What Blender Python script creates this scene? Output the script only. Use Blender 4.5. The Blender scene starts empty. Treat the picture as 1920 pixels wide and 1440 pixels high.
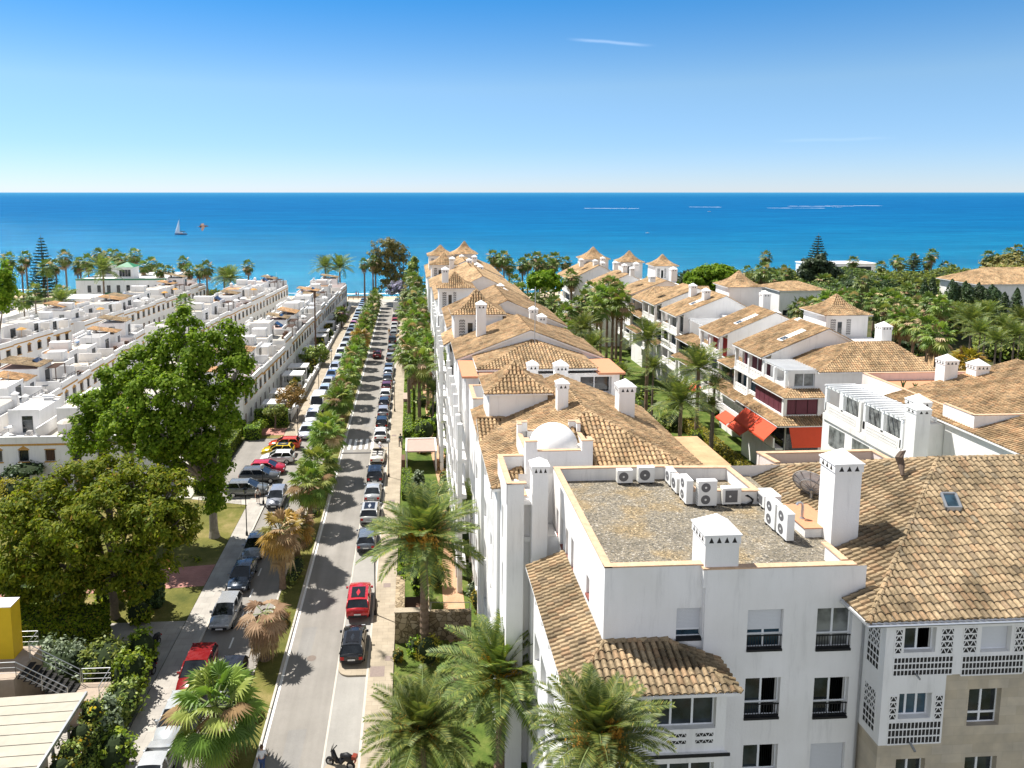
import bpy, math, random
import numpy as np
from mathutils import Vector, Matrix
R = math.radians
random.seed(7); rng = np.random.default_rng(7)
SC = bpy.context.scene; COL = SC.collection
# ---------------------------------------------------------------- camera model (1920x1440 plate)
F, CX, CY, H = 1378., 851., 525., 33.
PIT = math.atan((CY-360)/F); PSI = math.atan((CX-772)/F*math.cos(PIT))
_f = Vector((math.sin(PSI)*math.cos(PIT), math.cos(PSI)*math.cos(PIT), -math.sin(PIT)))
_r = Vector((math.cos(PSI), -math.sin(PSI), 0))
_d = _f.cross(_r)
def ray(u, v): return _f + _r*((u-CX)/F) + _d*((v-CY)/F)
def pz(u, v, z=0.):
    k = ray(u, v); t = (z-H)/k.z; return Vector((k.x*t, k.y*t, z))
def py(u, v, Y):
    k = ray(u, v); t = Y/k.y; return Vector((k.x*t, Y, H+k.z*t))
def pX(u, v, X):
    k = ray(u, v); t = X/k.x; return Vector((X, k.y*t, H+k.z*t))
cam = bpy.data.cameras.new('camera'); co = bpy.data.objects.new('camera', cam); COL.objects.link(co)
co.location = (0, 0, H)
co.rotation_euler = Matrix((( _r.x, -_d.x, -_f.x), (_r.y, -_d.y, -_f.y), (_r.z, -_d.z, -_f.z))).to_euler()
cam.sensor_width = 36; cam.lens = F/1920*36; cam.shift_x = (960-CX)/1920; cam.shift_y = -(720-CY)/1920
cam.clip_start = .5; cam.clip_end = 200000
SC.camera = co
# ---------------------------------------------------------------- object helpers
BASE = {}
def tag(o, label=None, cat=None, group=None, kind=None):
    if label: o['label'] = label
    if cat: o['category'] = cat
    if group: o['group'] = group
    if kind: o['kind'] = kind
    return o
def thing(name, label, cat, loc=(0, 0, 0), rz=0., group=None):
    o = bpy.data.objects.new(name, None); COL.objects.link(o)
    o.empty_display_size = .3
    o.location = loc; o.rotation_euler = (0, 0, rz)
    BASE[o.name] = Vector(loc)
    return tag(o, label, cat, group)
def link(name, me, parent=None, loc=None):
    o = bpy.data.objects.new(name, me); COL.objects.link(o)
    if parent is not None: o.parent = parent
    if loc is not None: o.location = loc
    return o
class MB:
    def __init__(s): s.v = []; s.f = []; s.m = []; s.uv = []
    def add(s, vs, fs, m=0, uv=None):
        b = len(s.v); s.v += [tuple(p) for p in vs]
        for i, f in enumerate(fs):
            s.f.append(tuple(b+k for k in f)); s.m.append(m)
        s.uv += uv if uv else [(0., 0.)]*len(vs)
        return s
    def poly(s, pts, m=0): return s.add(pts, [tuple(range(len(pts)))], m)
    def box(s, x0, x1, y0, y1, z0, z1, m=0):
        if x1 < x0: x0, x1 = x1, x0
        if y1 < y0: y0, y1 = y1, y0
        return s.add([(x0,y0,z0),(x1,y0,z0),(x1,y1,z0),(x0,y1,z0),(x0,y0,z1),(x1,y0,z1),(x1,y1,z1),(x0,y1,z1)],
              [(0,3,2,1),(4,5,6,7),(0,1,5,4),(1,2,6,5),(2,3,7,6),(3,0,4,7)], m)
    def bar(s, p, q, w, h=None, m=0):
        p = Vector(p); q = Vector(q); d = (q-p)
        if d.length < 1e-6: return s
        d.normalize(); h = h or w
        a = d.cross(Vector((0,0,1)))
        if a.length < 1e-3: a = Vector((1,0,0))
        a.normalize(); b = a.cross(d); a = a*w/2; b = b*h/2
        vs = [p-a-b, p+a-b, p+a+b, p-a+b, q-a-b, q+a-b, q+a+b, q-a+b]
        return s.add(vs, [(0,1,2,3),(7,6,5,4),(0,4,5,1),(1,5,6,2),(2,6,7,3),(3,7,4,0)], m)
    def tube(s, pts, rad, n=8, m=0, cap=True):
        pts = [Vector(p) for p in pts]; L = len(pts)
        if not hasattr(rad, '__len__'): rad = [rad]*L
        vs = []; fs = []
        for i, p in enumerate(pts):
            d = (pts[min(i+1, L-1)]-pts[max(i-1, 0)]).normalized()
            a = d.cross(Vector((0,1,0) if abs(d.y) < .9 else (1,0,0))).normalized(); b = d.cross(a)
            for k in range(n):
                t = 2*math.pi*k/n; vs.append(p+(a*math.cos(t)+b*math.sin(t))*rad[i])
        for i in range(L-1):
            for k in range(n):
                k2 = (k+1) % n; fs.append((i*n+k, i*n+k2, (i+1)*n+k2, (i+1)*n+k))
        if cap: fs.append(tuple(range(n))[::-1]); fs.append(tuple((L-1)*n+k for k in range(n)))
        return s.add(vs, fs, m)
    def lathe(s, prof, c=(0,0,0), n=16, m=0, sq=1.):
        vs = []; fs = []; L = len(prof)
        for r, z in prof:
            for k in range(n):
                t = 2*math.pi*k/n; vs.append((c[0]+r*math.cos(t), c[1]+r*math.sin(t)*sq, c[2]+z))
        for i in range(L-1):
            for k in range(n):
                k2 = (k+1) % n; fs.append((i*n+k, i*n+k2, (i+1)*n+k2, (i+1)*n+k))
        return s.add(vs, fs, m)
    def pyramid(s, x0, x1, y0, y1, z0, z1, m=0, t=0.):
        cx, cy = (x0+x1)/2, (y0+y1)/2
        return s.add([(x0,y0,z0),(x1,y0,z0),(x1,y1,z0),(x0,y1,z0),(cx,cy,z1)],[(0,1,4),(1,2,4),(2,3,4),(3,0,4),(3,2,1,0)], m)
    def mesh(s, name, mats, off=None, smooth=False):
        me = bpy.data.meshes.new(name)
        v = s.v
        if off is not None: v = [(p[0]-off[0], p[1]-off[1], p[2]-off[2]) for p in v]
        me.from_pydata(v, [], s.f)
        if not isinstance(mats, (list, tuple)): mats = [mats]
        for m in mats: me.materials.append(m)
        if len(mats) > 1: me.polygons.foreach_set('material_index', s.m)
        if smooth: me.polygons.foreach_set('use_smooth', [True]*len(s.f))
        if any(u != (0.,0.) for u in s.uv[:4000:7]) or any(u != (0.,0.) for u in s.uv[-50:]):
            ul = me.uv_layers.new(name='uv'); li = np.zeros(len(me.loops), dtype=np.int32); me.loops.foreach_get('vertex_index', li)
            ul.data.foreach_set('uv', np.array(s.uv, dtype=np.float32)[li].ravel())
        me.update(); return me
    def build(s, name, mats, parent=None, smooth=False, world=True, loc=None):
        off = None
        if parent is not None and world:
            r = parent
            while r.parent: r = r.parent
            off = BASE.get(r.name)
        return link(name, s.mesh(name, mats, off, smooth), parent, loc)
def struct(name, mb, mat, smooth=False):
    return tag(mb.build(name, mat, smooth=smooth), kind='structure')
def arr_mesh(name, V, Fq, mats, mi=None, smooth=False):
    """numpy mesh, Fq (n,k) with constant k"""
    me = bpy.data.meshes.new(name); n, k = Fq.shape
    me.vertices.add(len(V)); me.vertices.foreach_set('co', np.asarray(V, dtype=np.float32).ravel())
    me.loops.add(n*k); me.loops.foreach_set('vertex_index', Fq.astype(np.int32).ravel())
    me.polygons.add(n); me.polygons.foreach_set('loop_start', (np.arange(n)*k).astype(np.int32))
    me.polygons.foreach_set('loop_total', np.full(n, k, dtype=np.int32))
    for m in (mats if isinstance(mats, (list, tuple)) else [mats]): me.materials.append(m)
    if mi is not None: me.polygons.foreach_set('material_index', mi.astype(np.int32))
    if smooth: me.polygons.foreach_set('use_smooth', np.ones(n, dtype=bool))
    me.update(calc_edges=True); me.validate(); return me
def copy_tree(o, parent=None, label=None, group=None):
    c = o.copy(); COL.objects.link(c)
    if parent is not None: c.parent = parent
    if label: c['label'] = label
    if group: c['group'] = group
    for ch in list(o.children): copy_tree(ch, c)
    return c
ORD = ('first second third fourth fifth sixth seventh eighth ninth tenth eleventh twelfth thirteenth fourteenth fifteenth sixteenth '
       'seventeenth eighteenth nineteenth twentieth twenty-first twenty-second twenty-third twenty-fourth twenty-fifth twenty-sixth '
       'twenty-seventh twenty-eighth twenty-ninth thirtieth thirty-first thirty-second thirty-third thirty-fourth thirty-fifth').split()
# ---------------------------------------------------------------- materials
def nt(name):
    m = bpy.data.materials.new(name); m.use_nodes = True; t = m.node_tree; t.nodes.clear()
    out = t.nodes.new('ShaderNodeOutputMaterial'); b = t.nodes.new('ShaderNodeBsdfPrincipled')
    t.links.new(b.outputs[0], out.inputs[0]); return m, t, b, out
def N(t, typ, **kw):
    n = t.nodes.new(typ)
    for k, v in kw.items():
        if k.startswith('i_'):
            key = k[2:]; n.inputs[int(key) if key.isdigit() else key.replace('_', ' ')].default_value = v
        else: setattr(n, k, v)
    return n
def L(t, a, b): t.links.new(a, b)
def ramp(t, fac, stops):
    r = t.nodes.new('ShaderNodeValToRGB'); e = r.color_ramp.elements
    while len(e) < len(stops): e.new(.5)
    for x, (p, c) in zip(e, stops): x.position = p; x.color = (*c, 1)
    L(t, fac, r.inputs[0]); return r
def mixc(t, fac, a, b, mode='MIX'):
    n = t.nodes.new('ShaderNodeMix'); n.data_type = 'RGBA'; n.blend_type = mode
    for s, x in ((0, fac), (6, a), (7, b)):
        if isinstance(x, (int, float)): n.inputs[s].default_value = x
        elif isinstance(x, tuple): n.inputs[s].default_value = (*x, 1) if len(x) == 3 else x
        else: L(t, x, n.inputs[s])
    return n.outputs[2]
def sc(c, k): return tuple(min(1., x*k) for x in c)
def M(name, col, rough=.85, var=.12, scale=3., bump=0., bsc=20., metal=0., spec=.3, st=(1,1,1), coord='Object'):
    m, t, b, out = nt(name)
    tc = N(t, 'ShaderNodeTexCoord'); mp = N(t, 'ShaderNodeMapping'); mp.inputs['Scale'].default_value = st
    L(t, tc.outputs[coord], mp.inputs[0])
    n = N(t, 'ShaderNodeTexNoise', i_Scale=scale, i_Detail=5., i_Roughness=.65); L(t, mp.outputs[0], n.inputs['Vector'])
    r = ramp(t, n.outputs[0], [(.25, sc(col, 1-var)), (.75, sc(col, 1+var))])
    L(t, r.outputs[0], b.inputs['Base Color'])
    b.inputs['Roughness'].default_value = rough; b.inputs['Metallic'].default_value = metal; b.inputs['Specular IOR Level'].default_value = spec
    if bump:
        n2 = N(t, 'ShaderNodeTexNoise', i_Scale=bsc, i_Detail=4.); L(t, mp.outputs[0], n2.inputs['Vector'])
        bp = N(t, 'ShaderNodeBump', i_Strength=bump, i_Distance=.05); L(t, n2.outputs[0], bp.inputs['Height']); L(t, bp.outputs[0], b.inputs['Normal'])
    return m
def leafmat(name, stops, trans=.25, rough=.5, spec=.3):
    """leaf colour varies leaf by leaf (each leaf is an island)"""
    m, t, b, out = nt(name)
    g = N(t, 'ShaderNodeNewGeometry'); r = ramp(t, g.outputs['Random Per Island'], stops)
    oi = N(t, 'ShaderNodeObjectInfo'); hs = N(t, 'ShaderNodeHueSaturation')
    mr = N(t, 'ShaderNodeMapRange', i_3=.485, i_4=.51); L(t, oi.outputs['Random'], mr.inputs[0]); L(t, mr.outputs[0], hs.inputs['Hue'])
    mr2 = N(t, 'ShaderNodeMapRange', i_3=.8, i_4=1.2); L(t, oi.outputs['Random'], mr2.inputs[0]); L(t, mr2.outputs[0], hs.inputs['Value'])
    L(t, r.outputs[0], hs.inputs['Color'])
    L(t, hs.outputs[0], b.inputs['Base Color']); b.inputs['Roughness'].default_value = rough; b.inputs['Specular IOR Level'].default_value = spec
    tr = N(t, 'ShaderNodeBsdfTranslucent'); hs2 = mixc(t, 1., hs.outputs[0], (1.25, 1.3, .6), 'MULTIPLY'); L(t, hs2, tr.inputs[0])
    mx = N(t, 'ShaderNodeMixShader', i_0=trans); L(t, b.outputs[0], mx.inputs[1]); L(t, tr.outputs[0], mx.inputs[2]); L(t, mx.outputs[0], out.inputs[0])
    return m
def plaster(name, col):
    m, t, b, out = nt(name)
    tc = N(t, 'ShaderNodeTexCoord'); mp = N(t, 'ShaderNodeMapping'); mp.inputs['Scale'].default_value = (1.2, 1.2, .16); L(t, tc.outputs['Object'], mp.inputs[0])
    n = N(t, 'ShaderNodeTexNoise', i_Scale=1.6, i_Detail=7., i_Roughness=.7); L(t, mp.outputs[0], n.inputs['Vector'])
    r = ramp(t, n.outputs[0], [(.28, sc(col, .83)), (.46, sc(col, .98)), (.8, sc(col, 1.03))])
    n3 = N(t, 'ShaderNodeTexNoise', i_Scale=.35, i_Detail=4.); L(t, tc.outputs['Object'], n3.inputs['Vector'])
    r3 = ramp(t, n3.outputs[0], [(.35, (.93, .925, .91)), (.6, (1, 1, 1))])
    c = mixc(t, 1., r.outputs[0], r3.outputs[0], 'MULTIPLY'); L(t, c, b.inputs['Base Color'])
    b.inputs['Roughness'].default_value = .9; b.inputs['Specular IOR Level'].default_value = .15
    n2 = N(t, 'ShaderNodeTexNoise', i_Scale=14., i_Detail=5.); L(t, tc.outputs['Object'], n2.inputs['Vector'])
    bp = N(t, 'ShaderNodeBump', i_Strength=.25, i_Distance=.04); L(t, n2.outputs[0], bp.inputs['Height']); L(t, bp.outputs[0], b.inputs['Normal'])
    return m
def tilemat(name, tint=(1,1,1), dark=1.):
    m, t, b, out = nt(name)
    uv = N(t, 'ShaderNodeUVMap'); fl = N(t, 'ShaderNodeVectorMath', operation='FLOOR'); L(t, uv.outputs[0], fl.inputs[0])
    wn = N(t, 'ShaderNodeTexWhiteNoise', noise_dimensions='2D'); L(t, fl.outputs[0], wn.inputs['Vector'])
    C = [(.0, (.26,.20,.14)), (.12, (.36,.275,.18)), (.3, (.42,.32,.21)), (.55, (.46,.35,.23)), (.72, (.50,.375,.24)), (.85, (.47,.32,.20)), (.94, (.40,.27,.17)), (1., (.33,.28,.21))]
    r = ramp(t, wn.outputs['Value'], [(p, tuple(min(.8, c[i]*tint[i]*dark*(.87,.86,.81)[i]) for i in range(3))) for p, c in C])
    tc = N(t, 'ShaderNodeTexCoord'); n = N(t, 'ShaderNodeTexNoise', i_Scale=.55, i_Detail=6., i_Roughness=.7); L(t, tc.outputs['Object'], n.inputs['Vector'])
    r2 = ramp(t, n.outputs[0], [(.37, (.50, .49, .46)), (.60, (1.06, 1.03, 1.))])
    n4 = N(t, 'ShaderNodeTexNoise', i_Scale=9., i_Detail=5., i_Roughness=.7); L(t, tc.outputs['Object'], n4.inputs['Vector'])
    r4 = ramp(t, n4.outputs[0], [(.34, (.55, .55, .50)), (.55, (1.05, 1.03, 1.))])
    c = mixc(t, 1., r.outputs[0], r2.outputs[0], 'MULTIPLY'); c = mixc(t, .8, c, r4.outputs[0], 'MULTIPLY')
    # channel tiles between the barrels: gap shade and dirt painted in darker (second uv band)
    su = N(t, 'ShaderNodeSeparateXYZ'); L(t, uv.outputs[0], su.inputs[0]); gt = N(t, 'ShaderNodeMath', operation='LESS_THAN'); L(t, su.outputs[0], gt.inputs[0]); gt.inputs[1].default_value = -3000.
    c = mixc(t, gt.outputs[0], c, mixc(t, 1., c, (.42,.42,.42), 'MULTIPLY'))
    L(t, c, b.inputs['Base Color']); b.inputs['Roughness'].default_value = .9; b.inputs['Specular IOR Level'].default_value = .2
    return m
def glassmat(name, col, rough=.04, spec=.6):
    m, t, b, out = nt(name); tc = N(t, 'ShaderNodeTexCoord'); n = N(t, 'ShaderNodeTexNoise', i_Scale=1.3, i_Detail=3.); L(t, tc.outputs['Object'], n.inputs['Vector'])
    r = ramp(t, n.outputs[0], [(.35, sc(col, .45)), (.65, sc(col, 1.5))]); L(t, r.outputs[0], b.inputs['Base Color'])
    b.inputs['Roughness'].default_value = rough; b.inputs['Specular IOR Level'].default_value = spec
    return m
WHITE = plaster('white_plaster', (.82, .805, .785)); WARM = plaster('warm_white_plaster', (.78, .755, .725)); PINKW = plaster('pinkish_plaster', (.74, .65, .60))
SHUT = M('shutter_white', (.62,.63,.65), .6, .05, 8, st=(1,1,12)); PVC = M('window_frame_white', (.78,.79,.8), .4, .03)
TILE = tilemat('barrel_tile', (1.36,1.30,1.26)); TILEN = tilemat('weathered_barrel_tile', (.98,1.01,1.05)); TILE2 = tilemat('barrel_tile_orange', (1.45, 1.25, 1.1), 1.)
COPE = M('clay_coping', (.56,.37,.235), .85, .22, 3, .3, 25); BRICKRED = M('brick_sill', (.22,.075,.06), .8, .2, 10)
TERRA = M('terracotta_tile', (.55,.25,.135), .8, .12, 6); PINK = M('pink_terrace_tile', (.55,.38,.32), .8, .1, 5)
GREYR = M('grey_roof_felt', (.33,.32,.31), .9, .15, 4); DARKR = M('dark_roof', (.16,.155,.15), .9, .2, 4); BEIGE = M('beige_roof', (.56,.50,.42), .9, .1, 4)
OCHRE = M('ochre_paint', (.50,.27,.065), .8, .12, 3); BROWN = M('brown_wood', (.12,.065,.04), .7, .2, 8)
GLASS = glassmat('window_glass', (.022,.03,.036)); GLASSB = glassmat('blue_window_glass', (.03,.06,.085)); GLASSL = glassmat('curtained_glass', (.16,.17,.165), .08)
CURT = M('purple_curtain', (.13,.035,.05), .6, .35, 5, st=(5,5,.2)); REDC = M('red_awning', (.62,.075,.03), .75, .06, 2); REDD = M('red_blind', (.33,.028,.022), .75, .2, 6, st=(6,6,.3))
BLACK = M('black_iron', (.012,.012,.014), .5, .1); BLACKS = M('black_sill', (.016,.016,.018), .5, .1); DARK = M('dark_recess', (.03,.028,.026), .9, .2)
STONE = M('beige_stone_cladding', (.45,.39,.30), .8, .12, 1.2, .2, 20); METAL = M('grey_metal', (.42,.43,.44), .35, .08, metal=.7); STEEL = M('steel_rail', (.62,.63,.64), .3, .05, metal=.8)
ACW = M('air_conditioner_white', (.72,.72,.70), .5, .04); ACG = M('air_conditioner_grille', (.12,.12,.125), .5, .2, 20); ACV = M('air_conditioner_slats', (.55,.53,.47), .6, .1, 10)
TRUNK = M('palm_trunk', (.20,.14,.095), .9, .35, 6, .8, 9, st=(1,1,3)); BARK = M('bark', (.19,.155,.12), .9, .3, 4, .7, 10); PBARK = M('pale_bark', (.33,.29,.235), .9, .3, 3, .5, 8); GTRUNK = M('slim_palm_trunk', (.17,.135,.105), .9, .3, 6, .5, 9, st=(1,1,4))
# ---------------------------------------------------------------- building kit
def tiles(mb, pts, col=.29, row=.38, ns=5, r=.10, step=.045, m=0):
    pts = [Vector(p) for p in pts]; n = Vector((0,0,0))
    for i in range(len(pts)): n += pts[i].cross(pts[(i+1) % len(pts)])
    n.normalize()
    if n.z < 0: n = -n
    d = Vector((0,0,-1)); d = (d-n*d.dot(n)).normalized(); a = n.cross(d)
    o = pts[0]; P = [((p-o).dot(a), (p-o).dot(d)) for p in pts]
    smin = min(p[0] for p in P); smax = max(p[0] for p in P)
    def span(s):
        ts = []
        for i in range(len(P)):
            (s0, t0), (s1, t1) = P[i], P[(i+1) % len(P)]
            if abs(s1-s0) < 1e-7:
                if abs(s-s0) < 1e-4: ts += [t0, t1]
            elif min(s0, s1)-1e-6 <= s <= max(s0, s1)+1e-6: ts.append(t0+(t1-t0)*(s-s0)/(s1-s0))
        return (min(ts), max(ts)) if ts else None
    prof = {3: [(0,0),(.22,.75),(.55,1),(.85,.6)], 5: [(0,0),(.15,.05),(.27,.75),(.5,1),(.73,.75),(.85,.05)], 4: [(0,0),(.17,.1),(.36,.92),(.64,.92),(.83,.1)]}[ns]
    k0 = math.floor(smin/col); k1 = math.ceil(smax/col)
    vs = []; fs = []; uv = []
    for k in range(k0, k1+1):
        jt = random.uniform(-.07, .07); ox = [x for x, h in prof]+[1.]; oh = [h for x, h in prof]+[0.]
        for i in range(len(ox)-1):
            sa = max(smin, min(smax, (k+ox[i])*col)); sb = max(smin, min(smax, (k+ox[i+1])*col))
            if sb-sa < 1e-4: continue
            A = span(sa); B = span(sb)
            if not A or not B: continue
            j0 = math.floor((min(A[0], B[0])-jt)/row); j1 = math.ceil((max(A[1], B[1])-jt)/row)
            for j in range(j0, j1):
                ta0 = max(A[0], min(A[1], j*row+jt)); ta1 = max(A[0], min(A[1], (j+1)*row+jt))
                tb0 = max(B[0], min(B[1], j*row+jt)); tb1 = max(B[0], min(B[1], (j+1)*row+jt))
                if ta1-ta0 < 1e-4 and tb1-tb0 < 1e-4: continue
                hj = ((k*7919+j*104729) % 97)/97*.014
                ha = oh[i]*r+hj; hb = oh[i+1]*r+hj; b = len(vs)
                pa = o+a*sa; pb = o+a*sb
                f0 = (ta0-jt)/row-j; f1 = (ta1-jt)/row-j; g0 = (tb0-jt)/row-j; g1 = (tb1-jt)/row-j
                vs += [pa+d*ta0+n*(ha+step*f0), pb+d*tb0+n*(hb+step*g0), pb+d*tb1+n*(hb+step*g1), pa+d*ta1+n*(ha+step*f1), pb+d*tb1+n*(hb*.55), pa+d*ta1+n*(ha*.55)]
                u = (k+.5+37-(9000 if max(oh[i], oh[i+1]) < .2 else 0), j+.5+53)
                uv += [u]*6; fs += [(b, b+3, b+2, b+1), (b+3, b+5, b+4, b+2)]
    mb.add(vs, fs, m, uv)
def ridge(mb, p, q, r=.13, m=0, L_=.42):
    p = Vector(p); q = Vector(q); d = q-p; n = max(1, int(d.length/L_)); d /= n
    dn = d.normalized(); a = dn.cross(Vector((0,0,1))).normalized(); b = a.cross(dn)
    if b.z < 0: b = -b
    key = random.randint(0, 900)
    for i in range(n):
        u = (key+i+.5, key*3+.5); vs = []
        for e, rr, lift in ((p+d*i, r, .035), (p+d*(i+1.08), r*.8, .0)):
            for k in range(6):
                t = math.pi*k/5; vs.append(e+a*math.cos(t)*rr+b*(math.sin(t)*rr*1.05+lift-.02))
        mb.add(vs, [(k, k+1, k+7, k+6) for k in range(5)]+[(0,1,2,3,4,5)], m, [u]*12)
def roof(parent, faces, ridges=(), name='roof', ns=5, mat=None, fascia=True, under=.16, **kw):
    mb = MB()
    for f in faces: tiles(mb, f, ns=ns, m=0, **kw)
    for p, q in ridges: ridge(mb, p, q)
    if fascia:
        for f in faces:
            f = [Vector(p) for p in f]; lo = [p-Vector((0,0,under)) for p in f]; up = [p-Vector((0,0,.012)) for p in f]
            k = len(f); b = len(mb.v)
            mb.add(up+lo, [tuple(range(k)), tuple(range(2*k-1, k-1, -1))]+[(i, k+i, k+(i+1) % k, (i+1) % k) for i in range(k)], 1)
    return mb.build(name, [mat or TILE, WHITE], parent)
def hip_faces(x0, x1, y0, y1, ze, zr, ax='y', h0=None, h1=None):
    """hip roof; ridge along ax; h0/h1 = hip run at the near/low and far/high end (0 = gable end)"""
    V = Vector
    if ax == 'y':
        c = (x0+x1)/2; r0 = V((c, y0+h0, zr)); r1 = V((c, y1-h1, zr))
        A, B, C_, D = V((x0,y0,ze)), V((x1,y0,ze)), V((x1,y1,ze)), V((x0,y1,ze))
    else:
        c = (y0+y1)/2; r0 = V((x0+h0, c, zr)); r1 = V((x1-h1, c, zr))
        A, B, C_, D = V((x0,y1,ze)), V((x0,y0,ze)), V((x1,y0,ze)), V((x1,y1,ze))
    fc = [[A, r0, r1, D], [B, C_, r1, r0]]; rd = [(r0, r1)]
    if h0 > 0: fc.append([A, B, r0]); rd += [(A, r0), (B, r0)]
    if h1 > 0: fc.append([C_, D, r1]); rd += [(C_, r1), (D, r1)]
    return fc, rd
def pagoda_faces(x0, x1, y0, y1, ze, za, prof=((0,0),(.36,.2),(.68,.5),(1,1))):
    cx, cy = (x0+x1)/2, (y0+y1)/2; V = Vector; fc = []; rd = []
    ring = []
    for f, h in prof:
        z = ze+(za-ze)*h
        ring.append([V((x+(cx-x)*f, y+(cy-y)*f, z)) for x, y in ((x0,y0),(x1,y0),(x1,y1),(x0,y1))])
    for i in range(len(ring)-1):
        for k in range(4):
            k2 = (k+1) % 4; a, b, c, d = ring[i][k], ring[i][k2], ring[i+1][k2], ring[i+1][k]
            fc.append([a, b, c, d] if (c-d).length > 1e-4 else [a, b, c]); rd.append((a, d))
    return fc, rd
class Fr:
    """a wall frame: s along p0->p1, o outwards (right-hand side of p0->p1), z up"""
    def __init__(s, p0, p1):
        s.p = Vector((p0[0], p0[1], 0)); d = Vector((p1[0]-p0[0], p1[1]-p0[1], 0)); s.L = d.length; s.d = d/s.L; s.n = Vector((s.d.y, -s.d.x, 0))
    def __call__(s, a, o, z): return s.p+s.d*a+s.n*o+Vector((0,0,z))
    def box(s, mb, a0, a1, o0, o1, z0, z1, m=0):
        v = [s(a0,o0,z0), s(a1,o0,z0), s(a1,o1,z0), s(a0,o1,z0), s(a0,o0,z1), s(a1,o0,z1), s(a1,o1,z1), s(a0,o1,z1)]
        mb.add(v, [(0,1,2,3),(4,7,6,5),(0,4,5,1),(1,5,6,2),(2,6,7,3),(3,7,4,0)], m)
def wall(mb, fr, z0, z1, holes=(), dep=.28, m=0, mr=None, a0=0., a1=None):
    a1 = fr.L if a1 is None else a1; mr = m if mr is None else mr
    S = sorted({a0, a1} | {x for h in holes for x in h[:2] if a0 < x < a1}); Z = sorted({z0, z1} | {x for h in holes for x in h[2:4] if z0 < x < z1})
    for i in range(len(S)-1):
        for j in range(len(Z)-1):
            cs, cz = (S[i]+S[i+1])/2, (Z[j]+Z[j+1])/2
            if any(h[0] < cs < h[1] and h[2] < cz < h[3] for h in holes): continue
            mb.add([fr(S[i],0,Z[j]), fr(S[i+1],0,Z[j]), fr(S[i+1],0,Z[j+1]), fr(S[i],0,Z[j+1])], [(0,1,2,3)], m)
    for h in holes:
        s0, s1, q0, q1 = h[:4]; dp = h[4] if len(h) > 4 else dep
        A = [fr(s0,0,q0), fr(s1,0,q0), fr(s1,0,q1), fr(s0,0,q1)]; B = [fr(s0,-dp,q0), fr(s1,-dp,q0), fr(s1,-dp,q1), fr(s0,-dp,q1)]
        mb.add(A+B, [(0,4,5,1),(1,5,6,2),(2,6,7,3),(3,7,4,0)], mr)
def window(parent, fr, h, dep=.2, panes=2, rows=(1.,), glass=None, shutter=0., rail=False, sill=None, frame=PVC, curtain=None, label=None):
    s0, s1, z0, z1 = h[:4]; f = .05; mb = MB(); g = MB()
    zs = z1-shutter*(z1-z0)
    fr.box(mb, s0, s1, -dep-.05, -dep, z0, z0+f); fr.box(mb, s0, s1, -dep-.05, -dep, z1-f, z1)
    fr.box(mb, s0, s0+f, -dep-.05, -dep, z0+f, z1-f); fr.box(mb, s1-f, s1, -dep-.05, -dep, z0+f, z1-f)
    for k in range(1, panes):
        c = s0+(s1-s0)*k/panes; fr.box(mb, c-.045, c+.045, -dep-.05, -dep+.006, z0+f, z1-f)
    for q in rows:
        if 0 < q < 1:
            c = z0+(z1-z0)*q; fr.box(mb, s0+f, s1-f, -dep-.05, -dep+.004, c-.045, c+.045)
    w = mb.build('window', frame, parent)
    if label: w['label'] = label
    fr.box(g, s0+.01, s1-.01, -dep-.04, -dep-.025, z0+.01, z1-.01); g.build('pane', glass or GLASS, w)
    if curtain:
        c = MB(); n_ = 7; a0 = s0+f+(s1-s0-2*f)*.56; a1 = s1-f
        for k in range(n_): fr.box(c, a0+(a1-a0)*k/n_, a0+(a1-a0)*(k+.8)/n_, -dep-.024, -dep-.012, z0+f, z1-f); c.build('curtain', curtain, w)
    if shutter > 0:
        c = MB(); n = max(2, int((z1-zs)/.06))
        for k in range(n):
            q = zs+(z1-zs)*k/n; fr.box(c, s0+.02, s1-.02, -dep+.008, -dep+.034, q+.004, q+(z1-zs)/n)
        c.build('shutter', SHUT, w)
    if sill:
        c = MB(); fr.box(c, s0, s1, -dep, .05, z0-.09, z0+.012); c.build('sill', sill, w)
    if rail:
        c = MB(); zt = z0+(.62 if rail is True else rail)
        fr.box(c, s0, s1, -.06, -.02, zt-.04, zt); fr.box(c, s0, s1, -.06, -.02, z0+.06, z0+.09)
        k = s0+.05
        while k < s1: fr.box(c, k, k+.022, -.05, -.028, z0+.05, zt); k += .12
        c.build('railing', BLACK, w)
    return w
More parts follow.
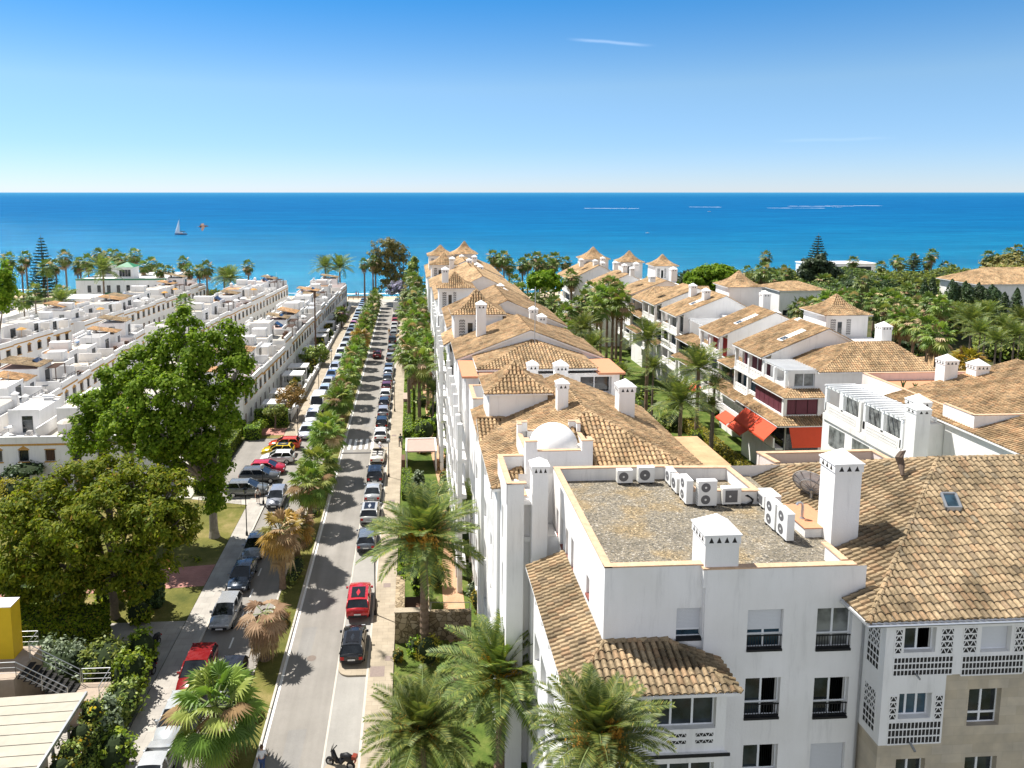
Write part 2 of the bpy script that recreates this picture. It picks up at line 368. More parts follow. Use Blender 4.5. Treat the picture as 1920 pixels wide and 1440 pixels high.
def lattice(mb, fr, s0, s1, z0, z1, cw=.2, ch=.26, kind='tri', th=.12, m=0, md=1, bar=.03, back=True):
    nx = max(1, round((s1-s0)/cw)); nz = max(1, round((z1-z0)/ch)); cw = (s1-s0)/nx; ch = (z1-z0)/nz
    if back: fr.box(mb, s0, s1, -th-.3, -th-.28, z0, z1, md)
    for j in range(nz+1): fr.box(mb, s0, s1, -th, .004, z0+j*ch-bar*.9, z0+j*ch+bar*.9, m)
    for i in (0, nx): fr.box(mb, s0+i*cw-bar*.7, s0+i*cw+bar*.7, -th, .003, z0, z1, m)
    for j in range(nz):
        for i in range(nx):
            a, b = s0+i*cw, s0+(i+1)*cw; q0, q1 = z0+j*ch, z0+(j+1)*ch
            if kind == 'tri':
                segs = [((a, q0), ((a+b)/2, q1)), (((a+b)/2, q1), (b, q0))]
            else: segs = [((a, q0), (a, q1))]
            for (x, y), (x2, y2) in segs:
                dx, dy = x2-x, y2-y; l = math.hypot(dx, dy); ox, oy = -dy/l*bar/2, dx/l*bar/2
                c = [(x-ox, y-oy), (x2-ox, y2-oy), (x2+ox, y2+oy), (x+ox, y+oy)]
                mb.add([fr(p[0], 0, p[1]) for p in c]+[fr(p[0], -th, p[1]) for p in c], [(0,1,2,3),(0,4,5,1),(2,6,7,3),(1,5,6,2),(3,7,4,0)], m)
def chimney(parent, x, y, z0, z1, w=.8, d=None, nv=3, name='chimney'):
    """white stack: shaft (z1 = underside of the cap band), band with triangular vents, pyramid cap"""
    d = d or w; mb = MB(); hw, hd = w/2, d/2; bh = min(.36, w*.42)
    mb.box(x-hw, x+hw, y-hd, y+hd, z0, z1); c = mb.build(name, WHITE, parent)
    k = MB(); e = .045; k.box(x-hw-e, x+hw+e, y-hd-e, y+hd+e, z1, z1+bh); k.box(x-hw-e-.04, x+hw+e+.04, y-hd-e-.04, y+hd+e+.04, z1+bh, z1+bh+.07)
    k.pyramid(x-hw-e-.02, x+hw+e+.02, y-hd-e-.02, y+hd+e+.02, z1+bh+.071, z1+bh+.07+w*.42); k.build('cap', WHITE, c)
    v = MB()
    for fr, wd in ((Fr((x-hw-e, y-hd-e), (x+hw+e, y-hd-e)), w+2*e), (Fr((x-hw-e, y+hd+e), (x-hw-e, y-hd-e)), d+2*e)):
        tw = wd/(nv+1.2)
        for i in range(nv):
            s = wd/2+(i-(nv-1)/2)*tw*1.12; a, b = z1+bh*.16, z1+bh*.86
            v.add([fr(s-tw*.36, .004, a), fr(s+tw*.36, .004, a), fr(s, .004, b), fr(s-tw*.36, -.02, a), fr(s+tw*.36, -.02, a), fr(s, -.02, b)], [(0,1,2),(0,3,4,1),(1,4,5,2),(2,5,3,0)], 0)
    v.build('vent', DARK, c)
    return c
def coping(mb, pts, z, w=.3, h=.07, m=0, closed=False):
    """flat clay coping along a polyline, mitred by overlap-free butt joints"""
    n = len(pts); segs = [(pts[i], pts[(i+1) % n]) for i in range(n if closed else n-1)]
    for i, (p, q) in enumerate(segs):
        d = Vector((q[0]-p[0], q[1]-p[1])); l = d.length; d /= l; nn = Vector((d.y, -d.x)); e = w/2
        zz = z+(i % 2)*.003
        a = Vector((p[0], p[1]))-d*e; b = Vector((q[0], q[1]))+d*e
        v = [a-nn*e, b-nn*e, b+nn*e, a+nn*e]
        mb.add([(x.x, x.y, zz) for x in v]+[(x.x, x.y, zz+h) for x in v], [(0,1,2,3),(4,7,6,5),(0,4,5,1),(1,5,6,2),(2,6,7,3),(3,7,4,0)], m)
def parapet(parent, pts, z0, z1, t=.25, closed=False, mat=None, cope=COPE, name='parapet'):
    """wall on a polyline (centre line) with clay coping as its child"""
    n = len(pts); segs = [(pts[i], pts[(i+1) % n]) for i in range(n if closed else n-1)]; mb = MB()
    for i, (p, q) in enumerate(segs):
        d = Vector((q[0]-p[0], q[1]-p[1])); l = d.length; d /= l; nn = Vector((d.y, -d.x)); e = t/2
        a = Vector((p[0], p[1]))-d*e; b = Vector((q[0], q[1]))+d*(e if i % 2 else -e)
        if i % 2: pass
        v = [a-nn*(e-.002*i), b-nn*(e-.002*i), b+nn*(e-.002*i), a+nn*(e-.002*i)]; zt = z1-.001*i
        mb.add([(x.x, x.y, z0) for x in v]+[(x.x, x.y, zt) for x in v], [(0,1,2,3),(4,7,6,5),(0,4,5,1),(1,5,6,2),(2,6,7,3),(3,7,4,0)], 0)
    w = mb.build(name, mat or WHITE, parent)
    if cope:
        c = MB(); coping(c, pts, z1+.002, t+.08, .06, 0, closed); c.build('coping', cope, w)
    return w
# ---------------------------------------------------------------- foreground building with the gravel roof
ZP = 17.2
A = thing('apartment_building', 'white apartment block with gravel roof terrace, small dome and tiled bay roof in the foreground', 'building', (13, 35, 0))
VOILE = M('voile_curtain', (.42,.41,.39), .8, .2, 9, st=(6,6,.3)); GRAV = None
def gravelmat():
    m, t, b, out = nt('roof_gravel'); tc = N(t, 'ShaderNodeTexCoord')
    v = N(t, 'ShaderNodeTexVoronoi', i_Scale=15.); L(t, tc.outputs['Object'], v.inputs['Vector'])
    sp = N(t, 'ShaderNodeSeparateColor'); L(t, v.outputs['Color'], sp.inputs[0])
    r = ramp(t, sp.outputs[0], [(0, (.07,.065,.05)), (.3, (.175,.152,.112)), (.55, (.245,.205,.14)), (.8, (.21,.185,.15)), (.93, (.36,.305,.22)), (1, (.50,.46,.40))])
    n = N(t, 'ShaderNodeTexNoise', i_Scale=.7, i_Detail=6.); L(t, tc.outputs['Object'], n.inputs['Vector'])
    r2 = ramp(t, n.outputs[0], [(.35, (.8,.8,.8)), (.5, (1,1,1)), (.66, (1.15,1.0,.75))])
    c = mixc(t, 1., r.outputs[0], r2.outputs[0], 'MULTIPLY'); L(t, c, b.inputs['Base Color']); b.inputs['Roughness'].default_value = .9
    bp = N(t, 'ShaderNodeBump', i_Strength=.8, i_Distance=.05); L(t, v.outputs['Distance'], bp.inputs['Height']); L(t, bp.outputs[0], b.inputs['Normal']); return m
def px_hole(fr, Y, u0, v0, u1, v1):
    a = py(u0, v1, Y); b = py(u1, v0, Y); c = py(u0, v0, Y)
    x0 = (a.x+c.x)/2-fr.p.x
    return [x0, x0+(b.x-c.x), py((u0+u1)/2, v1, Y).z, py((u0+u1)/2, v0, Y).z]
def build_A():
    XL, XR, YF, YB = 8.05, 18.9, 29., 40.4
    f1 = Fr((XL, YF), (12.34, YF)); f2 = Fr((12.34, 28.75), (19.36, 28.75)); fl = Fr((XL, YB), (XL, YF))
    h1 = [px_hole(f1, YF, 1268, 1140, 1318, 1197)]
    h2 = [px_hole(f2, 28.75, *q) for q in ((1401,1143,1468,1217),(1531,1140,1597,1216),(1396,1271,1462,1345),(1525,1270,1590,1343),(1392,1396,1457,1470),(1518,1393,1583,1468))]
    h2 += [[h[0]-.05*0, h[1], h[2]-3.15, h[3]-3.15] for h in h2[-2:]]+[[h[0], h[1], h[2]-6.3, h[3]-6.3] for h in h2[-2:]]
    hl = []
    for u, v0, v1 in ((1045,954,1004),(1054,972,1026),(1063,992,1045),(1073,1010,1070),(1043,1056,1100),(1102,1080,1118)):
        q0 = pX(u, v1, XL); q1 = pX(u, v0, XL); s = YB-(q0.y+q1.y)/2; hl.append([s-.28, s+.28, q0.z, q1.z])
    for s in (2.6, 5.2, 8.): hl.append([s-.35, s+.35, 8.2, 9.7])
    mb = MB(); wall(mb, f1, 0, ZP, h1, .24); wall(mb, f2, 0, ZP-.08, h2, .24); wall(mb, fl, 0, ZP, hl, .3)
    mb.add([(12.34,29,0),(12.34,28.75,0),(12.34,28.75,ZP-.08),(12.34,29,ZP-.08)], [(0,1,2,3)])
    mb.add([(XL,YB,0),(25,YB,0),(25,YB,ZP-.1),(XL,YB,ZP-.1)], [(0,3,2,1)]); mb.add([(25,YB,0),(25,28.75,0),(25,28.75,15.4),(25,YB,15.4)], [(0,3,2,1)])
    mb.build('wall', WHITE, A)
    window(A, f1, h1[0], .2, 1, (.24,), GLASSB, .72, sill=BLACKS)
    for i, h in enumerate(h2):
        g = GLASS if i in (1,2,3) else GLASSL
        window(A, f2, h, .2, 2, (.33,) if i != 5 else (.5,), [GLASSB, GLASSL, GLASS, GLASS, GLASS, GLASSB, GLASS, GLASS, GLASS, GLASS][i], {0: .55, 5: .98}.get(i, 0), .62 if i < 5 else False, BLACKS if i < 4 else None, curtain=VOILE if i in (2, 3, 4, 7) else None,
               label={0: 'window with its roller shutter half down', 5: 'window behind a fully lowered white shutter'}.get(i))
    for h in hl: window(A, fl, h, .24, 1, (), GLASSL, sill=BRICKRED)
    # terrace
    g = MB(); ys = [29.1, 40.3]
    g.box(XL+.1, 19.6, 29.15, 40.3, 16.2, 16.5); g.build('gravel_roof', gravelmat(), A)
    parapet(A, [(14.6, 40.26), (XL+.145, 40.26), (XL+.145, YF+.145), (12.3, YF+.145)], 16.3, ZP+.01, .26)
    parapet(A, [(12.36, 28.895), (18.75, 28.895)], 16.3, ZP-.07, .26)
    parapet(A, [(14.62, 40.1), (14.98, 36.8), (18.2, 36.6), (18.1, 39.9)], 14.5, ZP, .26, True, name='light_well')
    w = MB(); w.box(14.9, 18.1, 36.7, 40., 14.4, 14.6); w.build('light_well_floor', BEIGE, A)
    parapet(A, [(18.62, 29.3), (18.62, 30.6)], 16.3, 17.15, .24)
    # chimneys
    chimney(A, 13.03, 29.55, 14., 18.22, 1.46, 1.4, 4)
    chimney(A, 6.88, 38.45, 0., 17.82, .86, .86, 3)
    chimney(A, 10.25, 48.9, 17., 19.62, .74, .74, 2)
    # stair block on the west side
    e = MB(); fr = Fr((5.08, 42.6), (5.08, 38.15)); hs = [[.9,1.35,13.2,15.2],[2.4,2.85,13.2,15.2],[.9,1.35,9.6,11.8],[2.4,2.85,9.6,11.8],[3.4,3.9,6.3,8.4]]
    wall(e, fr, 0, ZP-.05, hs, .3); ff = Fr((5.08, 38.15), (6.02, 38.15)); wall(e, ff, 0, ZP-.05)
    f6 = Fr((6.02, 38.15), (6.02, 38.9)); wall(e, f6, 0, 16.9)
    ff = Fr((6.42, 38.9), (7.3, 38.9)); wall(e, Fr((6.02, 40.6), (6.02, 38.9)), 0, 16.2); wall(e, Fr((6.02, 38.9), (6.46, 38.9)), 0, 16.2)
    wall(e, Fr((7.28, 38.6), (XL, 38.6)), 0, 13.9); wall(e, Fr((6.02, 40.35), (XL, 40.35)), 13., 16.9, [[.9,1.5,14.6,16.5]], .2)
    wall(e, Fr((4.9, 47.), (4.9, 42.6)), 0, 15.62, [[.6,1.6,12.6,15],[2.3,3.3,12.6,15],[.6,1.6,9,11.4],[2.3,3.3,9,11.4],[.6,1.6,5.5,7.9],[2.3,3.3,5.5,7.9]], .5)
    e.box(6.1, 8., 38.7, 40.3, 13.6, 13.9); e.box(5.1, 6.9, 38.4, 42.5, 15.9, 16.1)
    e.build('stair_block', WHITE, A)
    for h in hs: window(A, fr, h, .25, 1, (), GLASSL, sill=BRICKRED if h[2] < 9 else None)
    b = MB(); Fr((6.02, 40.35), (XL, 40.35)).box(b, .88, 1.52, -.2, -.17, 14.6, 16.5); b.build('blind', M('orange_blind', (.45,.2,.04), .7, .1, 6, st=(1,1,9)), A)
    parapet(A, [(6.9, 42.5), (5.2, 42.5), (5.2, 38.28), (5.98, 38.28)], 16., ZP, .24)
    c = MB(); coping(c, [(6.14, 40.2), (6.14, 39.0)], 16.2, .3, .07); c.build('coping', COPE, A)
    # dome turret
    x0, x1, y0, y1, zt = 6.62, 10.63, 41.55, 45.5, 17.75
    t = MB(); wall(t, Fr((x0, y1), (x0, y0)), 0, zt+.02, [[2.6,3.0,14.2,16.2]], .25); wall(t, Fr((x0, y0), (x1, y0)), 0, zt+.02); wall(t, Fr((x1, y0), (x1, y1)), 0, zt+.02); wall(t, Fr((x1, y1), (x0, y1)), 0, zt+.02)
    t.box(x0+.1, x1-.1, y0+.1, y1-.1, zt-.45, zt-.4)
    for cx in (x0, x1):
        for cy in (y0, y1):
            sx = 1 if cx == x0 else -1; sy = 1 if cy == y0 else -1
            t.box(cx+.001*sx, cx+sx*.66, cy+.001*sy, cy+sy*.22, zt+.02, zt+.62); t.box(cx+.002*sx, cx+sx*.22, cy+sy*.221, cy+sy*.66, zt+.02, zt+.618)
    for cx, cy, dx, dy in ((x0+.11, 0, 0, 1), (x1-.11, 0, 0, 1)): t.box(cx-.108, cx+.108, y0+.67, y1-.67, zt-.4, zt+.03)
    t.box(x0+.67, x1-.67, y0+.003, y0+.22, zt-.4, zt+.03); t.box(x0+.67, x1-.67, y1-.22, y1-.003, zt-.4, zt+.03)
    tw = t.build('turret', WHITE, A)
    c = MB()
    for cx in (x0, x1):
        for cy in (y0, y1):
            sx = 1 if cx == x0 else -1; sy = 1 if cy == y0 else -1
            c.box(cx-.04*sx, cx+sx*.7, cy-.04*sy, cy+sy*.26, zt+.622, zt+.67); c.box(cx-.04*sx, cx+sx*.26, cy+sy*.262, cy+sy*.7, zt+.622, zt+.668)
    c.box(x0-.03, x0+.25, y0+.72, y1-.72, zt+.032, zt+.08); c.box(x1-.25, x1+.03, y0+.72, y1-.72, zt+.032, zt+.08); c.box(x0+.72, x1-.72, y0-.03, y0+.25, zt+.032, zt+.08); c.box(x0+.72, x1-.72, y1-.25, y1+.03, zt+.032, zt+.08)
    c.build('coping', COPE, tw)
    l = MB(); lattice(l, Fr((x0, y0-.012), (x1, y0-.012)), 1.45, 3.0, 15.75, 16.1, .3, .35, 'tri', .1, 0, 1); l.build('lattice', [WHITE, DARK], tw)
    d = MB(); prof = [(1.5*math.cos(a*math.pi/28), 1.42*math.sin(a*math.pi/28)) for a in range(14)]+[(.001, 1.42)]
    d.lathe([(1.5, -.3)]+prof, (8.65, 43.55, zt-.35), 40); d.build('dome', plaster('dome_plaster', (.82,.81,.79)), A, True)
    # glazed bay with tile skirt
    ye = 26.6; e0 = py(1062, 1304, ye); e1 = py(1391, 1307, ye); ze = (e0.z+e1.z)/2; t1 = py(1252, 1199, YF); zt = t1.z
    xl = e0.x; yf = pX(985, 1105, xl).y; V = Vector
    S = [V((xl,ye,ze)), V((e1.x,ye,ze)), V((t1.x,YF,zt)), V((XL,YF,zt))]
    Wp = [V((xl,yf,ze)), V((xl,ye,ze)), V((XL,YF,zt)), V((XL,yf,zt))]
    Ep = [V((e1.x,ye,ze)), V((e1.x,YF-.25,ze)), V((t1.x,YF-.05,zt))]
    roof(A, [S, Wp, Ep], [(S[0], S[3]), (S[1], S[2]), (V((t1.x,YF-.02,zt+.02)), V((XL,YF-.02,zt+.02)))], 'bay_roof', 5, TILEN, under=.14, row=.4)
    bx0, bx1, by = xl+.42, e1.x-.42, ye+.42; fb = Fr((bx0, by), (bx1, by)); fw = Fr((bx0, yf-.3), (bx0, by)); fe = Fr((bx1, by), (bx1, YF-.25))
    gz0, gz1 = py(1270, 1368, by).z, ze-.22; mb = MB(); W_ = bx1-bx0
    hb = []; lv = [(gz0-3.12*k, gz1-3.12*k) for k in range(4)]
    for a, b in lv: hb += [[.35, .48*W_-.14, a, b], [.48*W_+.14, W_-.42, a, b]]
    wall(mb, fb, 0, ze-.1, hb, .3); hw = [[k*1.9+.4, k*1.9+1.9, a, b] for a, b in lv for k in range(int(fw.L/1.9))]
    wall(mb, fw, 0, ze-.1, hw, .3); wall(mb, fe, 0, ze-.1); wall(mb, Fr((XL, yf-.3), (bx0, yf-.3)), 0, ze-.1)
    for k in range(4):
        zz = gz0-1.02-3.12*k
        if zz > .3: fb.box(mb, -.1, W_+.1, .0, .14, zz-.13, zz)
    mb.build('glazed_bay', WHITE, A)
    for h in hb+hw[:0]: window(A, fb, h, .26, 3, (), GLASS)
    for h in hw: window(A, fw, h, .26, 2, (), GLASSL)
    l = MB()
    for k in range(3):
        for s in (.5, .9, W_*.32, W_*.62, W_*.8):
            for q in (.12, .42): lattice(l, Fr((bx0, by-.006), (bx1, by-.006)), s, s+.78, gz0-.3-q+.05-3.12*k, gz0-.05-q-3.12*k, .26, .25, 'tri', .05, 0, 1, .025, back=False)
    for k in range(3):
        for s in (.5, .9, W_*.32, W_*.62, W_*.8):
            for q in (.12, .42): Fr((bx0, by), (bx1, by)).box(l, s, s+.78, -.01, .003, gz0-.3-q+.05-3.12*k, gz0-.05-q-3.12*k, 1)
    l.build('lattice', [WHITE, DARK], A)
    k = MB()
    for j in range(3):
        fb.box(k, -.16, W_+.16, .141, .2, gz0-1.12-3.12*j, gz0-1.0-3.12*j)
    k.build('drip_ledge', BLACKS, A)
build_A()
# ---------------------------------------------------------------- right wing with the big hip roof
D = thing('apartment_wing', 'white and stone apartment wing with lattice screens under the largest tiled hip roof', 'building', (30, 35, 0))
def build_D():
    x0, ys, yn, ze, za, xa = 18.34, 26.9, 43.5, 15.65, 19.3, 27.1; V = Vector; yc = 35.2; xe = 46.
    SW, NW, AP, RE, SE, NE = V((x0,ys,ze)), V((x0,yn,ze)), V((xa,yc,za)), V((xe,yc,za)), V((xe,ys,ze)), V((xe,yn,ze))
    Yd = 27.27; xd = 19.4
    roof(D, [[SW, SE, RE, AP], [NW, SW, AP], [NE, NW, AP, RE]], [(SW, AP), (NW, AP), (AP, RE)], 'roof', 5, TILEN, row=.4)
    # roof lower part that runs out in front of the gravel block
    fr = Fr((xd, Yd), (xe-.5, Yd)); fs = Fr((xd, 28.75), (xd, Yd))
    def hole(*q): return px_hole(fr, Yd, *q)
    up = [hole(1696,1177,1755,1223), hole(1840,1174,1896,1222)]; mid = [hole(1685,1300,1746,1347)]; st = [hole(1820,1296,1881,1365), hole(1683,1428,1738,1475), hole(1812,1424,1872,1490)]
    zb = py(1700, 1268, Yd).z; zm = py(1700, 1396, Yd).z; xs = py(1772, 1300, Yd).x-xd
    up += [[h[0]+5.6, h[1]+5.6, h[2], h[3]] for h in up]+[[h[0]+8.5, h[1]+8.5, h[2], h[3]] for h in up[1:]]
    mb = MB()
    wall(mb, fr, zb, ze-.05, up, .3); wall(mb, fr, zm, zb, mid, .3, a1=xs); wall(mb, fs, zm, ze-.05)
    mb.build('wall', WHITE, D)
    m2 = MB(); f2 = Fr((xd+.1, Yd+.16), (xe-.5, Yd+.16)); s2 = [[h[0]-.1, h[1]-.1, h[2], h[3]] for h in st]; s2 += [[h[0]+4, h[1]+4, h[2], h[3]] for h in s2[:1]]+[[h[0], h[1], h[2]-3.2, h[3]-3.2] for h in s2[1:]]
    wall(m2, f2, zm, zb, [s2[0], s2[3]], .3, a0=xs-.1); wall(m2, f2, 0, zm, s2[1:3]+s2[4:], .3); wall(m2, Fr((xd+.1, 28.8), (xd+.1, Yd+.16)), 0, zm)
    m2.add([fr(0,0,zm), fr(xs,0,zm), fr(xs,-.16,zm), fr(0,-.16,zm)], [(0,3,2,1)]); m2.add([fr(xs,0,zb), fr(26.6-.0,0,zb), fr(26.6,-.16,zb), fr(xs,-.16,zb)], [(0,3,2,1)]); m2.add([fr(xs,0,zm), fr(xs,0,zb), fr(xs,-.16,zb), fr(xs,-.16,zm)], [(0,1,2,3)])
    m2.build('stone_wall', stonemat(), D)
    for i, h in enumerate(up): window(D, fr, h, .24, 2, (), GLASS if i % 2 == 0 else GLASSL, .93 if i == 1 else 0, curtain=VOILE if i == 0 else None)
    window(D, fr, mid[0], .28, 3, (), GLASSB)
    for h in s2: window(D, f2, h, .24, 2, (.27,), GLASS)
    l = MB(); fz = Fr((xd, Yd-.012), (xe, Yd-.012)); fss = Fr((xd-.012, 28.75), (xd-.012, Yd))
    def lt(u0, v0, u1, v1, cw, ch, kind):
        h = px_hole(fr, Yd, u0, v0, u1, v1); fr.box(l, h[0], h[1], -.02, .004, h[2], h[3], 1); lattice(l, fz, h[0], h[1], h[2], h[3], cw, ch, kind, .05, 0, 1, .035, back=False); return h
    a = lt(1678,1180,1692,1226,.28,.3,'tri'); b = lt(1764,1178,1788,1226,.26,.3,'tri'); lt(1806,1176,1832,1224,.26,.3,'tri'); lt(1902,1174,1930,1222,.26,.3,'tri'); lt(1675,1231,1786,1266,.16,.28,'slot'); lt(1803,1228,1918,1264,.16,.28,'slot')
    lt(1667,1305,1681,1350,.26,.28,'tri'); lt(1752,1303,1767,1348,.26,.28,'tri'); lt(1664,1353,1763,1394,.16,.3,'slot')
    for z0, z1, kk in ((zb+.05, py(1680,1228,Yd).z, 'slot'), (py(1680,1226,Yd).z, ze-.35, 'tri'), (zm+.35, zm+1.25, 'slot'), (zm+1.3, zm+2.2, 'tri')):
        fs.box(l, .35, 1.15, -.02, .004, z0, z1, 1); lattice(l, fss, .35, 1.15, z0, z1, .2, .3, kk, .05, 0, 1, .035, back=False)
    l.build('lattice', [WHITE, DARK], D)
    p = MB(); fs.box(p, .06, .12, .02, .08, 0, ze-.3); p.bar(fr(xs*.5, .0, zb+.12), fr(xs*.5, .3, zb+.05), .06, .06); p.bar(fr(xs*.5, .0, zm+.1), fr(xs*.5, .35, zm-.05), .08, .08); p.build('drain_pipe', METAL, D)
    g = MB(); g.tube([(x0-.03, 28.7, ze-.1), (x0-.03, ys-.03, ze-.1), (xe, ys-.03, ze-.1)], .075, 8); g.build('gutter', STEEL, D)
    chimney(D, 20.25, 32.45, 14.5, 20.02, 1.3, 1.2, 3)
    # skylight on the south slope
    def onS(x, y, o): n = V((0, -.45, 1)).normalized(); return V((x, y, ze+(y-ys)*(za-ze)/(yc-ys)))+n*o
    c = [pz(u, v, 18.) for u, v in ((1763,930),(1789,930),(1800,957),(1773,957))]
    def proj(u, v):
        k = ray(u, v); s = (za-ze)/(yc-ys); t = (ze-ys*s-H)/(k.z-s*k.y); return k*t+Vector((0,0,H))
    q = [proj(*w) for w in ((1773,957),(1800,957),(1789,930),(1763,930))]; n = V((0, -.45, 1)).normalized(); f = MB()
    for i in range(4):
        p0, p1 = q[i]+n*.12, q[(i+1) % 4]+n*.12; f.bar(p0, p1, .11, .2)
    s = f.build('skylight', METAL, D); k = MB(); k.poly([x+n*.16 for x in q]); k.build('pane', GLASSB, s)
    # orange service platform beside the gravel
    pf = MB(); pf.box(18.75, 20.3, 32.6, 35.2, 14., 16.95); pf.build('service_platform', WHITE, D); t = MB(); t.box(18.7, 20.3, 32.55, 35.25, 16.952, 17.0); t.build('platform_floor', TERRA, D)
    k = MB(); pk = pf and [(19.3,35.3,0)]; k.tube([proj2(1692,892,34.6), proj2(1690,872,35.), proj2(1686,858,35.1), proj2(1690,850,35.2), proj2(1698,845,35.3)], [.07,.16,.2,.14,.03], 8); k.build('roof_finial', M('dark_finial', (.10,.07,.05), .8, .2), D)
    # roof terrace box behind
    parapet(D, [(21.6, 41.1), (21.35, 42.6), (28.55, 42.6), (28.6, 41.)], 13., 17., .26, name='terrace_parapet', mat=PINKW)
    b = MB(); b.box(21.3, 29, 43.6, 48, 0, 12.); b.box(20., 45.5, 29., 43.4, 0, 15.3); b.build('rear_wall', WHITE, D)
def proj2(u, v, Y): return py(u, v, Y)
def stonemat():
    m, t, b, out = nt('stone_cladding'); tc = N(t, 'ShaderNodeTexCoord'); mp = N(t, 'ShaderNodeMapping'); L(t, tc.outputs['Object'], mp.inputs[0]); mp.inputs['Rotation'].default_value = (R(90), 0, 0)
    br = N(t, 'ShaderNodeTexBrick', i_Scale=1.); L(t, mp.outputs[0], br.inputs[0])
    br.inputs['Color1'].default_value = (.47,.405,.31,1); br.inputs['Color2'].default_value = (.53,.465,.37,1); br.inputs['Mortar'].default_value = (.42,.365,.29,1)
    br.inputs['Mortar Size'].default_value = .006; br.inputs['Brick Width'].default_value = .9; br.inputs['Row Height'].default_value = .42
    n = N(t, 'ShaderNodeTexNoise', i_Scale=1.4, i_Detail=6.); L(t, tc.outputs['Object'], n.inputs['Vector']); r = ramp(t, n.outputs[0], [(.3,(.82,.82,.82)),(.7,(1.1,1.08,1.02))])
    c = mixc(t, 1., br.outputs[0], r.outputs[0], 'MULTIPLY'); L(t, c, b.inputs['Base Color']); b.inputs['Roughness'].default_value = .75; return m
build_D()
# ---------------------------------------------------------------- things standing on the gravel roof
def ac_unit(loc, rz, w, h, d, fans, label, grille='round'):
    t = thing('air_conditioner', label, 'air conditioner', loc, rz, 'air conditioners on the gravel roof')
    b = MB(); b.box(-w/2, w/2, -d/2, d/2, .1, h+.1); b.box(-w/2-.012, w/2+.012, -d/2-.012, d/2+.012, h+.101, h+.125); b.build('casing', ACW, t, world=False)
    f = MB()
    for k in range(fans):
        cz = .1+h*(k+.5)/fans; r = min(w*.33, h/fans*.38)
        if grille == 'round':
            vs = [(-w*.1+r*math.cos(a*math.pi/12), -d/2-.006, cz+r*math.sin(a*math.pi/12)) for a in range(24)]; f.poly(vs)
        else: f.box(-w*.36, w*.3, -d/2-.01, -d/2-.004, cz-r, cz+r)
    g = f.build('grille', ACG, t, world=False); hb = MB()
    for k in range(fans):
        cz = .1+h*(k+.5)/fans; hb.poly([(-w*.1+.06*math.cos(a*math.pi/6), -d/2-.012, cz+.06*math.sin(a*math.pi/6)) for a in range(12)])
    hb.build('fan_hub', ACW, g, world=False)
    s = MB(); n = 9
    for k in range(n): s.box(-w/2-.016, -w/2-.004, -d*.4, d*.4, .16+(h-.1)*k/n, .16+(h-.1)*(k+.55)/n)
    s.build('side_slats', ACV, t, world=False)
    k = MB()
    for x in (-w*.32, w*.32): k.box(x-.05, x+.05, -d*.55, d*.55, 0, .098)
    k.build('foot', BLACK, t, world=False); return t
gz = 16.5
def onroof(u, v): return pz(u, v, gz)
for u, v, w, h, fans, lab, gr in ((1172, 909, .86, .72, 1, 'small air conditioner with one dark fan, leftmost along the rear parapet', 'round'), (1212, 908, .92, .86, 1, 'taller single-fan air conditioner at the rear parapet, second from the left', 'round'),
        (1326, 952, 1.0, 1.32, 2, 'white air conditioner with two stacked fans in front of the light well', 'round'), (1372, 949, 1.0, .86, 1, 'air conditioner with a square grey grille beside the black hoses', 'square')):
    p = onroof(u, v); ac_unit((p.x, p.y+.2, gz), 0, w, h, .36, fans, lab, gr)
for u, v, w, h, lab in ((1262, 914, .8, .8, 'side-on air conditioner farthest back along the left wall of the light well'), (1274, 928, .85, .8, 'middle side-on air conditioner along the left wall of the light well'), (1291, 947, 1.0, 1.25, 'tall side-on air conditioner nearest in the row left of the light well'),
        (1456, 996, 1.0, 1.3, 'tall air conditioner facing left, farther of the pair by the orange platform'), (1479, 1016, 1.0, 1.3, 'tall air conditioner facing left, nearer of the pair by the orange platform')):
    p = onroof(u, v); ac_unit((p.x, p.y+.4, gz), R(-90), w, h, .36, 2 if h > 1 else 1, lab)
p = onroof(1447, 962); ac_unit((p.x+.2, p.y+.9, gz), R(-90), 1.1, .62, .9, 1, 'low wide cream air conditioner box behind the tall pair', 'square')
def dish():
    c = py(1522, 917, 36.2); t = thing('satellite_dish', 'large grey panelled satellite dish seen from behind, beside the tall chimney', 'satellite dish', (c.x, c.y, c.z-1.25))
    ax = Vector((.62, .55, .56)).normalized(); up = Vector((0,0,1)); a = ax.cross(up).normalized(); b = a.cross(ax); C = Vector((0,0,1.25))
    mb = MB(); nr, ns = 6, 24; vs = []; fs = []
    for i in range(nr+1):
        r = 1.05*i/nr; h = .32*(r/1.05)**2
        for k in range(ns):
            q = 2*math.pi*k/ns; vs.append(C+a*(r*math.cos(q))+b*(r*math.sin(q))+ax*h)
    for i in range(nr):
        for k in range(ns): fs.append((i*ns+k, i*ns+(k+1) % ns, (i+1)*ns+(k+1) % ns, (i+1)*ns+k))
    mb.add(vs, fs); mb.build('reflector', M('dish_panel', (.58,.55,.51), .55, .25, 4), t, world=False, smooth=True)
    rb = MB()
    for k in range(12):
        q = 2*math.pi*k/12; dr = a*math.cos(q)+b*math.sin(q); rb.bar(C-ax*.03+dr*.1, C+dr*1.05+ax*.27, .035, .06)
    for rr, hh in ((.62, .08), (1.06, .3)):
        pts = [C+(a*math.cos(2*math.pi*k/24)+b*math.sin(2*math.pi*k/24))*rr+ax*(hh-.02) for k in range(25)]; rb.tube(pts, .03, 5, cap=False)
    rb.build('rib', M('dish_rib', (.27,.25,.23), .7, .2), t, world=False)
    m = MB(); m.tube([(0,0,-.2), (0,0,1.0), tuple(C-ax*.05)], [.07,.07,.12], 8); m.box(-.35, .35, -.35, .35, -.3, -.2); m.build('mast', METAL, t, world=False)
dish()
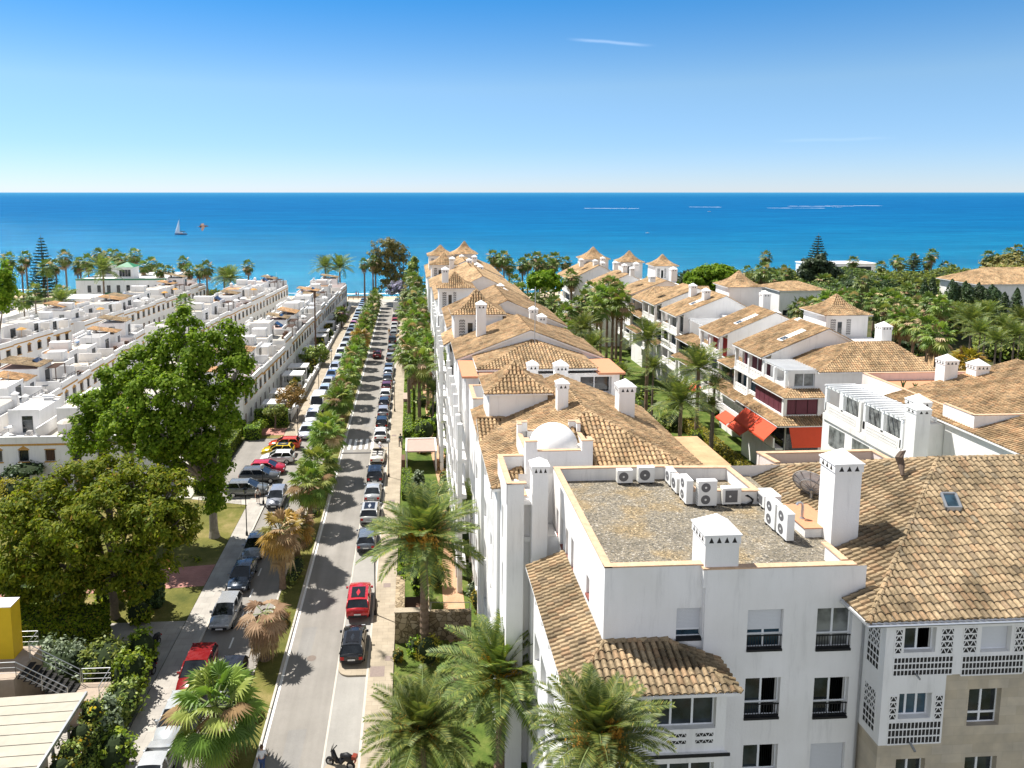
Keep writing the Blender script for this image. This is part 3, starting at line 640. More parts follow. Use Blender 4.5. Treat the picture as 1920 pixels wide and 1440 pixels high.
p = py(1503, 985, 33.6); t = thing('vent_pipe', 'grey gooseneck vent pipe standing on the orange platform', 'pipe', (p.x, 33.6, 17.0))
m = MB(); m.tube([(0,0,0),(0,0,.62),(-.03,0,.74),(-.13,0,.82),(-.25,0,.8),(-.31,0,.7)], .065, 8); m.build('pipe', METAL, t, world=False)
m = MB(); m.lathe([(.12,0),(.12,.04),(.07,.05)], n=10); m.build('flange', METAL, t, world=False)
p = onroof(1398, 945); t = thing('hose_bundle', 'coil of black hoses beside the square-grilled air conditioner', 'hoses', (p.x, p.y, gz))
m = MB()
for k in range(4):
    m.tube([(.05*k-.3, .1, .4+.05*k), (.1+.08*k, -.05*k, .5-.06*k), (.35, -.1, .2), (.2-.1*k, -.2, .03), (-.3, -.1*k, .03)], .03, 5)
m.build('hose', BLACK, t, world=False)
# ---------------------------------------------------------------- sky, sun
SUN_EL, SUN_DIR = R(59), Vector((-.8, .6))
w = bpy.data.worlds.new('World'); SC.world = w; w.use_nodes = True; t = w.node_tree; t.nodes.clear()
sky = N(t, 'ShaderNodeTexSky', sky_type='NISHITA'); sky.sun_disc = False; sky.sun_elevation = SUN_EL
az = math.atan2(SUN_DIR.x, SUN_DIR.y); sky.sun_rotation = az; sky.altitude = 0; sky.air_density = .85; sky.dust_density = 0.; sky.ozone_density = 7.
tc = N(t, 'ShaderNodeTexCoord'); sz = N(t, 'ShaderNodeSeparateXYZ'); L(t, tc.outputs['Generated'], sz.inputs[0])
tr = ramp(t, sz.outputs[2], [(0.0, (0.216, 0.2268, 0.2832)), (0.06, (0.24, 0.2484, 0.2772)), (0.135, (0.3096, 0.2928, 0.2664)), (0.25, (0.1656, 0.2556, 0.2832)), (0.46, (0.85, 0.8, 0.75)), (1.0, (1.0, 0.95, 0.9))])
hs = N(t, 'ShaderNodeHueSaturation', i_Saturation=1.1, i_Value=2.66); tint = mixc(t, 1., mixc(t, 1., sky.outputs[0], (1., 1., 1.), 'MULTIPLY'), tr.outputs[0], 'MULTIPLY'); L(t, tint, hs.inputs['Color'])
# two thin contrails / cirrus wisps high in the sky
def wisp(u0, v0, u1, v1, wd, col):
    a = ray(u0, v0).normalized(); b = ray(u1, v1).normalized(); m_ = (a+b).normalized(); ex = (b-a).normalized(); ez = ex.cross(m_).normalized(); half = (b-a).length/2
    dx = N(t, 'ShaderNodeVectorMath', operation='DOT_PRODUCT'); dx.inputs[1].default_value = ex; L(t, tc.outputs['Generated'], dx.inputs[0])
    dz = N(t, 'ShaderNodeVectorMath', operation='DOT_PRODUCT'); dz.inputs[1].default_value = ez; L(t, tc.outputs['Generated'], dz.inputs[0])
    nz = N(t, 'ShaderNodeTexNoise', i_Scale=22., i_Detail=5.); L(t, tc.outputs['Generated'], nz.inputs['Vector'])
    fx = N(t, 'ShaderNodeMath', operation='DIVIDE'); L(t, dx.outputs['Value'], fx.inputs[0]); fx.inputs[1].default_value = half
    ab = N(t, 'ShaderNodeMath', operation='ABSOLUTE'); L(t, fx.outputs[0], ab.inputs[0])
    m1 = N(t, 'ShaderNodeMapRange', i_1=1., i_2=.35, i_3=0., i_4=1., clamp=True); m1.interpolation_type = 'SMOOTHSTEP'; L(t, ab.outputs[0], m1.inputs[0])
    nn = N(t, 'ShaderNodeMath', operation='MULTIPLY_ADD'); L(t, nz.outputs[0], nn.inputs[0]); nn.inputs[1].default_value = wd*1.4; nn.inputs[2].default_value = -wd*.7
    ad = N(t, 'ShaderNodeMath', operation='ADD'); L(t, dz.outputs['Value'], ad.inputs[0]); L(t, nn.outputs[0], ad.inputs[1])
    az_ = N(t, 'ShaderNodeMath', operation='ABSOLUTE'); L(t, ad.outputs[0], az_.inputs[0])
    m2 = N(t, 'ShaderNodeMapRange', i_1=wd, i_2=0., i_3=0., i_4=1., clamp=True); m2.interpolation_type = 'SMOOTHSTEP'; L(t, az_.outputs[0], m2.inputs[0])
    mm = N(t, 'ShaderNodeMath', operation='MULTIPLY'); L(t, m1.outputs[0], mm.inputs[0]); L(t, m2.outputs[0], mm.inputs[1])
    fr_ = N(t, 'ShaderNodeVectorMath', operation='DOT_PRODUCT'); fr_.inputs[1].default_value = m_; L(t, tc.outputs['Generated'], fr_.inputs[0])
    gt = N(t, 'ShaderNodeMath', operation='GREATER_THAN'); L(t, fr_.outputs['Value'], gt.inputs[0]); gt.inputs[1].default_value = .5
    k = N(t, 'ShaderNodeMath', operation='MULTIPLY'); L(t, mm.outputs[0], k.inputs[0]); L(t, gt.outputs[0], k.inputs[1])
    k2 = N(t, 'ShaderNodeMath', operation='MULTIPLY'); L(t, k.outputs[0], k2.inputs[0]); k2.inputs[1].default_value = col; return k2.outputs[0]
bw = N(t, 'ShaderNodeRGBToBW'); L(t, hs.outputs[0], bw.inputs[0]); up = ramp(t, sz.outputs[2], [(.27, (0,0,0)), (.5, (1,1,1))])
pale = mixc(t, 1., bw.outputs[0], (.46, .55, .70), 'MULTIPLY'); hz = mixc(t, up.outputs[0], hs.outputs[0], pale)
# unseen sky half behind the viewer, made paler and brighter to fill shaded walls
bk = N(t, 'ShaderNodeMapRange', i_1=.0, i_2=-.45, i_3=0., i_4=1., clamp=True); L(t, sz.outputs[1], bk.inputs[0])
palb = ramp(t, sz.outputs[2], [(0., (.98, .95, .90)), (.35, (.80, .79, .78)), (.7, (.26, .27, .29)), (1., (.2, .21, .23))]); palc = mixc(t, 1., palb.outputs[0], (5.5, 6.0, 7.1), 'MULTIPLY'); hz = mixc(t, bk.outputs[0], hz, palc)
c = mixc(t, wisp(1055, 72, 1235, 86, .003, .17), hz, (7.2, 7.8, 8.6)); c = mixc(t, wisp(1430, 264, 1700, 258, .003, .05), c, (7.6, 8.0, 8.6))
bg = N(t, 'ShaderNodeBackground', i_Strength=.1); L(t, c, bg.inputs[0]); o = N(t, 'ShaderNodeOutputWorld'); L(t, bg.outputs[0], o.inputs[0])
sl = bpy.data.lights.new('sun', 'SUN'); so = bpy.data.objects.new('sun', sl); COL.objects.link(so); sl.energy = 4.4; sl.angle = R(.53); sl.color = (1., .965, .91)
sd = Vector((SUN_DIR.x*math.cos(SUN_EL), SUN_DIR.y*math.cos(SUN_EL), math.sin(SUN_EL))); so.rotation_euler = sd.to_track_quat('Z', 'Y').to_euler(); so.location = (0, 0, 80)
SC.view_settings.view_transform = 'Standard'; SC.view_settings.look = 'None'; SC.view_settings.exposure = .98; SC.view_settings.gamma = 1.
# ---------------------------------------------------------------- ground and sea
def groundmat(name, stops, scale=.5, bump=.3, bsc=6):
    m, t, b, out = nt(name); tc = N(t, 'ShaderNodeTexCoord'); n = N(t, 'ShaderNodeTexNoise', i_Scale=scale, i_Detail=8., i_Roughness=.7); L(t, tc.outputs['Object'], n.inputs['Vector'])
    r = ramp(t, n.outputs[0], stops); n2 = N(t, 'ShaderNodeTexNoise', i_Scale=bsc*4, i_Detail=4.); L(t, tc.outputs['Object'], n2.inputs['Vector'])
    r2 = ramp(t, n2.outputs[0], [(.3, (.75,.75,.75)), (.7, (1.2,1.2,1.2))]); c = mixc(t, 1., r.outputs[0], r2.outputs[0], 'MULTIPLY')
    L(t, c, b.inputs['Base Color']); b.inputs['Roughness'].default_value = .95; b.inputs['Specular IOR Level'].default_value = .1
    n3 = N(t, 'ShaderNodeTexNoise', i_Scale=bsc, i_Detail=6.); L(t, tc.outputs['Object'], n3.inputs['Vector']); bp = N(t, 'ShaderNodeBump', i_Strength=bump, i_Distance=.1); L(t, n3.outputs[0], bp.inputs['Height']); L(t, bp.outputs[0], b.inputs['Normal']); return m
SOIL = groundmat('garden_ground', [(.3, (.035,.05,.018)), (.5, (.07,.075,.03)), (.7, (.16,.125,.075))])
GRASS = groundmat('lawn_grass', [(.32, (.075,.085,.022)), (.5, (.14,.135,.035)), (.66, (.26,.205,.085))], .25, .5, 8)
GREENG = groundmat('planted_ground', [(.3, (.03,.05,.014)), (.46, (.075,.115,.022)), (.58, (.12,.15,.035)), (.7, (.20,.155,.09))], .45, .6, 8)
SAND = groundmat('sand', [(.3, (.42,.33,.225)), (.7, (.55,.45,.32))], .3, .2, 2)
def asph(name, a, b_, tracks=True):
    m, t, b, out = nt(name); tc = N(t, 'ShaderNodeTexCoord'); mp = N(t, 'ShaderNodeMapping'); mp.inputs['Scale'].default_value = (1, .06, 1); L(t, tc.outputs['Object'], mp.inputs[0])
    n = N(t, 'ShaderNodeTexNoise', i_Scale=1.1, i_Detail=5.); L(t, mp.outputs[0], n.inputs['Vector']); r = ramp(t, n.outputs[0], [(.3, a), (.7, b_)])
    n2 = N(t, 'ShaderNodeTexNoise', i_Scale=.35, i_Detail=8., i_Roughness=.7); L(t, tc.outputs['Object'], n2.inputs['Vector']); r2 = ramp(t, n2.outputs[0], [(.3, (.86,.86,.86)), (.65, (1.06,1.06,1.06))])
    n3 = N(t, 'ShaderNodeTexNoise', i_Scale=30., i_Detail=3.); L(t, tc.outputs['Object'], n3.inputs['Vector']); r3 = ramp(t, n3.outputs[0], [(.3, (.85,.85,.85)), (.7, (1.12,1.12,1.12))])
    c = mixc(t, 1., r.outputs[0], r2.outputs[0], 'MULTIPLY'); c = mixc(t, 1., c, r3.outputs[0], 'MULTIPLY'); L(t, c, b.inputs['Base Color']); b.inputs['Roughness'].default_value = .85; b.inputs['Specular IOR Level'].default_value = .25; return m
ASPH = asph('road_asphalt', (.215,.198,.174), (.275,.254,.226)); ASPH2 = asph('bay_asphalt', (.27,.255,.23), (.33,.312,.282))
def pavemat(name, c1, c2, mort, bw=.6, rh=.4, rot=0):
    m, t, b, out = nt(name); tc = N(t, 'ShaderNodeTexCoord'); mp = N(t, 'ShaderNodeMapping'); mp.inputs['Rotation'].default_value = (0,0,rot); L(t, tc.outputs['Object'], mp.inputs[0])
    br = N(t, 'ShaderNodeTexBrick', i_Scale=1.); L(t, mp.outputs[0], br.inputs[0]); br.inputs['Color1'].default_value = (*c1, 1); br.inputs['Color2'].default_value = (*c2, 1); br.inputs['Mortar'].default_value = (*mort, 1)
    br.inputs['Mortar Size'].default_value = .012; br.inputs['Brick Width'].default_value = bw; br.inputs['Row Height'].default_value = rh
    n = N(t, 'ShaderNodeTexNoise', i_Scale=.8, i_Detail=7.); L(t, tc.outputs['Object'], n.inputs['Vector']); r = ramp(t, n.outputs[0], [(.3, (.82,.82,.82)), (.65, (1.08,1.08,1.08))])
    c = mixc(t, 1., br.outputs[0], r.outputs[0], 'MULTIPLY'); L(t, c, b.inputs['Base Color']); b.inputs['Roughness'].default_value = .85; b.inputs['Specular IOR Level'].default_value = .2; return m
PAVE = pavemat('pavement_slabs', (.34,.285,.21), (.375,.315,.235), (.26,.22,.165), .8, .4); PAVEG = pavemat('grey_pavement_slabs', (.36,.33,.29), (.40,.37,.325), (.28,.26,.23), .8, .8)
REDP = pavemat('red_paving', (.42,.20,.16), (.47,.235,.19), (.36,.18,.15), .3, .15); TPATH = groundmat('terracotta_path', [(.3, (.40,.235,.135)), (.7, (.54,.34,.21))], .8, .2, 5)
KERB = M('kerb_stone', (.46,.42,.36), .85, .1, 3); MARK = M('road_paint', (.68,.67,.64), .8, .12, 5); CONC = M('pale_concrete', (.42,.39,.34), .9, .12, 1.5)
def sheet(name, pts, z, m, kind='structure'):
    mb = MB(); mb.poly([(p[0], p[1], z) for p in pts]); return tag(mb.build(name, m), kind=kind)
def strip(name, x0, x1, y0, y1, z, m): return sheet(name, [(x0,y0),(x1,y0),(x1,y1),(x0,y1)], z, m)
SH = [(-900,275),(-300,268),(-150,262),(-60,250),(-20,243),(20,244),(60,255),(140,283),(260,300),(900,330)]
mb = MB(); mb.poly([(-900,-60,-.02)]+[(900,-60,-.02)]+[(x, y-22, -.02) for x, y in SH[::-1]]); struct('ground', mb, SOIL)
mb = MB(); n = len(SH)
mb.add([(x, y-22.001, -.02) for x, y in SH]+[(x, y, -.75) for x, y in SH]+[(x, y+60, -4.) for x, y in SH], [(i, i+1, n+i+1, n+i) for i in range(n-1)]+[(n+i, n+i+1, 2*n+i+1, 2*n+i) for i in range(n-1)]); struct('beach', mb, SAND)
def seamat():
    m, t, b, out = nt('sea_water'); tc = N(t, 'ShaderNodeTexCoord'); sp = N(t, 'ShaderNodeSeparateXYZ'); L(t, tc.outputs['Object'], sp.inputs[0])
    # depth of the water: shelf near the shore, deeper further out; far stops paint in haze
    nw = N(t, 'ShaderNodeTexNoise', i_Scale=.006, i_Detail=4.); L(t, tc.outputs['Object'], nw.inputs['Vector'])
    ya = N(t, 'ShaderNodeMath', operation='MULTIPLY_ADD'); L(t, nw.outputs[0], ya.inputs[0]); ya.inputs[1].default_value = 90.; L(t, sp.outputs[1], ya.inputs[2])
    ax = N(t, 'ShaderNodeMath', operation='ABSOLUTE'); L(t, sp.outputs[0], ax.inputs[0]); yb = N(t, 'ShaderNodeMath', operation='MULTIPLY_ADD'); L(t, ax.outputs[0], yb.inputs[0]); yb.inputs[1].default_value = -.12; L(t, ya.outputs[0], yb.inputs[2])
    lg = N(t, 'ShaderNodeMath', operation='LOGARITHM', i_1=10.); mxx = N(t, 'ShaderNodeMath', operation='MAXIMUM'); L(t, yb.outputs[0], mxx.inputs[0]); mxx.inputs[1].default_value = 50; L(t, mxx.outputs[0], lg.inputs[0])
    mr = N(t, 'ShaderNodeMapRange', i_1=2.40, i_2=4.6); L(t, lg.outputs[0], mr.inputs[0])
    r = ramp(t, mr.outputs[0], [(0, (.03,.19,.27)), (.07, (.006,.14,.255)), (.2, (.001,.100,.235)), (.35, (.001,.082,.215)), (.55, (.003,.09,.222)), (.8, (.02,.14,.26)), (1, (.05,.18,.30))])
    mp = N(t, 'ShaderNodeMapping'); mp.inputs['Scale'].default_value = (.28, 1., 1.); L(t, tc.outputs['Object'], mp.inputs[0])
    n1 = N(t, 'ShaderNodeTexNoise', i_Scale=.022, i_Detail=12., i_Roughness=.88); L(t, mp.outputs[0], n1.inputs['Vector'])
    n2 = N(t, 'ShaderNodeTexNoise', i_Scale=.35, i_Detail=4., i_Roughness=.6); L(t, mp.outputs[0], n2.inputs['Vector'])
    rr = ramp(t, n1.outputs[0], [(.34, (.58,.68,.78)), (.5, (1,1,1)), (.64, (1.7,1.42,1.25))]); c = mixc(t, 1., r.outputs[0], rr.outputs[0], 'MULTIPLY')
    # long swell lines and small whitecaps
    mp2 = N(t, 'ShaderNodeMapping'); mp2.inputs['Scale'].default_value = (.022, .09, 1.); L(t, tc.outputs['Object'], mp2.inputs[0]); n5 = N(t, 'ShaderNodeTexNoise', i_Scale=1., i_Detail=9., i_Roughness=.8); L(t, mp2.outputs[0], n5.inputs['Vector'])
    w_ = ramp(t, n5.outputs[0], [(.70, (0,0,0)), (.77, (.55,.55,.55))]); c = mixc(t, w_.outputs[0], c, (.65,.75,.8)); L(t, c, b.inputs['Base Color'])
    df = N(t, 'ShaderNodeBsdfDiffuse'); gs = N(t, 'ShaderNodeBsdfGlossy', i_Roughness=.22); gs.inputs[0].default_value = (.45,.75,1,1); mx = N(t, 'ShaderNodeMixShader', i_0=.11); L(t, c, df.inputs[0]); L(t, df.outputs[0], mx.inputs[1]); L(t, gs.outputs[0], mx.inputs[2]); L(t, mx.outputs[0], out.inputs[0])
    b.inputs['Roughness'].default_value = .28; b.inputs['IOR'].default_value = 1.33; b.inputs['Specular IOR Level'].default_value = .12
    ad = N(t, 'ShaderNodeMath', operation='MULTIPLY_ADD'); L(t, n2.outputs[0], ad.inputs[0]); ad.inputs[1].default_value = .35; L(t, n1.outputs[0], ad.inputs[2])
    bp = N(t, 'ShaderNodeBump', i_Strength=.75, i_Distance=2.2); L(t, ad.outputs[0], bp.inputs['Height']); L(t, bp.outputs[0], df.inputs['Normal']); L(t, bp.outputs[0], gs.inputs['Normal']); return m
mb = MB(); Yf = 60000
mb.poly([(-60000, 236, -.5), (60000, 236, -.5), (60000, Yf, -.5), (-60000, Yf, -.5)]); struct('sea', mb, seamat())
FOAM = M('sea_foam', (.8,.82,.82), .9, .1, 2)
mb = MB(); prev = None; pts = []
for i in range(n-1):
    (xa, ya), (xb, yb) = SH[i], SH[i+1]; k = max(1, int(abs(xb-xa)/6))
    for j in range(k): pts.append((xa+(xb-xa)*j/k, ya+(yb-ya)*j/k))
vs = []
for i, (x, y) in enumerate(pts):
    q = random.uniform(-.8, .8); wd = random.uniform(.7, 2.2); vs += [(x, y-1.5+q, -.44), (x, y-1.5+q+wd, -.44)]
mb.add(vs, [(2*i, 2*i+2, 2*i+3, 2*i+1) for i in range(len(pts)-1)]); tag(mb.build('surf_foam', FOAM), 'white line of surf where the sea meets the beach', 'surf', kind='stuff')
# ---------------------------------------------------------------- streets
strip('road', -9.2, -5.4, 20, 216, .004, ASPH); strip('parking_bay_right', -5.4, -3.35, 20, 214, .006, ASPH2)
strip('road_left', -15.75, -11.2, 20, 216, .004, ASPH); sheet('road_end', [(-19,212),(-1.5,212),(0,226),(-20,226)], .008, CONC)
mb = MB(); mb.box(-22.6, -15.7, 78, 97, -.01, .01); struct('parking_court', mb, ASPH)
def pavement(name, x0, x1, y0, y1, m, k0=True, k1=False, h=.13):
    mb = MB(); mb.box(x0, x1, y0, y1, -.05, h, 0)
    if k0: mb.box(x0-.15, x0-.001, y0, y1, -.05, h+.004, 1)
    if k1: mb.box(x1+.001, x1+.15, y0, y1, -.05, h+.004, 1)
    return tag(mb.build(name, [m, KERB]), kind='structure')
pavement('pavement_right', -3.2, -1.5, 20, 214, PAVE, True)
for y0, y1 in ((47.1, 49.7), (37.5, 39.5), (87.5, 92.5), (125, 128)):
    mb = MB(); n_ = 10; xs = [(-3.36, y0)]+[(-4.55+.55*math.cos(a), (y0+.55)-.55*math.sin(a)) if 0 else (-4.5-.8*math.sin(a*math.pi/2/n_), y0+.8-.8*math.cos(a*math.pi/2/n_)) for a in range(n_+1)]+[(-5.3, y1-.8)]+[(-4.5-.8*math.cos(a*math.pi/2/n_), y1-.8+.8*math.sin(a*math.pi/2/n_)) for a in range(n_+1)]+[(-3.36, y1)]
    k = len(xs); mb.add([(x, y, 0) for x, y in xs]+[(x, y, .127) for x, y in xs], [tuple(range(k, 2*k))]+[(i, i+1, k+i+1, k+i) for i in range(k-1)]); struct('kerb_extension', mb, PAVE)
pavement('pavement_left', -17.6, -15.9, 20, 78, PAVEG, False, True); pavement('pavement_left', -17.6, -15.9, 97, 212, PAVE, False, True)
mb = MB(); mb.box(-11.05, -9.35, 20, 213, -.05, .1, 0); mb.box(-11.2, -11.051, 20, 213, -.05, .15, 1); mb.box(-9.349, -9.2, 20, 213, -.05, .15, 1)
tag(mb.build('median_strip', [GRASS, KERB]), kind='structure')
mb = MB()
mb.box(-9.18, -8.98, 20, 212, .005, .009)
for k in range(48):
    y = 44+k*3.4
    if not 78 < y < 97: mb.box(-13.55, -13.43, y, y+1.3, .005, .009)
for k in range(5): mb.box(-8.55+k*.74, -8.2+k*.74, 92.2, 96.2, .0055, .0095)
for k in range(8): mb.box(-18.2, -15.9, 79+k*2.55, 79.1+k*2.55, .011, .014)
mb.box(-5.45, -5.33, 20, 212, .007, .010, 1)
struct('road_markings', mb, [MARK, KERB])
mb = MB(); mb.box(-9.1, -5.4, 90.6, 91.0, .004, .05); mb.box(-9.1, -5.4, 141, 141.5, .004, .05); tag(struct('speed_bump', mb, M('rubber_bump', (.09,.085,.08), .8)), kind='structure')
mb = MB()
for x, y in ((-7.35, 49.3), (-7.6, 100.2), (-7.2, 124)): mb.add([(x+.33*math.cos(a*math.pi/10), y+.33*math.sin(a*math.pi/10), .012) for a in range(20)], [tuple(range(20))])
struct('manhole_cover', mb, M('manhole_iron', (.17,.135,.11), .7, .25, 12))
mb = MB()
for x, y, s in ((-2.6, 47.4, .5), (-1.85, 48.8, .25), (-2.3, 58.6, .3), (-2.4, 66, .28), (-2.4, 75.5, .36), (-2.3, 62.5, .28), (-2.6, 97, .3)): mb.box(x-s, x+s, y-s*1.1, y+s*1.1, .131, .137)
struct('pavement_hatch', mb, M('hatch_iron', (.23,.18,.155), .8, .15, 10))
mb = MB(); rp = random.Random(3)
for k in range(13):
    y = 42+k*12.+rp.uniform(-3, 3); x = rp.choice((-8.2, -7.2, -6.4, -12.4))+rp.uniform(-.3, .3); a, c_ = rp.uniform(.35, .7), rp.uniform(.7, 2.6); mb.poly([(x-a, y-c_, .0068+.0001*k), (x+a*.9, y-c_*1.05, .0068+.0001*k), (x+a*1.05, y+c_, .0068+.0001*k), (x-a*.95, y+c_*.96, .0068+.0001*k)])
struct('road_patch', mb, asph('patch_asphalt', (.20,.19,.175), (.27,.255,.235)))
# parks and gardens
sheet('lawn', [(-70,40),(-17.7,40),(-17.7,77.5),(-40,77.5),(-70,66)], .0, GRASS)
sheet('red_path', [(-44,57.6),(-17.7,59.6),(-17.7,63.2),(-44,60.2)], .012, REDP); sheet('red_path', [(-22.5,98.4),(-17.7,98.4),(-17.7,101.4),(-22.5,101.4)], .012, REDP)
sheet('lawn', [(-24,97.2),(-17.7,97.2),(-17.7,106),(-24,106)], .003, GRASS); sheet('forecourt', [(-24,77.6),(-15.8,75.2),(-15.8,78.2),(-24,78.2)], .02, CONC)
sheet('left_yard', [(-26,20),(-17.7,20),(-17.7,54.5),(-26,54.5)], .006, PAVEG)
strip('left_streets', -140, -24.2, 78, 222, -.006, CONC)
strip('right_garden_lawn', -1.45, 8, 20, 215, -.004, GREENG); strip('centre_garden', 16, 46, 40, 222, -.003, GREENG)
def path(name, pts, w, z, m):
    mb = MB(); vs = []
    for i, p in enumerate(pts):
        a = pts[max(0, i-1)]; b = pts[min(len(pts)-1, i+1)]; d = Vector((b[0]-a[0], b[1]-a[1])).normalized(); nn = Vector((-d.y, d.x))*w/2
        vs += [(p[0]+nn.x, p[1]+nn.y, z), (p[0]-nn.x, p[1]-nn.y, z)]
    mb.add(vs, [(2*i, 2*i+1, 2*i+3, 2*i+2) for i in range(len(pts)-1)]); return struct(name, mb, m)
P2 = lambda *a: [pz(u, v)[:2] for u, v in a]
path('garden_path', P2((870,1330),(868,1230),(852,1140),(845,1075),(850,1010),(842,930),(818,840),(812,790),(805,750),(800,715)), 1.7, .008, TPATH); path('garden_path', P2((848,860),(880,850)), 2.4, .012, TPATH)
path('garden_path', [(21,74),(24,84),(27,98),(30,108),(28,122),(31,140),(30,165)], 2.2, .008, TPATH); path('garden_path', [(19,62),(22,70),(24,84)], 2.2, .012, TPATH)
# ---------------------------------------------------------------- the long tiled block beside the avenue
def face_box(mb, x0, x1, y0, y1, z0, z1, front=True, m=0): mb.box(x0, x1, y0, y1, z0, z1, m)
def stair_tower(parent, x0, x1, y0, y1, zb, ze, za, ov=.35, lat=True, name='stair_tower'):
    """white tower with concave pyramid roof and breeze-block lattice"""
    mb = MB(); mb.box(x0+ov, x1-ov, y0+ov, y1-ov, zb, ze-.1); w = mb.build(name, WHITE, parent)
    fc, rd = pagoda_faces(x0, x1, y0, y1, ze, za); roof(w, fc, rd, 'roof', 4 if y0 < 110 else 3, under=.1)
    wd = x1-x0-2*ov
    if lat:
        l = MB(); fr = Fr((x0+ov, y0+ov-.012), (x1-ov, y0+ov-.012))
        h = ze-zb
        for a, b in ((.09, .23), (.42, .52)) if wd < 5.2 else ((.1, .24), (.48, .6)):
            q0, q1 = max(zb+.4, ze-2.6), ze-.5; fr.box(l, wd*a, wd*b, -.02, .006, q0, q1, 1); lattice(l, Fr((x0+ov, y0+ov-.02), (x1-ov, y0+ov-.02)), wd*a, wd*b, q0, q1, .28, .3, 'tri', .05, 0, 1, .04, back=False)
        l.build('lattice', [WHITE, DARK], w)
        d = MB(); fr.box(d, wd*.28, wd*.38, -.02, .006, max(zb+.4, ze-2.6), ze-.9); d.build('window', GLASS, w)
    return w
def side_wall(b, fr, z0, z1, step=3.4, w_=1.5, storey=3., top=None, holes_dep=.9, sill_=.95, hh=1.45, parts=True, glass=None, first=.8):
    mb = MB(); hs = []; k = first; z = z1-storey+sill_-.1
    zs = []
    while z > z0+.5: zs.append(z); z -= storey
    while k+w_ < fr.L-.3:
        hs += [[k, k+w_, q, q+hh] for q in zs]; k += step
    wall(mb, fr, z0, z1, hs, holes_dep); mb.build('wall', WHITE, b)
    for h in hs: window(b, fr, h, holes_dep-.06, 2, (), glass or GLASS)
def colonnade(b, x, y0, y1, z1, n, storey=3.):
    """balcony bays standing in front of the street side: pillars, slabs, balustrades"""
    p = MB(); s = MB(); d = .75; L_ = (y1-y0)/n
    for k in range(n+1): p.box(x-d, x-d+.4, y0+k*L_-.2, y0+k*L_+.2, 0, z1)
    z = z1-storey
    while z > 1.5:
        s = MB(); s.box(x-d-.02, x-.002, y0-.22, y1+.22, z-.25, z+.001); s.build('balcony', WARM, b)
        z -= storey
    p.build('pillar_row', WHITE, b)
def block(lab, y0, y1, xl, xr, ze, zr, hip0=0., hip1=0., ns=4, group='stepped blocks of the avenue apartment building', gable_drop=.0):
    c = (xl+xr)/2; b = thing('apartment_block', lab, 'building', (c, (y0+y1)/2, 0), 0, group)
    fc, rd = hip_faces(xl, xr, y0, y1, ze, zr, 'y', hip0, hip1); roof(b, fc, rd, 'roof', ns)
    side_wall(b, Fr((xl+.35, y1-.05), (xl+.35, y0+.25)), 0, ze-.08)
    mb = MB(); o = .35
    # gable walls follow the roof slope
    for y, hp in ((y0+.25, hip0), (y1-.06, hip1)):
        if hp == 0: mb.add([(xl+o, y, 0), (xr-o, y, 0), (xr-o, y, ze), (c, y, zr-.14), (xl+o, y, ze)], [(0,1,2,3,4)])
        else: mb.add([(xl+o, y, 0), (xr-o, y, 0), (xr-o, y, ze-.1), (xl+o, y, ze-.1)], [(0,1,2,3)])
    mb.box(xr-o-.2, xr-o, y0+.27, y1-.08, 0, ze-.1); mb.build('gable_wall', WHITE, b); return b
def flat_terrace(b, x0, x1, y0, y1, z, mat, h=.0, name='flat_roof'):
    m = MB(); m.box(x0, x1, y0, y1, z-.18, z); return m.build(name, mat, b)
def chpx(b, u, vt, vb, Y, w=.85, nv=2):
    p = py(u, vb, Y); q = py(u, vt, Y); chimney(b, p.x, Y+w/2, p.z-.5, q.z-w*.42-.07-min(.36, w*.42), w, w, nv)
V = Vector
# 1: behind the dome
b = block('tiled hip-roofed block directly behind the white dome', 41., 56.5, 4.55, 18.3, 15.75, 18.6, 5.6, 0., 5)
chimney(b, 15.3, 51., 14., 18.75, 1.15, 1.1, 3)
m = MB(); m.add([(18.25,50,15.2),(18.25,41,15.4),(14.9,46.4,17.1),(14.9,46.4,17.45),(18.25,41,15.95)], [(0,1,2,3,4)])
flat_terrace(b, 18.3, 23.2, 46.8, 57, 13.15, pavemat('orange_roof_tiles', (.50,.30,.16), (.56,.345,.19), (.40,.25,.14), .8, .3)); flat_terrace(b, 18.4, 22.6, 41.6, 46.7, 13.0, CONC)
m = MB(); m.box(18.5, 23., 41.7, 56.9, 0, 12.9); m.build('annex', WHITE, b)
tt = stair_tower(b, 5.15, 10.1, 51.2, 56.2, 12., 18.55, 20.45, lat=False)
m = MB(); m.box(4.7, 6.4, 49.2, 51.5, 0, 15.6); m.build('stair_box', WHITE, b)
roof(b, [[V((4.55,49.,15.75)), V((6.6,49.,15.75)), V((6.6,51.5,16.7)), V((4.55,51.5,16.7))]], [(V((4.6,51.45,16.75)), V((6.6,51.45,16.75)))], 'porch_roof', 5)
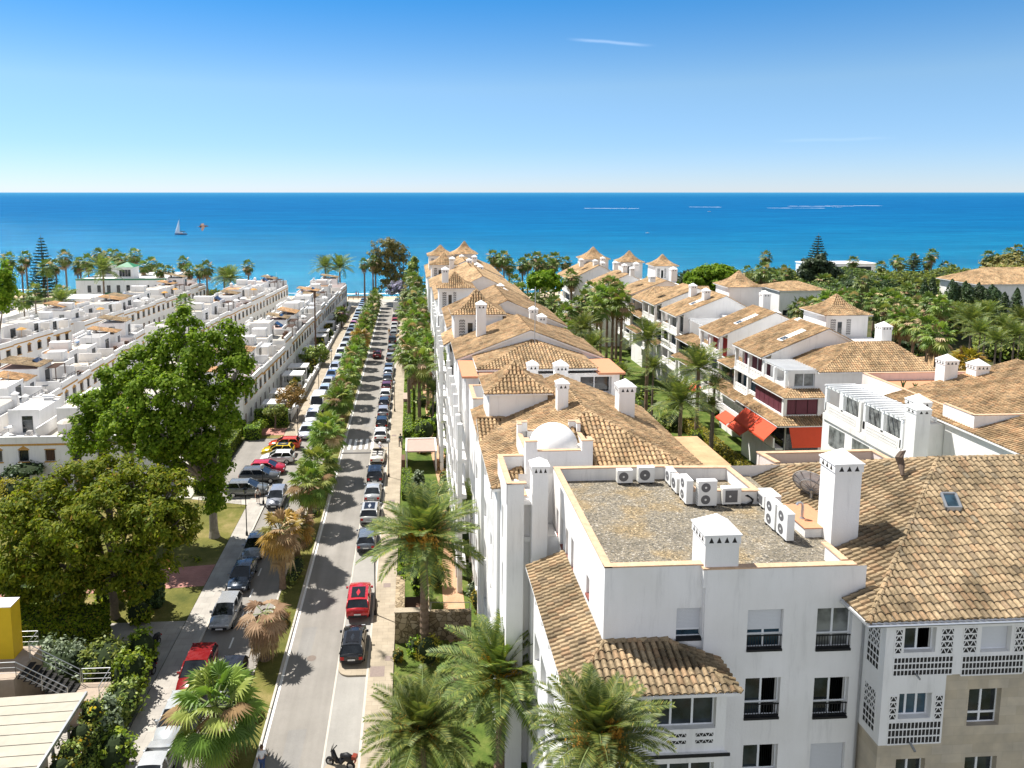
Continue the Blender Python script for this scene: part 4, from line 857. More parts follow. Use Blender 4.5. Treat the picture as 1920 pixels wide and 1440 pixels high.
# 2: with the orange side terraces
b = block('block with broad white gable and orange terraces beside its low hip roof', 67.6, 76.6, 4.0, 18.2, 17.3, 20.05, 0., 0., 4)
lo = [[V((5.6,62.4,17.6)), V((16.2,62.4,17.6)), V((11.4,68.,19.1))], [V((5.6,68.,17.55)), V((5.6,62.4,17.6)), V((11.4,68.,19.1))], [V((16.2,62.4,17.6)), V((16.2,68.,17.55)), V((11.4,68.,19.1))]]
roof(b, lo, [(lo[0][0], lo[0][2]), (lo[0][1], lo[0][2])], 'low_roof', 5)
flat_terrace(b, 4.2, 5.6, 61.4, 67.5, 17.3, TERRA); flat_terrace(b, 16.2, 18.6, 62., 67.5, 17.3, TERRA); flat_terrace(b, 5.7, 10., 61.4, 62.2, 17.4, TERRA)
m = MB(); h_ = [[10.6, 13.1, 14.9, 16.9]]; fr = Fr((4.6, 62.8), (18.3, 62.8)); wall(m, fr, 0, 17.1, [[10.2,13.0,15.2,16.75],[1.2,2.6,15.0,17.0]], .9)
wall(m, Fr((4.6, 67.6), (4.6, 62.8)), 0, 17.1, [[.8,1.8,14.7,16.5],[2.6,3.6,14.7,16.5],[.8,1.8,11.5,13.5],[2.6,3.6,11.5,13.5],[.8,1.8,8.3,10.3],[2.6,3.6,8.3,10.3]], .9); m.box(4.8, 18.1, 63.9, 67.5, 17.05, 17.12)
m.box(18.1, 18.3, 62.81, 67.5, 0, 17.1); m.build('front_wall', WHITE, b); window(b, fr, [10.2,13.0,15.2,16.75], .7, 2, (), GLASS); window(b, fr, [1.2,2.6,15.0,17.0], .8, 1, (), GLASS)
parapet(b, [(10.6, 61.8), (10.6, 58.2), (18.4, 58.2)], 12., 15.3, .25, name='terrace_wall', mat=PINKW); m = MB(); m.box(4.9, 18.5, 56.6, 62.78, 0, 14.6); m.build('terrace', WHITE, b)
parapet(b, [(6.9, 61.), (4.9, 61.), (4.9, 57.), (6.9, 57.)], 14.5, 16.6, .24, name='terrace_parapet')
chimney(b, 12.35, 59.6, 14., 18.25, 1.05, 1.0, 3); chimney(b, 10.2, 61., 14., 18.0, .85, .85, 2)
chimney(b, 6.95, 73.5, 17.6, 21.3, .95, .95, 2); m = MB(); m.tube([(11.35, 66.8, 19), (11.35, 66.8, 24.3)], .035, 6); m.build('aerial_mast', METAL, b)
# 3: first lattice tower and roofs behind it
b = block('block behind the lattice tower with small white dormer gable', 83., 97., 3.9, 17.9, 17.5, 20.6, 0., 0., 4)
stair_tower(b, 4.1, 9.95, 76.9, 82.8, 15.8, 20.0, 22.4)
m = MB(); m.box(4.3, 17.6, 76.7, 83.2, 0, 16.2); m.build('middle_wall', WHITE, b); parapet(b, [(4.5, 80), (4.5, 76.9), (7.3, 76.9)], 15.9, 17.4, .24, name='tower_parapet')
roof(b, [[V((9.9,76.8,16.9)), V((17.8,76.8,16.9)), V((17.8,83.,17.0)), V((9.9,83.,20.)), ]] if 0 else [[V((10.,76.8,19.3)), V((17.9,76.8,17.1)), V((17.9,83.2,17.1)), V((10.,83.2,19.3))]], [(V((10.,76.8,19.35)), V((10.,83.2,19.35)))], 'side_roof', 4)
m = MB(); m.add([(10.,77.,16),(17.6,77.,16),(17.6,77.,16.98),(10.,77.,19.1)], [(0,1,2,3)]); m.build('side_gable', WHITE, b)
m = MB(); m.add([(9.8,87.,18.2),(13.2,87.,18.2),(11.5,87.,20.3)], [(0,1,2)]); m.build('dormer', WHITE, b)
chpx(b, 1001, 574, 597, 81.); chpx(b, 1017, 588, 613, 78.)
side_wall(b, Fr((3.95, 83.2), (3.95, 77.)), 0, 16.6); roof(b, [[V((3.3,83.3,16.7)), V((3.3,76.8,16.7)), V((4.5,76.8,17.4)), V((4.5,83.3,17.4))]], [], 'lean_to_roof', 3)
# 4
b = block('middle block with long skylit slope behind the second lattice tower', 104., 119., 3.2, 16.9, 17.6, 21.0, 0., 0., 3)
stair_tower(b, 3.25, 8.45, 97.9, 103.2, 15.6, 20.1, 22.1)
m = MB(); m.box(3.5, 16.5, 97.1, 104.2, 0, 16.6); m.build('middle_wall', WHITE, b)
roof(b, hip_faces(8.4, 16.6, 97.2, 104.2, 17.6, 19.7, 'y', 3.2, 0)[0], hip_faces(8.4, 16.6, 97.2, 104.2, 17.6, 19.7, 'y', 3.2, 0)[1], 'side_roof', 3)
chpx(b, 835, 500, 523, 96.5); chpx(b, 939, 531, 548, 102.); chpx(b, 946, 540, 557, 99.); side_wall(b, Fr((3.4, 104.2), (3.4, 97.2)), 0, 16.6)
# 5
b = block('block with a string of white chimneys along its right slope', 119.5, 130.5, 2.9, 16.6, 17.4, 20.6, 0., 0., 3)
for u, v, Y in ((901, 496, 121), (895, 492, 125), (880, 484, 128.5)): chpx(b, u, v, v+13, Y)
stair_tower(b, 3.1, 8.3, 130.8, 136., 15.5, 20.0, 22.0); chimney(b, 7.0, 129.6, 17, 20.9, .8, .8, 2)
# 6 the sea end
b = block('sea-end block where three pyramid roofs cluster above the beach', 136.5, 160., 2.6, 17.2, 17.0, 20.2, 0., 3., 3)
stair_tower(b, 3., 8.5, 146.5, 152., 16., 20.3, 22.3); stair_tower(b, 8.2, 13.4, 149., 154.4, 16., 20.4, 22.9)
for u, v, Y in ((890, 478, 140), (866, 477, 144), (849, 481, 141)): chpx(b, u, v, v+12, Y)
for y0, y1, z1, n in ((57.5, 62.5, 14.4, 2), (63.5, 76.5, 15.2, 4), (84., 96.5, 15.2, 4), (105., 118., 15.2, 4)):
    colonnade(A if 0 else [o for o in bpy.data.objects if o.name.startswith('apartment_block') and abs(BASE[o.name].y-(y0+y1)/2) < 14][0], 4.3 if y0 < 80 else 3.9, y0, y1, z1, n)
# ---------------------------------------------------------------- the stepped garden row on the right
PERG = M('pergola_white', (.76,.77,.77), .6, .04)
def loggia(b, x, y0, y1, z0, top, bays, inner, n_st=3, storey=2.9, blinds=None):
    """west front: slabs, pillars, balustrades with small holes, glass set back"""
    s = MB(); p = MB(); r = MB(); g = MB(); L_ = (y1-y0)/bays
    for k in range(bays+1): p.box(x-.02, x+.4, y0+k*L_-(0 if k == 0 else .2), y0+k*L_+(0 if k == bays else .2), z0, top)
    z = top-storey; gl = []
    for i in range(n_st):
        s.box(x-.12, x+1.6, y0-.01, y1+.01, z-.28, z)
        for k in range(bays): r.box(x+.06, x+.2, y0+k*L_+.2, y0+(k+1)*L_-.2, z+.002, z+1.0, 0)
        for k in range(bays):
            for j in range(5):
                q = y0+k*L_+.5+(L_-1.)*j/4; r.box(x+.052, x+.058, q-.06, q+.06, z+.66, z+.76, 1); r.box(x+.052, x+.058, q-.06, q+.06, z+.14, z+.24, 1)
        z -= storey
    s.build('floor_slab', WHITE, b); p.build('pillar_row', WHITE, b); r.build('balustrade', [WARM, DARK], b)
    for i in range(n_st):
        zz = top-storey*(i+1)
        for k in range(bays):
            w = MB(); w.box(x+inner, x+inner+.05, y0+k*L_+.2, y0+(k+1)*L_-.2, zz+.01, zz+storey-.3); mt = (blinds or {}).get((i, k)); w.build('curtain' if mt else 'glazing', mt or (GLASS, GLASSL, GLASSB)[(i+k) % 3], b)
            f = MB(); cy = y0+(k+.5)*L_; f.box(x+inner-.04, x+inner+.03, cy-.05, cy+.05, zz+.01, zz+storey-.3)
            f.build('glazing_bar', PVC, b)
    bx = MB(); bx.box(x+inner+.051, x+7, y0+.01, y1-.01, z0-1, top-.02); bx.build('wall', WHITE, b)
def skirt(b, x0, x1, y0, y1, z, rise=.65, front=None, name='skirt_roof', ns=4):
    """narrow tiled lean-to along a west front, wrapping a near corner up to x=front"""
    f = [[V((x0,y1,z)), V((x0,y0,z)), V((x1,y0+(x1-x0 if front else 0),z+rise)), V((x1,y1,z+rise))]]; rd = []
    if front: f.append([V((x0,y0,z)), V((front,y0,z)), V((front,y0+x1-x0,z+rise)), V((x1,y0+x1-x0,z+rise))]); rd.append((f[0][1], f[0][2]))
    return roof(b, f, rd, name, ns, under=.12)
def pergola(b, x0, x1, y0, y1, z, n, along='x'):
    m = MB(); k = MB()
    for i in range(n):
        y = y0+(y1-y0)*i/(n-1); m.box(x0-.3, x1, y-.06, y+.06, z, z+.16)
    m.box(x0-.06, x0+.12, y0-.1, y1+.1, z-.2, z-.002); m.box(x1-.15, x1-.01, y0-.1, y1+.1, z-.2, z-.002)
    for y in (y0, (y0+y1)/2, y1): m.box(x0-.15, x0+.2, y-.17, y+.17, z-2.6, z-.2)
    return m.build('pergola', PERG, b)
def cblock(lab, y0, y1, xl, xr, ze, slope_to, zr, blinds=None, xw=43., sky_=None, gcol=None):
    b = thing('garden_apartment_block', lab, 'building', (xl+6, (y0+y1)/2, 0), 0, 'stepped blocks of the garden apartment row')
    far = xr; zf = ze
    fc = [[V((xl,y1,ze)), V((xl,y0,ze)), V((slope_to,y0,zr)), V((slope_to,y1,zr))], [V((far,y0,zf)), V((far,y1,zf)), V((slope_to,y1,zr)), V((slope_to,y0,zr))]]
    roof(b, fc, [(fc[0][2], fc[0][3])], 'roof', 4 if y0 < 110 else 3)
    m = MB(); y = y0+.25; m.add([(xl+1.4,y,0),(far-.4,y,0),(far-.4,y,zf-.05),(slope_to,y,zr-.14),(xl+1.4,y,ze+.55)], [(0,1,2,3,4)]); y = y1-.2
    m.add([(xl+1.4,y,0),(far-.4,y,0),(far-.4,y,zf),(slope_to,y,zr-.14),(xl+1.4,y,ze+.55)], [(0,4,3,2,1)]); m.box(far-.7, far-.4, y0+.3, y1-.25, 0, zf-.1); m.build('gable_wall', WHITE, b)
    loggia(b, xw, y0+.25, y1-.2, 2.5, ze-.06, 2, 1.2, 3, 2.95, blinds)
    if sky_:
        s0, s1, q0, q1 = sky_; k = (zr-ze)/(slope_to-xl)
        m = MB(); e = .13; z_ = lambda x: ze+(x-xl)*k
        m.add([(s0,q0,z_(s0)+e),(s1,q0,z_(s1)+e),(s1,q1,z_(s1)+e),(s0,q1,z_(s0)+e)]+[(s0,q0,z_(s0)-.1),(s1,q0,z_(s1)-.1),(s1,q1,z_(s1)-.1),(s0,q1,z_(s0)-.1)], [(0,1,2,3),(0,4,5,1),(1,5,6,2),(2,6,7,3),(3,7,4,0)]); m.build('roof_terrace_opening', WHITE, b)
        g = MB(); g.add([(s0+.2,q0+.12,z_(s0+.2)+e+.01),(s0+1.,q0+.12,z_(s0+1.)+e+.01),(s0+1.,q1-.12,z_(s0+1.)+e+.01),(s0+.2,q1-.12,z_(s0+.2)+e+.01)], [(0,1,2,3)]); g.build('skylight', GLASSB, b)
    return b
ZE = 12.8
b1 = cblock('garden block with purple curtains under a wide tiled slope, nearest slope of the right row', 86., 94.2, 42.6, 58., ZE, 51., 16.3, {(0,0): CURT, (0,1): CURT}, sky_=(46.2, 49.4, 88.2, 89.4))
stair_tower(b1, 53.9, 60.4, 92., 98.4, 10, 16.9, 19.3, .4); chpx(b1, 1502, 596, 624, 92.5, 1.05); chpx(b1, 1661, 604, 650, 88.5, 1.35, 3)
m = MB(); m.box(51, 60, 94.3, 98.6, 0, 14.2); m.box(53, 60.2, 86, 92, 0, 14); m.build('rear_wall', WHITE, b1)
b2 = cblock('garden block with bright red blinds on its top loggia', 98.8, 106., 42.7, 58., ZE, 50.8, 16.2, {(0,0): REDD, (0,1): REDD}, sky_=(46., 49.2, 100.6, 101.7))
chpx(b2, 1457, 581, 609, 100.5, 1.05)
b3 = cblock('garden block with a plain square pyramid turret and ribbon skylight', 115.4, 123.2, 42.6, 57., ZE+.1, 50.9, 16.2, None, sky_=(46.1, 49.3, 118., 119.2))
stair_tower(b3, 53.4, 59.8, 120.6, 127., 10, 16.9, 19.4, .4, lat=False); chpx(b3, 1326, 540, 562, 117.5, 1.05); chpx(b3, 1301, 531, 552, 122.5, 1.05); chpx(b3, 1437, 545, 576, 116.5, 1.3)
b4 = cblock('garden block beyond the pyramid turret with clear loggia windows', 126.6, 134., 42.8, 57., ZE+.2, 50.6, 16.0, None)
chpx(b4, 1224, 514, 524, 131, 1.)
b5 = cblock('far garden block below the third turret, low broad roof', 141., 150., 42.4, 57.5, ZE, 50., 15.6, None)
stair_tower(b5, 52.6, 58.2, 156.6, 162.4, 9, 16.9, 19.3, .4); chpx(b5, 1264, 500, 523, 150, 1.3); chpx(b5, 1186, 500, 513, 146); m = MB(); m.box(46, 57, 150.1, 163, 0, 13.4); m.build('rear_wall', WHITE, b5)
b6 = cblock('far garden block with two turrets, second from the beach in the right row', 153., 163., 39., 52., ZE-.2, 46., 15.6, None, 39.3)
for u, v, Y in ((1172, 494, 156), (1155, 489, 158), (1194, 491, 155)): chpx(b6, u, v, v+13, Y, 1.)
b7 = cblock('last garden block before the beach with bare white end gable', 166., 180., 36., 50., ZE, 43., 16.2, None, 36.3)
stair_tower(b7, 48.6, 54.4, 168.6, 174.4, 9, 16.6, 19.2, .4); stair_tower(b7, 41., 48., 175, 181.6, 10, 16.8, 19.6, .4)
for u, v, Y in ((1091, 484, 170), (1117, 486, 168), (1131, 481, 173), (1131, 490, 167)): chpx(b7, u, v, v+12, Y, .95)
# recessed links between the blocks: tiled skirts, pergolas, dark glazing
def linkblk(host, y0, y1, red=False, perg=True):
    m = MB(); m.box(45.2, 57, y0+.02, y1-.02, 0, 9.4); m.box(50, 57, y0+.03, y1-.03, 9.4, 13.2); m.build('link_wall', WHITE, host)
    skirt(host, 42.6, 45.2, y0, y1, 9.5, .8); skirt(host, 42., 43.6, y0, y1, 6.5, .6)
    g = MB(); g.box(43.3, 45., y0+.05, y1-.05, 6.9, 9.3); g.build('link_glazing', GLASS, host)
    g = MB(); g.box(43.3, 50., y0+.06, y1-.06, 0, 6.1); g.build('link_base', WHITE, host)
    if perg: pergola(host, 44.9, 49.9, y0+.3, y1-.4, 12.6, 9)
linkblk(b1, 94.2, 98.8, perg=False); linkblk(b2, 106., 115.4); linkblk(b3, 123.2, 126.6, perg=False); linkblk(b4, 134., 141.)
roof(b4, hip_faces(43., 57., 134.2, 141., 12.4, 14.9, 'x', 3.4, 0)[0], hip_faces(43., 57., 134.2, 141., 12.4, 14.9, 'x', 3.4, 0)[1], 'hip_roof', 3)
fl = MB()
for k in range(16): fl.lathe([(.01,.3),(.16,.16),(.01,0)], (47.5+random.uniform(0, 3.4), 106.8+random.uniform(-.2,.2), 12.2), 6)
fl.build('flower_trough', REDC, b2)
# near end of the row: hip roof over a white end wall, pergola terrace, skirts, awnings
e = thing('garden_apartment_block', 'near end block with red awnings, purple curtains and double tiled skirts', 'building', (50, 83, 0), 0, 'stepped blocks of the garden apartment row')
hf, hr = hip_faces(46.4, 60.5, 79.6, 88., 12.5, 15.1, 'x', 6.4, 3.); roof(e, hf, hr, 'roof', 4)
fe = Fr((46.5, 80.), (60.2, 80.)); m = MB(); wall(m, fe, 0, 12.4); wall(m, Fr((46.5, 87.), (46.5, 80.)), 9.6, 12.4, [[1.2,5.8,9.7,12.1]], .6); m.box(60, 60.2, 80.01, 87.8, 0, 12.4); m.build('end_wall', WHITE, e)
window(e, Fr((46.5, 87.), (46.5, 80.)), [1.2,5.8,9.7,12.1], .5, 4, (), GLASSL)
fr = Fr((43., 80.), (46.5, 80.)); m = MB(); wall(m, fr, 10.2, 12.7, [[.7, 3.1, 10.75, 12.3]], .3); m.box(42.9, 46.4, 80.3, 86., 10.05, 10.2); m.build('terrace_screen', WHITE, e); window(e, fr, [.7,3.1,10.75,12.3], .25, 2, (), GLASSL)
r_ = MB(); r_.box(42.9, 43.1, 80.3, 86., 10.2, 10.85); r_.build('balustrade', WARM, e); pergola(e, 43., 46.5, 80.6, 85.8, 12.55, 10)
skirt(e, 41.7, 43.2, 78.3, 86.2, 9.9, .65, 46.6); m = MB(); m.box(42.2, 46.4, 79.2, 86.2, 6.1, 9.85); m.build('storey_core', DARK, e)
c = MB(); fs = Fr((42.1, 86.), (42.1, 79.)); ff = Fr((42.1, 79.), (46.2, 79.))
for fq, L_ in ((fs, 7.), (ff, 4.1)):
    n_ = max(2, int(L_/1.1))
    for k in range(n_): fq.box(c, k*L_/n_+.05, (k+1)*L_/n_-.03, -.03, .02, 7.85, 9.75)
c.build('curtain', CURT, e); m = MB(); m.box(41.95, 42.35, 78.85, 79.25, 7.15, 9.85); m.box(46., 46.4, 78.85, 79.25, 7.15, 9.85); m.box(41.9, 46.6, 78.8, 86.2, 6.8, 7.15); m.box(41.95, 42.2, 79.3, 86.2, 7.15, 7.8); m.box(42.4, 45.9, 78.9, 79.1, 7.15, 7.8); m.build('storey_frame', WHITE, e)
skirt(e, 40.6, 42.4, 77.3, 88., 7.0, .7, 46.8); m = MB(); m.box(41.6, 46.5, 78.2, 88, 0, 3.4); m.box(42.4, 46.5, 79., 88, 3.4, 6.95); m.build('base_wall', WHITE, e); g = MB(); g.box(42.3, 42.39, 79.2, 87.8, 3.5, 6.85); g.box(42.5, 46.3, 78.9, 78.99, 3.5, 6.85); g.build('glazing', GLASS, e)
m = MB(); m.box(40.5, 40.7, 78., 96, 4.3, 5.4); m.box(40.7, 41.6, 77.8, 96., 4.1, 4.3); m.build('balustrade', WARM, e)
def awning(host, p0, p1, out, drop, mat=REDC):
    a = MB(); p0, p1 = V(p0), V(p1); o = V(out); d = V((0,0,-drop))
    q = [p0, p1, p1+o+d, p0+o+d]; th = V((0,0,-.03)); a.add(q+[x+th for x in q], [(0,1,2,3),(7,6,5,4),(0,4,5,1),(1,5,6,2),(2,6,7,3),(3,7,4,0)])
    v = q[3]+th; w_ = q[2]+th; a.add([v, w_, w_+V((0,0,-.18)), v+V((0,0,-.18))], [(0,1,2,3)])
    return a.build('awning', mat, host)
awning(e, (40.75,85.4,6.9), (40.75,81.6,6.9), (-1.5,0,0), 1.5); awning(e, (40.75,81.4,6.9), (40.75,77.6,6.9), (-1.5,0,0), 1.5); awning(e, (42.,77.5,6.85), (46.4,77.5,6.85), (0,-.9,0), 1.9)
awning(e, (40.45,90.5,4.9), (40.45,87.2,4.9), (-1.3,0,0), .8); awning(e, (40.45,86.9,4.9), (40.45,83.2,4.9), (-1.3,0,0), .8); awning(e, (41,102.5,5.4), (41,99.8,5.4), (-1.2,0,0), .7)
skirt(b1, 40.9, 42.4, 89., 97.5, 6.5, .6)
# block with lattice balconies between the garden row and the foreground wing
E_ = thing('terrace_apartment_block', 'white block with lattice balustrades, long pergola and two tall chimneys on its roof terrace', 'building', (50, 66, 0))
m = MB(); m.box(45.5, 66, 60.5, 74, 0, 12.6); m.box(43.3, 45.5, 60.5, 73.2, 0, 9.6); m.box(44.9, 45.49, 60.6, 66, 9.65, 12.6); m.build('wall', WHITE, E_)
l = MB(); fw = Fr((43.25, 73.), (43.25, 60.6))
for s0, s1 in ((.2, 6.0), (6.5, 12.2)):
    l = MB(); fw.box(l, s0, s1, -.14, 0, 9.9, 11.1, 0); fw.box(l, s0+.7, s1-.5, -.02, .004, 10.25, 10.85, 1); lattice(l, Fr((43.235, 73.), (43.235, 60.6)), s0+.7, s1-.5, 10.25, 10.85, .26, .3, 'tri', .02, 0, 1, .09, back=False); l.build('balustrade', [WARM, DARK], E_)
l = MB(); fw.box(l, 0, 12.4, -.2, .1, 9.3, 9.9, 0); fw.box(l, 6.05, 6.45, -.3, .12, 9.9, 12.9, 0)
l.build('floor_slab', WARM, E_); pergola(E_, 43.4, 46.4, 60.8, 66.2, 12.95, 9); pergola(E_, 43.4, 46.4, 66.9, 72.8, 12.85, 9); g = MB(); g.box(44.85, 44.89, 60.7, 72, 10, 12.4); g.build('glazing', GLASSL, E_)
awning(E_, (43.1,64,6.6), (43.1,61,6.6), (-1.2,0,0), .8); m = MB(); m.box(41.6, 43.2, 61, 70.5, 5.6, 6.6); m.build('lower_terrace', WARM, E_)
g = MB()
for q in (61.4, 65.2, 69.2): g.box(43.22, 43.29, q, q+2.6, 6.9, 8.9)
g.build('lower_window', GLASSL, E_)
parapet(E_, [(48.7, 61.4), (48.7, 75.), (70, 75.)], 11.5, 13.55, .26, name='terrace_parapet', mat=PINKW); flat_terrace(E_, 48.8, 70, 68.5, 74.9, 12.75, TERRA, name='terrace_floor')
chimney(E_, 52.9, 68.5, 12, 16.1, 1.35, 1.3, 3); chimney(E_, 55.4, 67.6, 12, 15.8, 1.35, 1.3, 3); chimney(E_, 43.8, 59.6, 8, 14.0, 1.3, 1.3, 2); chimney(E_, 44.9, 61.2, 9, 14.2, 1.4, 1.4, 2)
ra = [[V((46.6,72.,12.95)), V((46.6,52.,12.95)), V((57.,56.,15.9)), V((57.,67.5,15.9))], [V((46.6,72.,12.95)), V((57.,67.5,15.9)), V((66,69.,14.6)), V((66.,72.,12.95))]]
ra = [[V((46.6,68.5,12.95)), V((46.6,50.,12.95)), V((60.,50.,16.4)), V((60.,68.5,16.4))]]
roof(E_, ra, [(ra[0][2], ra[0][3])], 'roof', 5); m = MB(); m.add([(46.7,68.4,12),(60,68.4,12),(60,68.4,16.3),(46.7,68.4,12.9)], [(0,1,2,3)]); m.add([(46.7,50.1,0),(60,50.1,0),(60,50.1,16.3),(46.7,50.1,12.9)], [(0,1,2,3)]); m.box(46.9, 64, 50.2, 60.4, 0, 12.7); m.build('side_wall', WHITE, E_)
parapet(E_, [(47.3, 61.), (47.3, 57.6), (52.5, 57.6)], 12., 14.3, .26, name='light_well')
for i, (x, y, s) in enumerate(((49.8, 70.3, .9), (53.9, 71.4, .45), (51.3, 70.6, .5), (54.3, 70.9, .55))):
    t = thing('potted_plant', ('cactus in a white pot, tallest plant on the roof terrace behind the red coping', 'short plant in a white pot beside the taller chimney', 'small pot plant near the middle of the roof terrace', 'spindly plant in a pale pot by the terrace chimneys')[i], 'plant', (x, y, 12.76))
    m = MB(); m.lathe([(.16,0),(.24,.36),(.2,.36),(.2,.3),(.01,.3)], n=10); m.build('pot', WARM, t, world=False); m = MB()
    for k in range(7):
        a = k*2.4; m.tube([(0,0,.3), (.1*math.cos(a), .1*math.sin(a), .3+s*.6), (.25*math.cos(a), .25*math.sin(a), .3+s)], [.05,.06,.02], 6)
    m.build('stems', M('cactus_green%d' % i, (.07,.12,.04), .7, .2), t, world=False)
# ---------------------------------------------------------------- terraced white houses on the left
FLOORS = [PINK, BEIGE, GREYR, CONC, WARM, BEIGE]
HR = random.Random(11)
def row_house(label, p, ang, w, dep, h, v, group, near_end=False, base_feat=True, front_win=True):
    """local x runs back toward the camera end (0 = near corner, -w far), y outward"""
    t = thing('terraced_house', label, 'house', (p[0], p[1], 0), ang, group)
    f = Fr((0, 0), (-w, 0)); mb = MB()
    ff = lambda a, o, z: Vector((-a, o, z))
    class G:
        L = w
        def __call__(s, a, o, z): return Vector((-a, o, z))
        def box(s, m, a0, a1, o0, o1, z0, z1, mi=0): m.box(-a1, -a0, o0, o1, z0, z1, mi)
    g = G(); H_ = []
    n = 2 if w > 4.4 else 1
    for k in range(n):
        c = w*(k+.5)/n; H_.append([c-.5, c+.5, 3.75, 5.0]); H_.append([c-.45, c+.45, .1 if k == 0 else .9, 2.25])
    wall(mb, g, 0, h, H_, .18); mb.box(-w+.01, -.01, -dep, -.35, 0, h-.55)
    mb.box(-w, -.004, -.28, -.003, h-.54, h); mb.box(-w, -.004, -dep, -dep+.2, h-.54, h)
    mb.add([(-.002,0,0),(-.002,-dep,0),(-.002,-dep,h-.5),(-.002,0,h-.5)], [(0,1,2,3)])
    if near_end: mb.box(-.2, 0, -dep+.01, -.29, h-.54, h)
    mb.build('wall', WHITE, t, world=False)
    b = MB(); b.box(-w+.02, -.02, .003, .07, h-.98, h-.78); b.build('ochre_cornice', OCHRE, t, world=False)
    for i, q in enumerate(H_):
        m = MB(); g.box(m, q[0], q[1], -.17, -.12, q[2], q[3]); 
        m.build('window' if q[2] > .5 else 'door', (GLASSL, BROWN, GLASS, DARK)[(i+v) % 4] if q[2] > .5 else BROWN, t, world=False)
        if q[2] > 3:
            k = MB(); g.box(k, q[0]-.12, q[1]+.12, .003, .09, q[2]-.14, q[2]-.02); g.box(k, q[0]-.1, q[1]+.1, .003, .06, q[3]+.02, q[3]+.12)
            if v % 3: k.add([(-q[0]+.1, .004, q[3]+.13), (-q[1]-.1, .004, q[3]+.13), (-(q[0]+q[1])/2, .004, q[3]+.5)], [(0,2,1)])
            k.build('window_trim', OCHRE, t, world=False)
            if v % 2 == 0 or i % 4 == 0:
                k = MB()
                for j in range(7): k.box(-q[0]-j*(q[1]-q[0])/6-.012, -q[0]-j*(q[1]-q[0])/6+.012, .06, .085, q[2], q[3])
                k.build('window_grille', BLACK, t, world=False)
    fl = MB(); fl.box(-w+.02, -.02, -dep+.2, -.28, h-.549, h-.52); fl.build('roof_terrace', FLOORS[v % 6], t, world=False)
    # set-back roof room
    r = HR; rw = w*r.uniform(.5, .82); x0 = -w+.1+r.uniform(0, w-rw-.2); y1 = -r.uniform(1.6, 3.2); y0 = max(-dep+.25, y1-r.uniform(3.5, 5.5)); rh = r.uniform(2.2, 2.7)
    m = MB(); m.box(x0, x0+rw, y0, y1, h-.52, h-.52+rh); 
    m.box(x0-.01, x0+rw+.01, y0-.01, y0+.15, h-.52+rh, h-.3+rh); m.box(x0-.01, x0+rw+.01, y1-.15, y1+.01, h-.52+rh, h-.3+rh)
    if v % 4 == 1: m.box(x0+.3, x0+rw*.5, y0+.5, y1-.8, h-.52+rh, h+.9+rh)
    rr = m.build('roof_room', WHITE, t, world=False)
    m = MB(); m.box(x0+.02, x0+rw-.02, y0+.152, y1-.152, h-.52+rh, h-.49+rh); m.build('flat_roof', FLOORS[(v*5+2) % 6] if v % 5 else TILE2, rr, world=False)
    m = MB(); m.box(x0+rw*.2, x0+rw*.55, y1+.002, y1+.03, h-.5, h+1.4); m.build('terrace_door', GLASS, rr, world=False)
    m = MB(); m.box(x0+rw+.002, x0+rw+.03, (y0+y1)/2-.5, (y0+y1)/2+.5, h+.3, h+1.3); m.build('side_window', GLASSL, rr, world=False)
    m = MB(); m.box(-w, -w+.16, y0, -.3, h-.52, h+.45+(v % 3)*.4); m.build('party_wall', WARM if v % 2 else WHITE, t, world=False)
    cx = x0+rw+.5 if x0+rw+.9 < -.1 else x0-.1; cx = min(cx, -.45); cy = y0+.6
    c = MB(); c.box(cx-.3, cx+.3, cy-.3, cy+.3, h-.5, h+1.7+(v % 3)*.4); ch = c.build('chimney', WHITE, t, world=False)
    c = MB(); zt = h+1.7+(v % 3)*.4; c.box(cx-.36, cx+.36, cy-.36, cy+.36, zt+.2, zt+.28); c.pyramid(cx-.36, cx+.36, cy-.36, cy+.36, zt+.281, zt+.6); c.box(cx-.25, cx+.25, cy-.25, cy+.25, zt, zt+.2); c.build('cap', WHITE, ch, world=False)
    k = v % 6
    if k in (0, 3):
        m = MB(); m.box(x0+.4, x0+1.3, y0+.4, y0+.8, h-.49+rh, h+.2+rh); m.build('air_conditioner', ACW, t, world=False)
    if k in (1, 4):
        m = MB(); m.tube([(x0+.3, y0+1, h-.1+rh), (x0+1.6, y0+1, h-.1+rh)], .26, 10); m.box(x0+.4, x0+1.5, y0+.7, y0+1.3, h-.48+rh, h-.34+rh); m.build('water_tank', STEEL, t, world=False)
    if k == 2:
        m = MB(); m.add([(x0+.2,y1-.4,h-.4+rh),(x0+2.2,y1-.4,h-.4+rh),(x0+2.2,y1-1.6,h+.4+rh),(x0+.2,y1-1.6,h+.4+rh)], [(0,1,2,3)]); m.box(x0+.25, x0+2.15, y1-1.6, y1-1.55, h-.49+rh, h+.35+rh); m.build('solar_panel', M('solar_glass', (.02,.03,.06), .15, .1), t, world=False)
    if k in (2, 5) and w > 4:
        m = MB()
        for j in range(9): m.box(-w+.3, -w+.3+(w*.6), y1+.2+j*.16, y1+.26+j*.16, h+1.7, h+1.78)
        for xx in (-w+.35, -w+.25+w*.6): m.box(xx, xx+.1, y1+1.5, y1+1.6, h-.5, h+1.7)
        m.build('pergola', BROWN if k == 2 else PVC, t, world=False)
    if k == 4:
        m = MB(); m.lathe([(.02,0),(.3,.03),(.5,.12)], (cx-.9, y1+.8, h+.3), 12); m.tube([(cx-.9,y1+.8,h-.5),(cx-.9,y1+.8,h+.3)], .04, 6); m.build('satellite_dish', METAL, t, world=False)
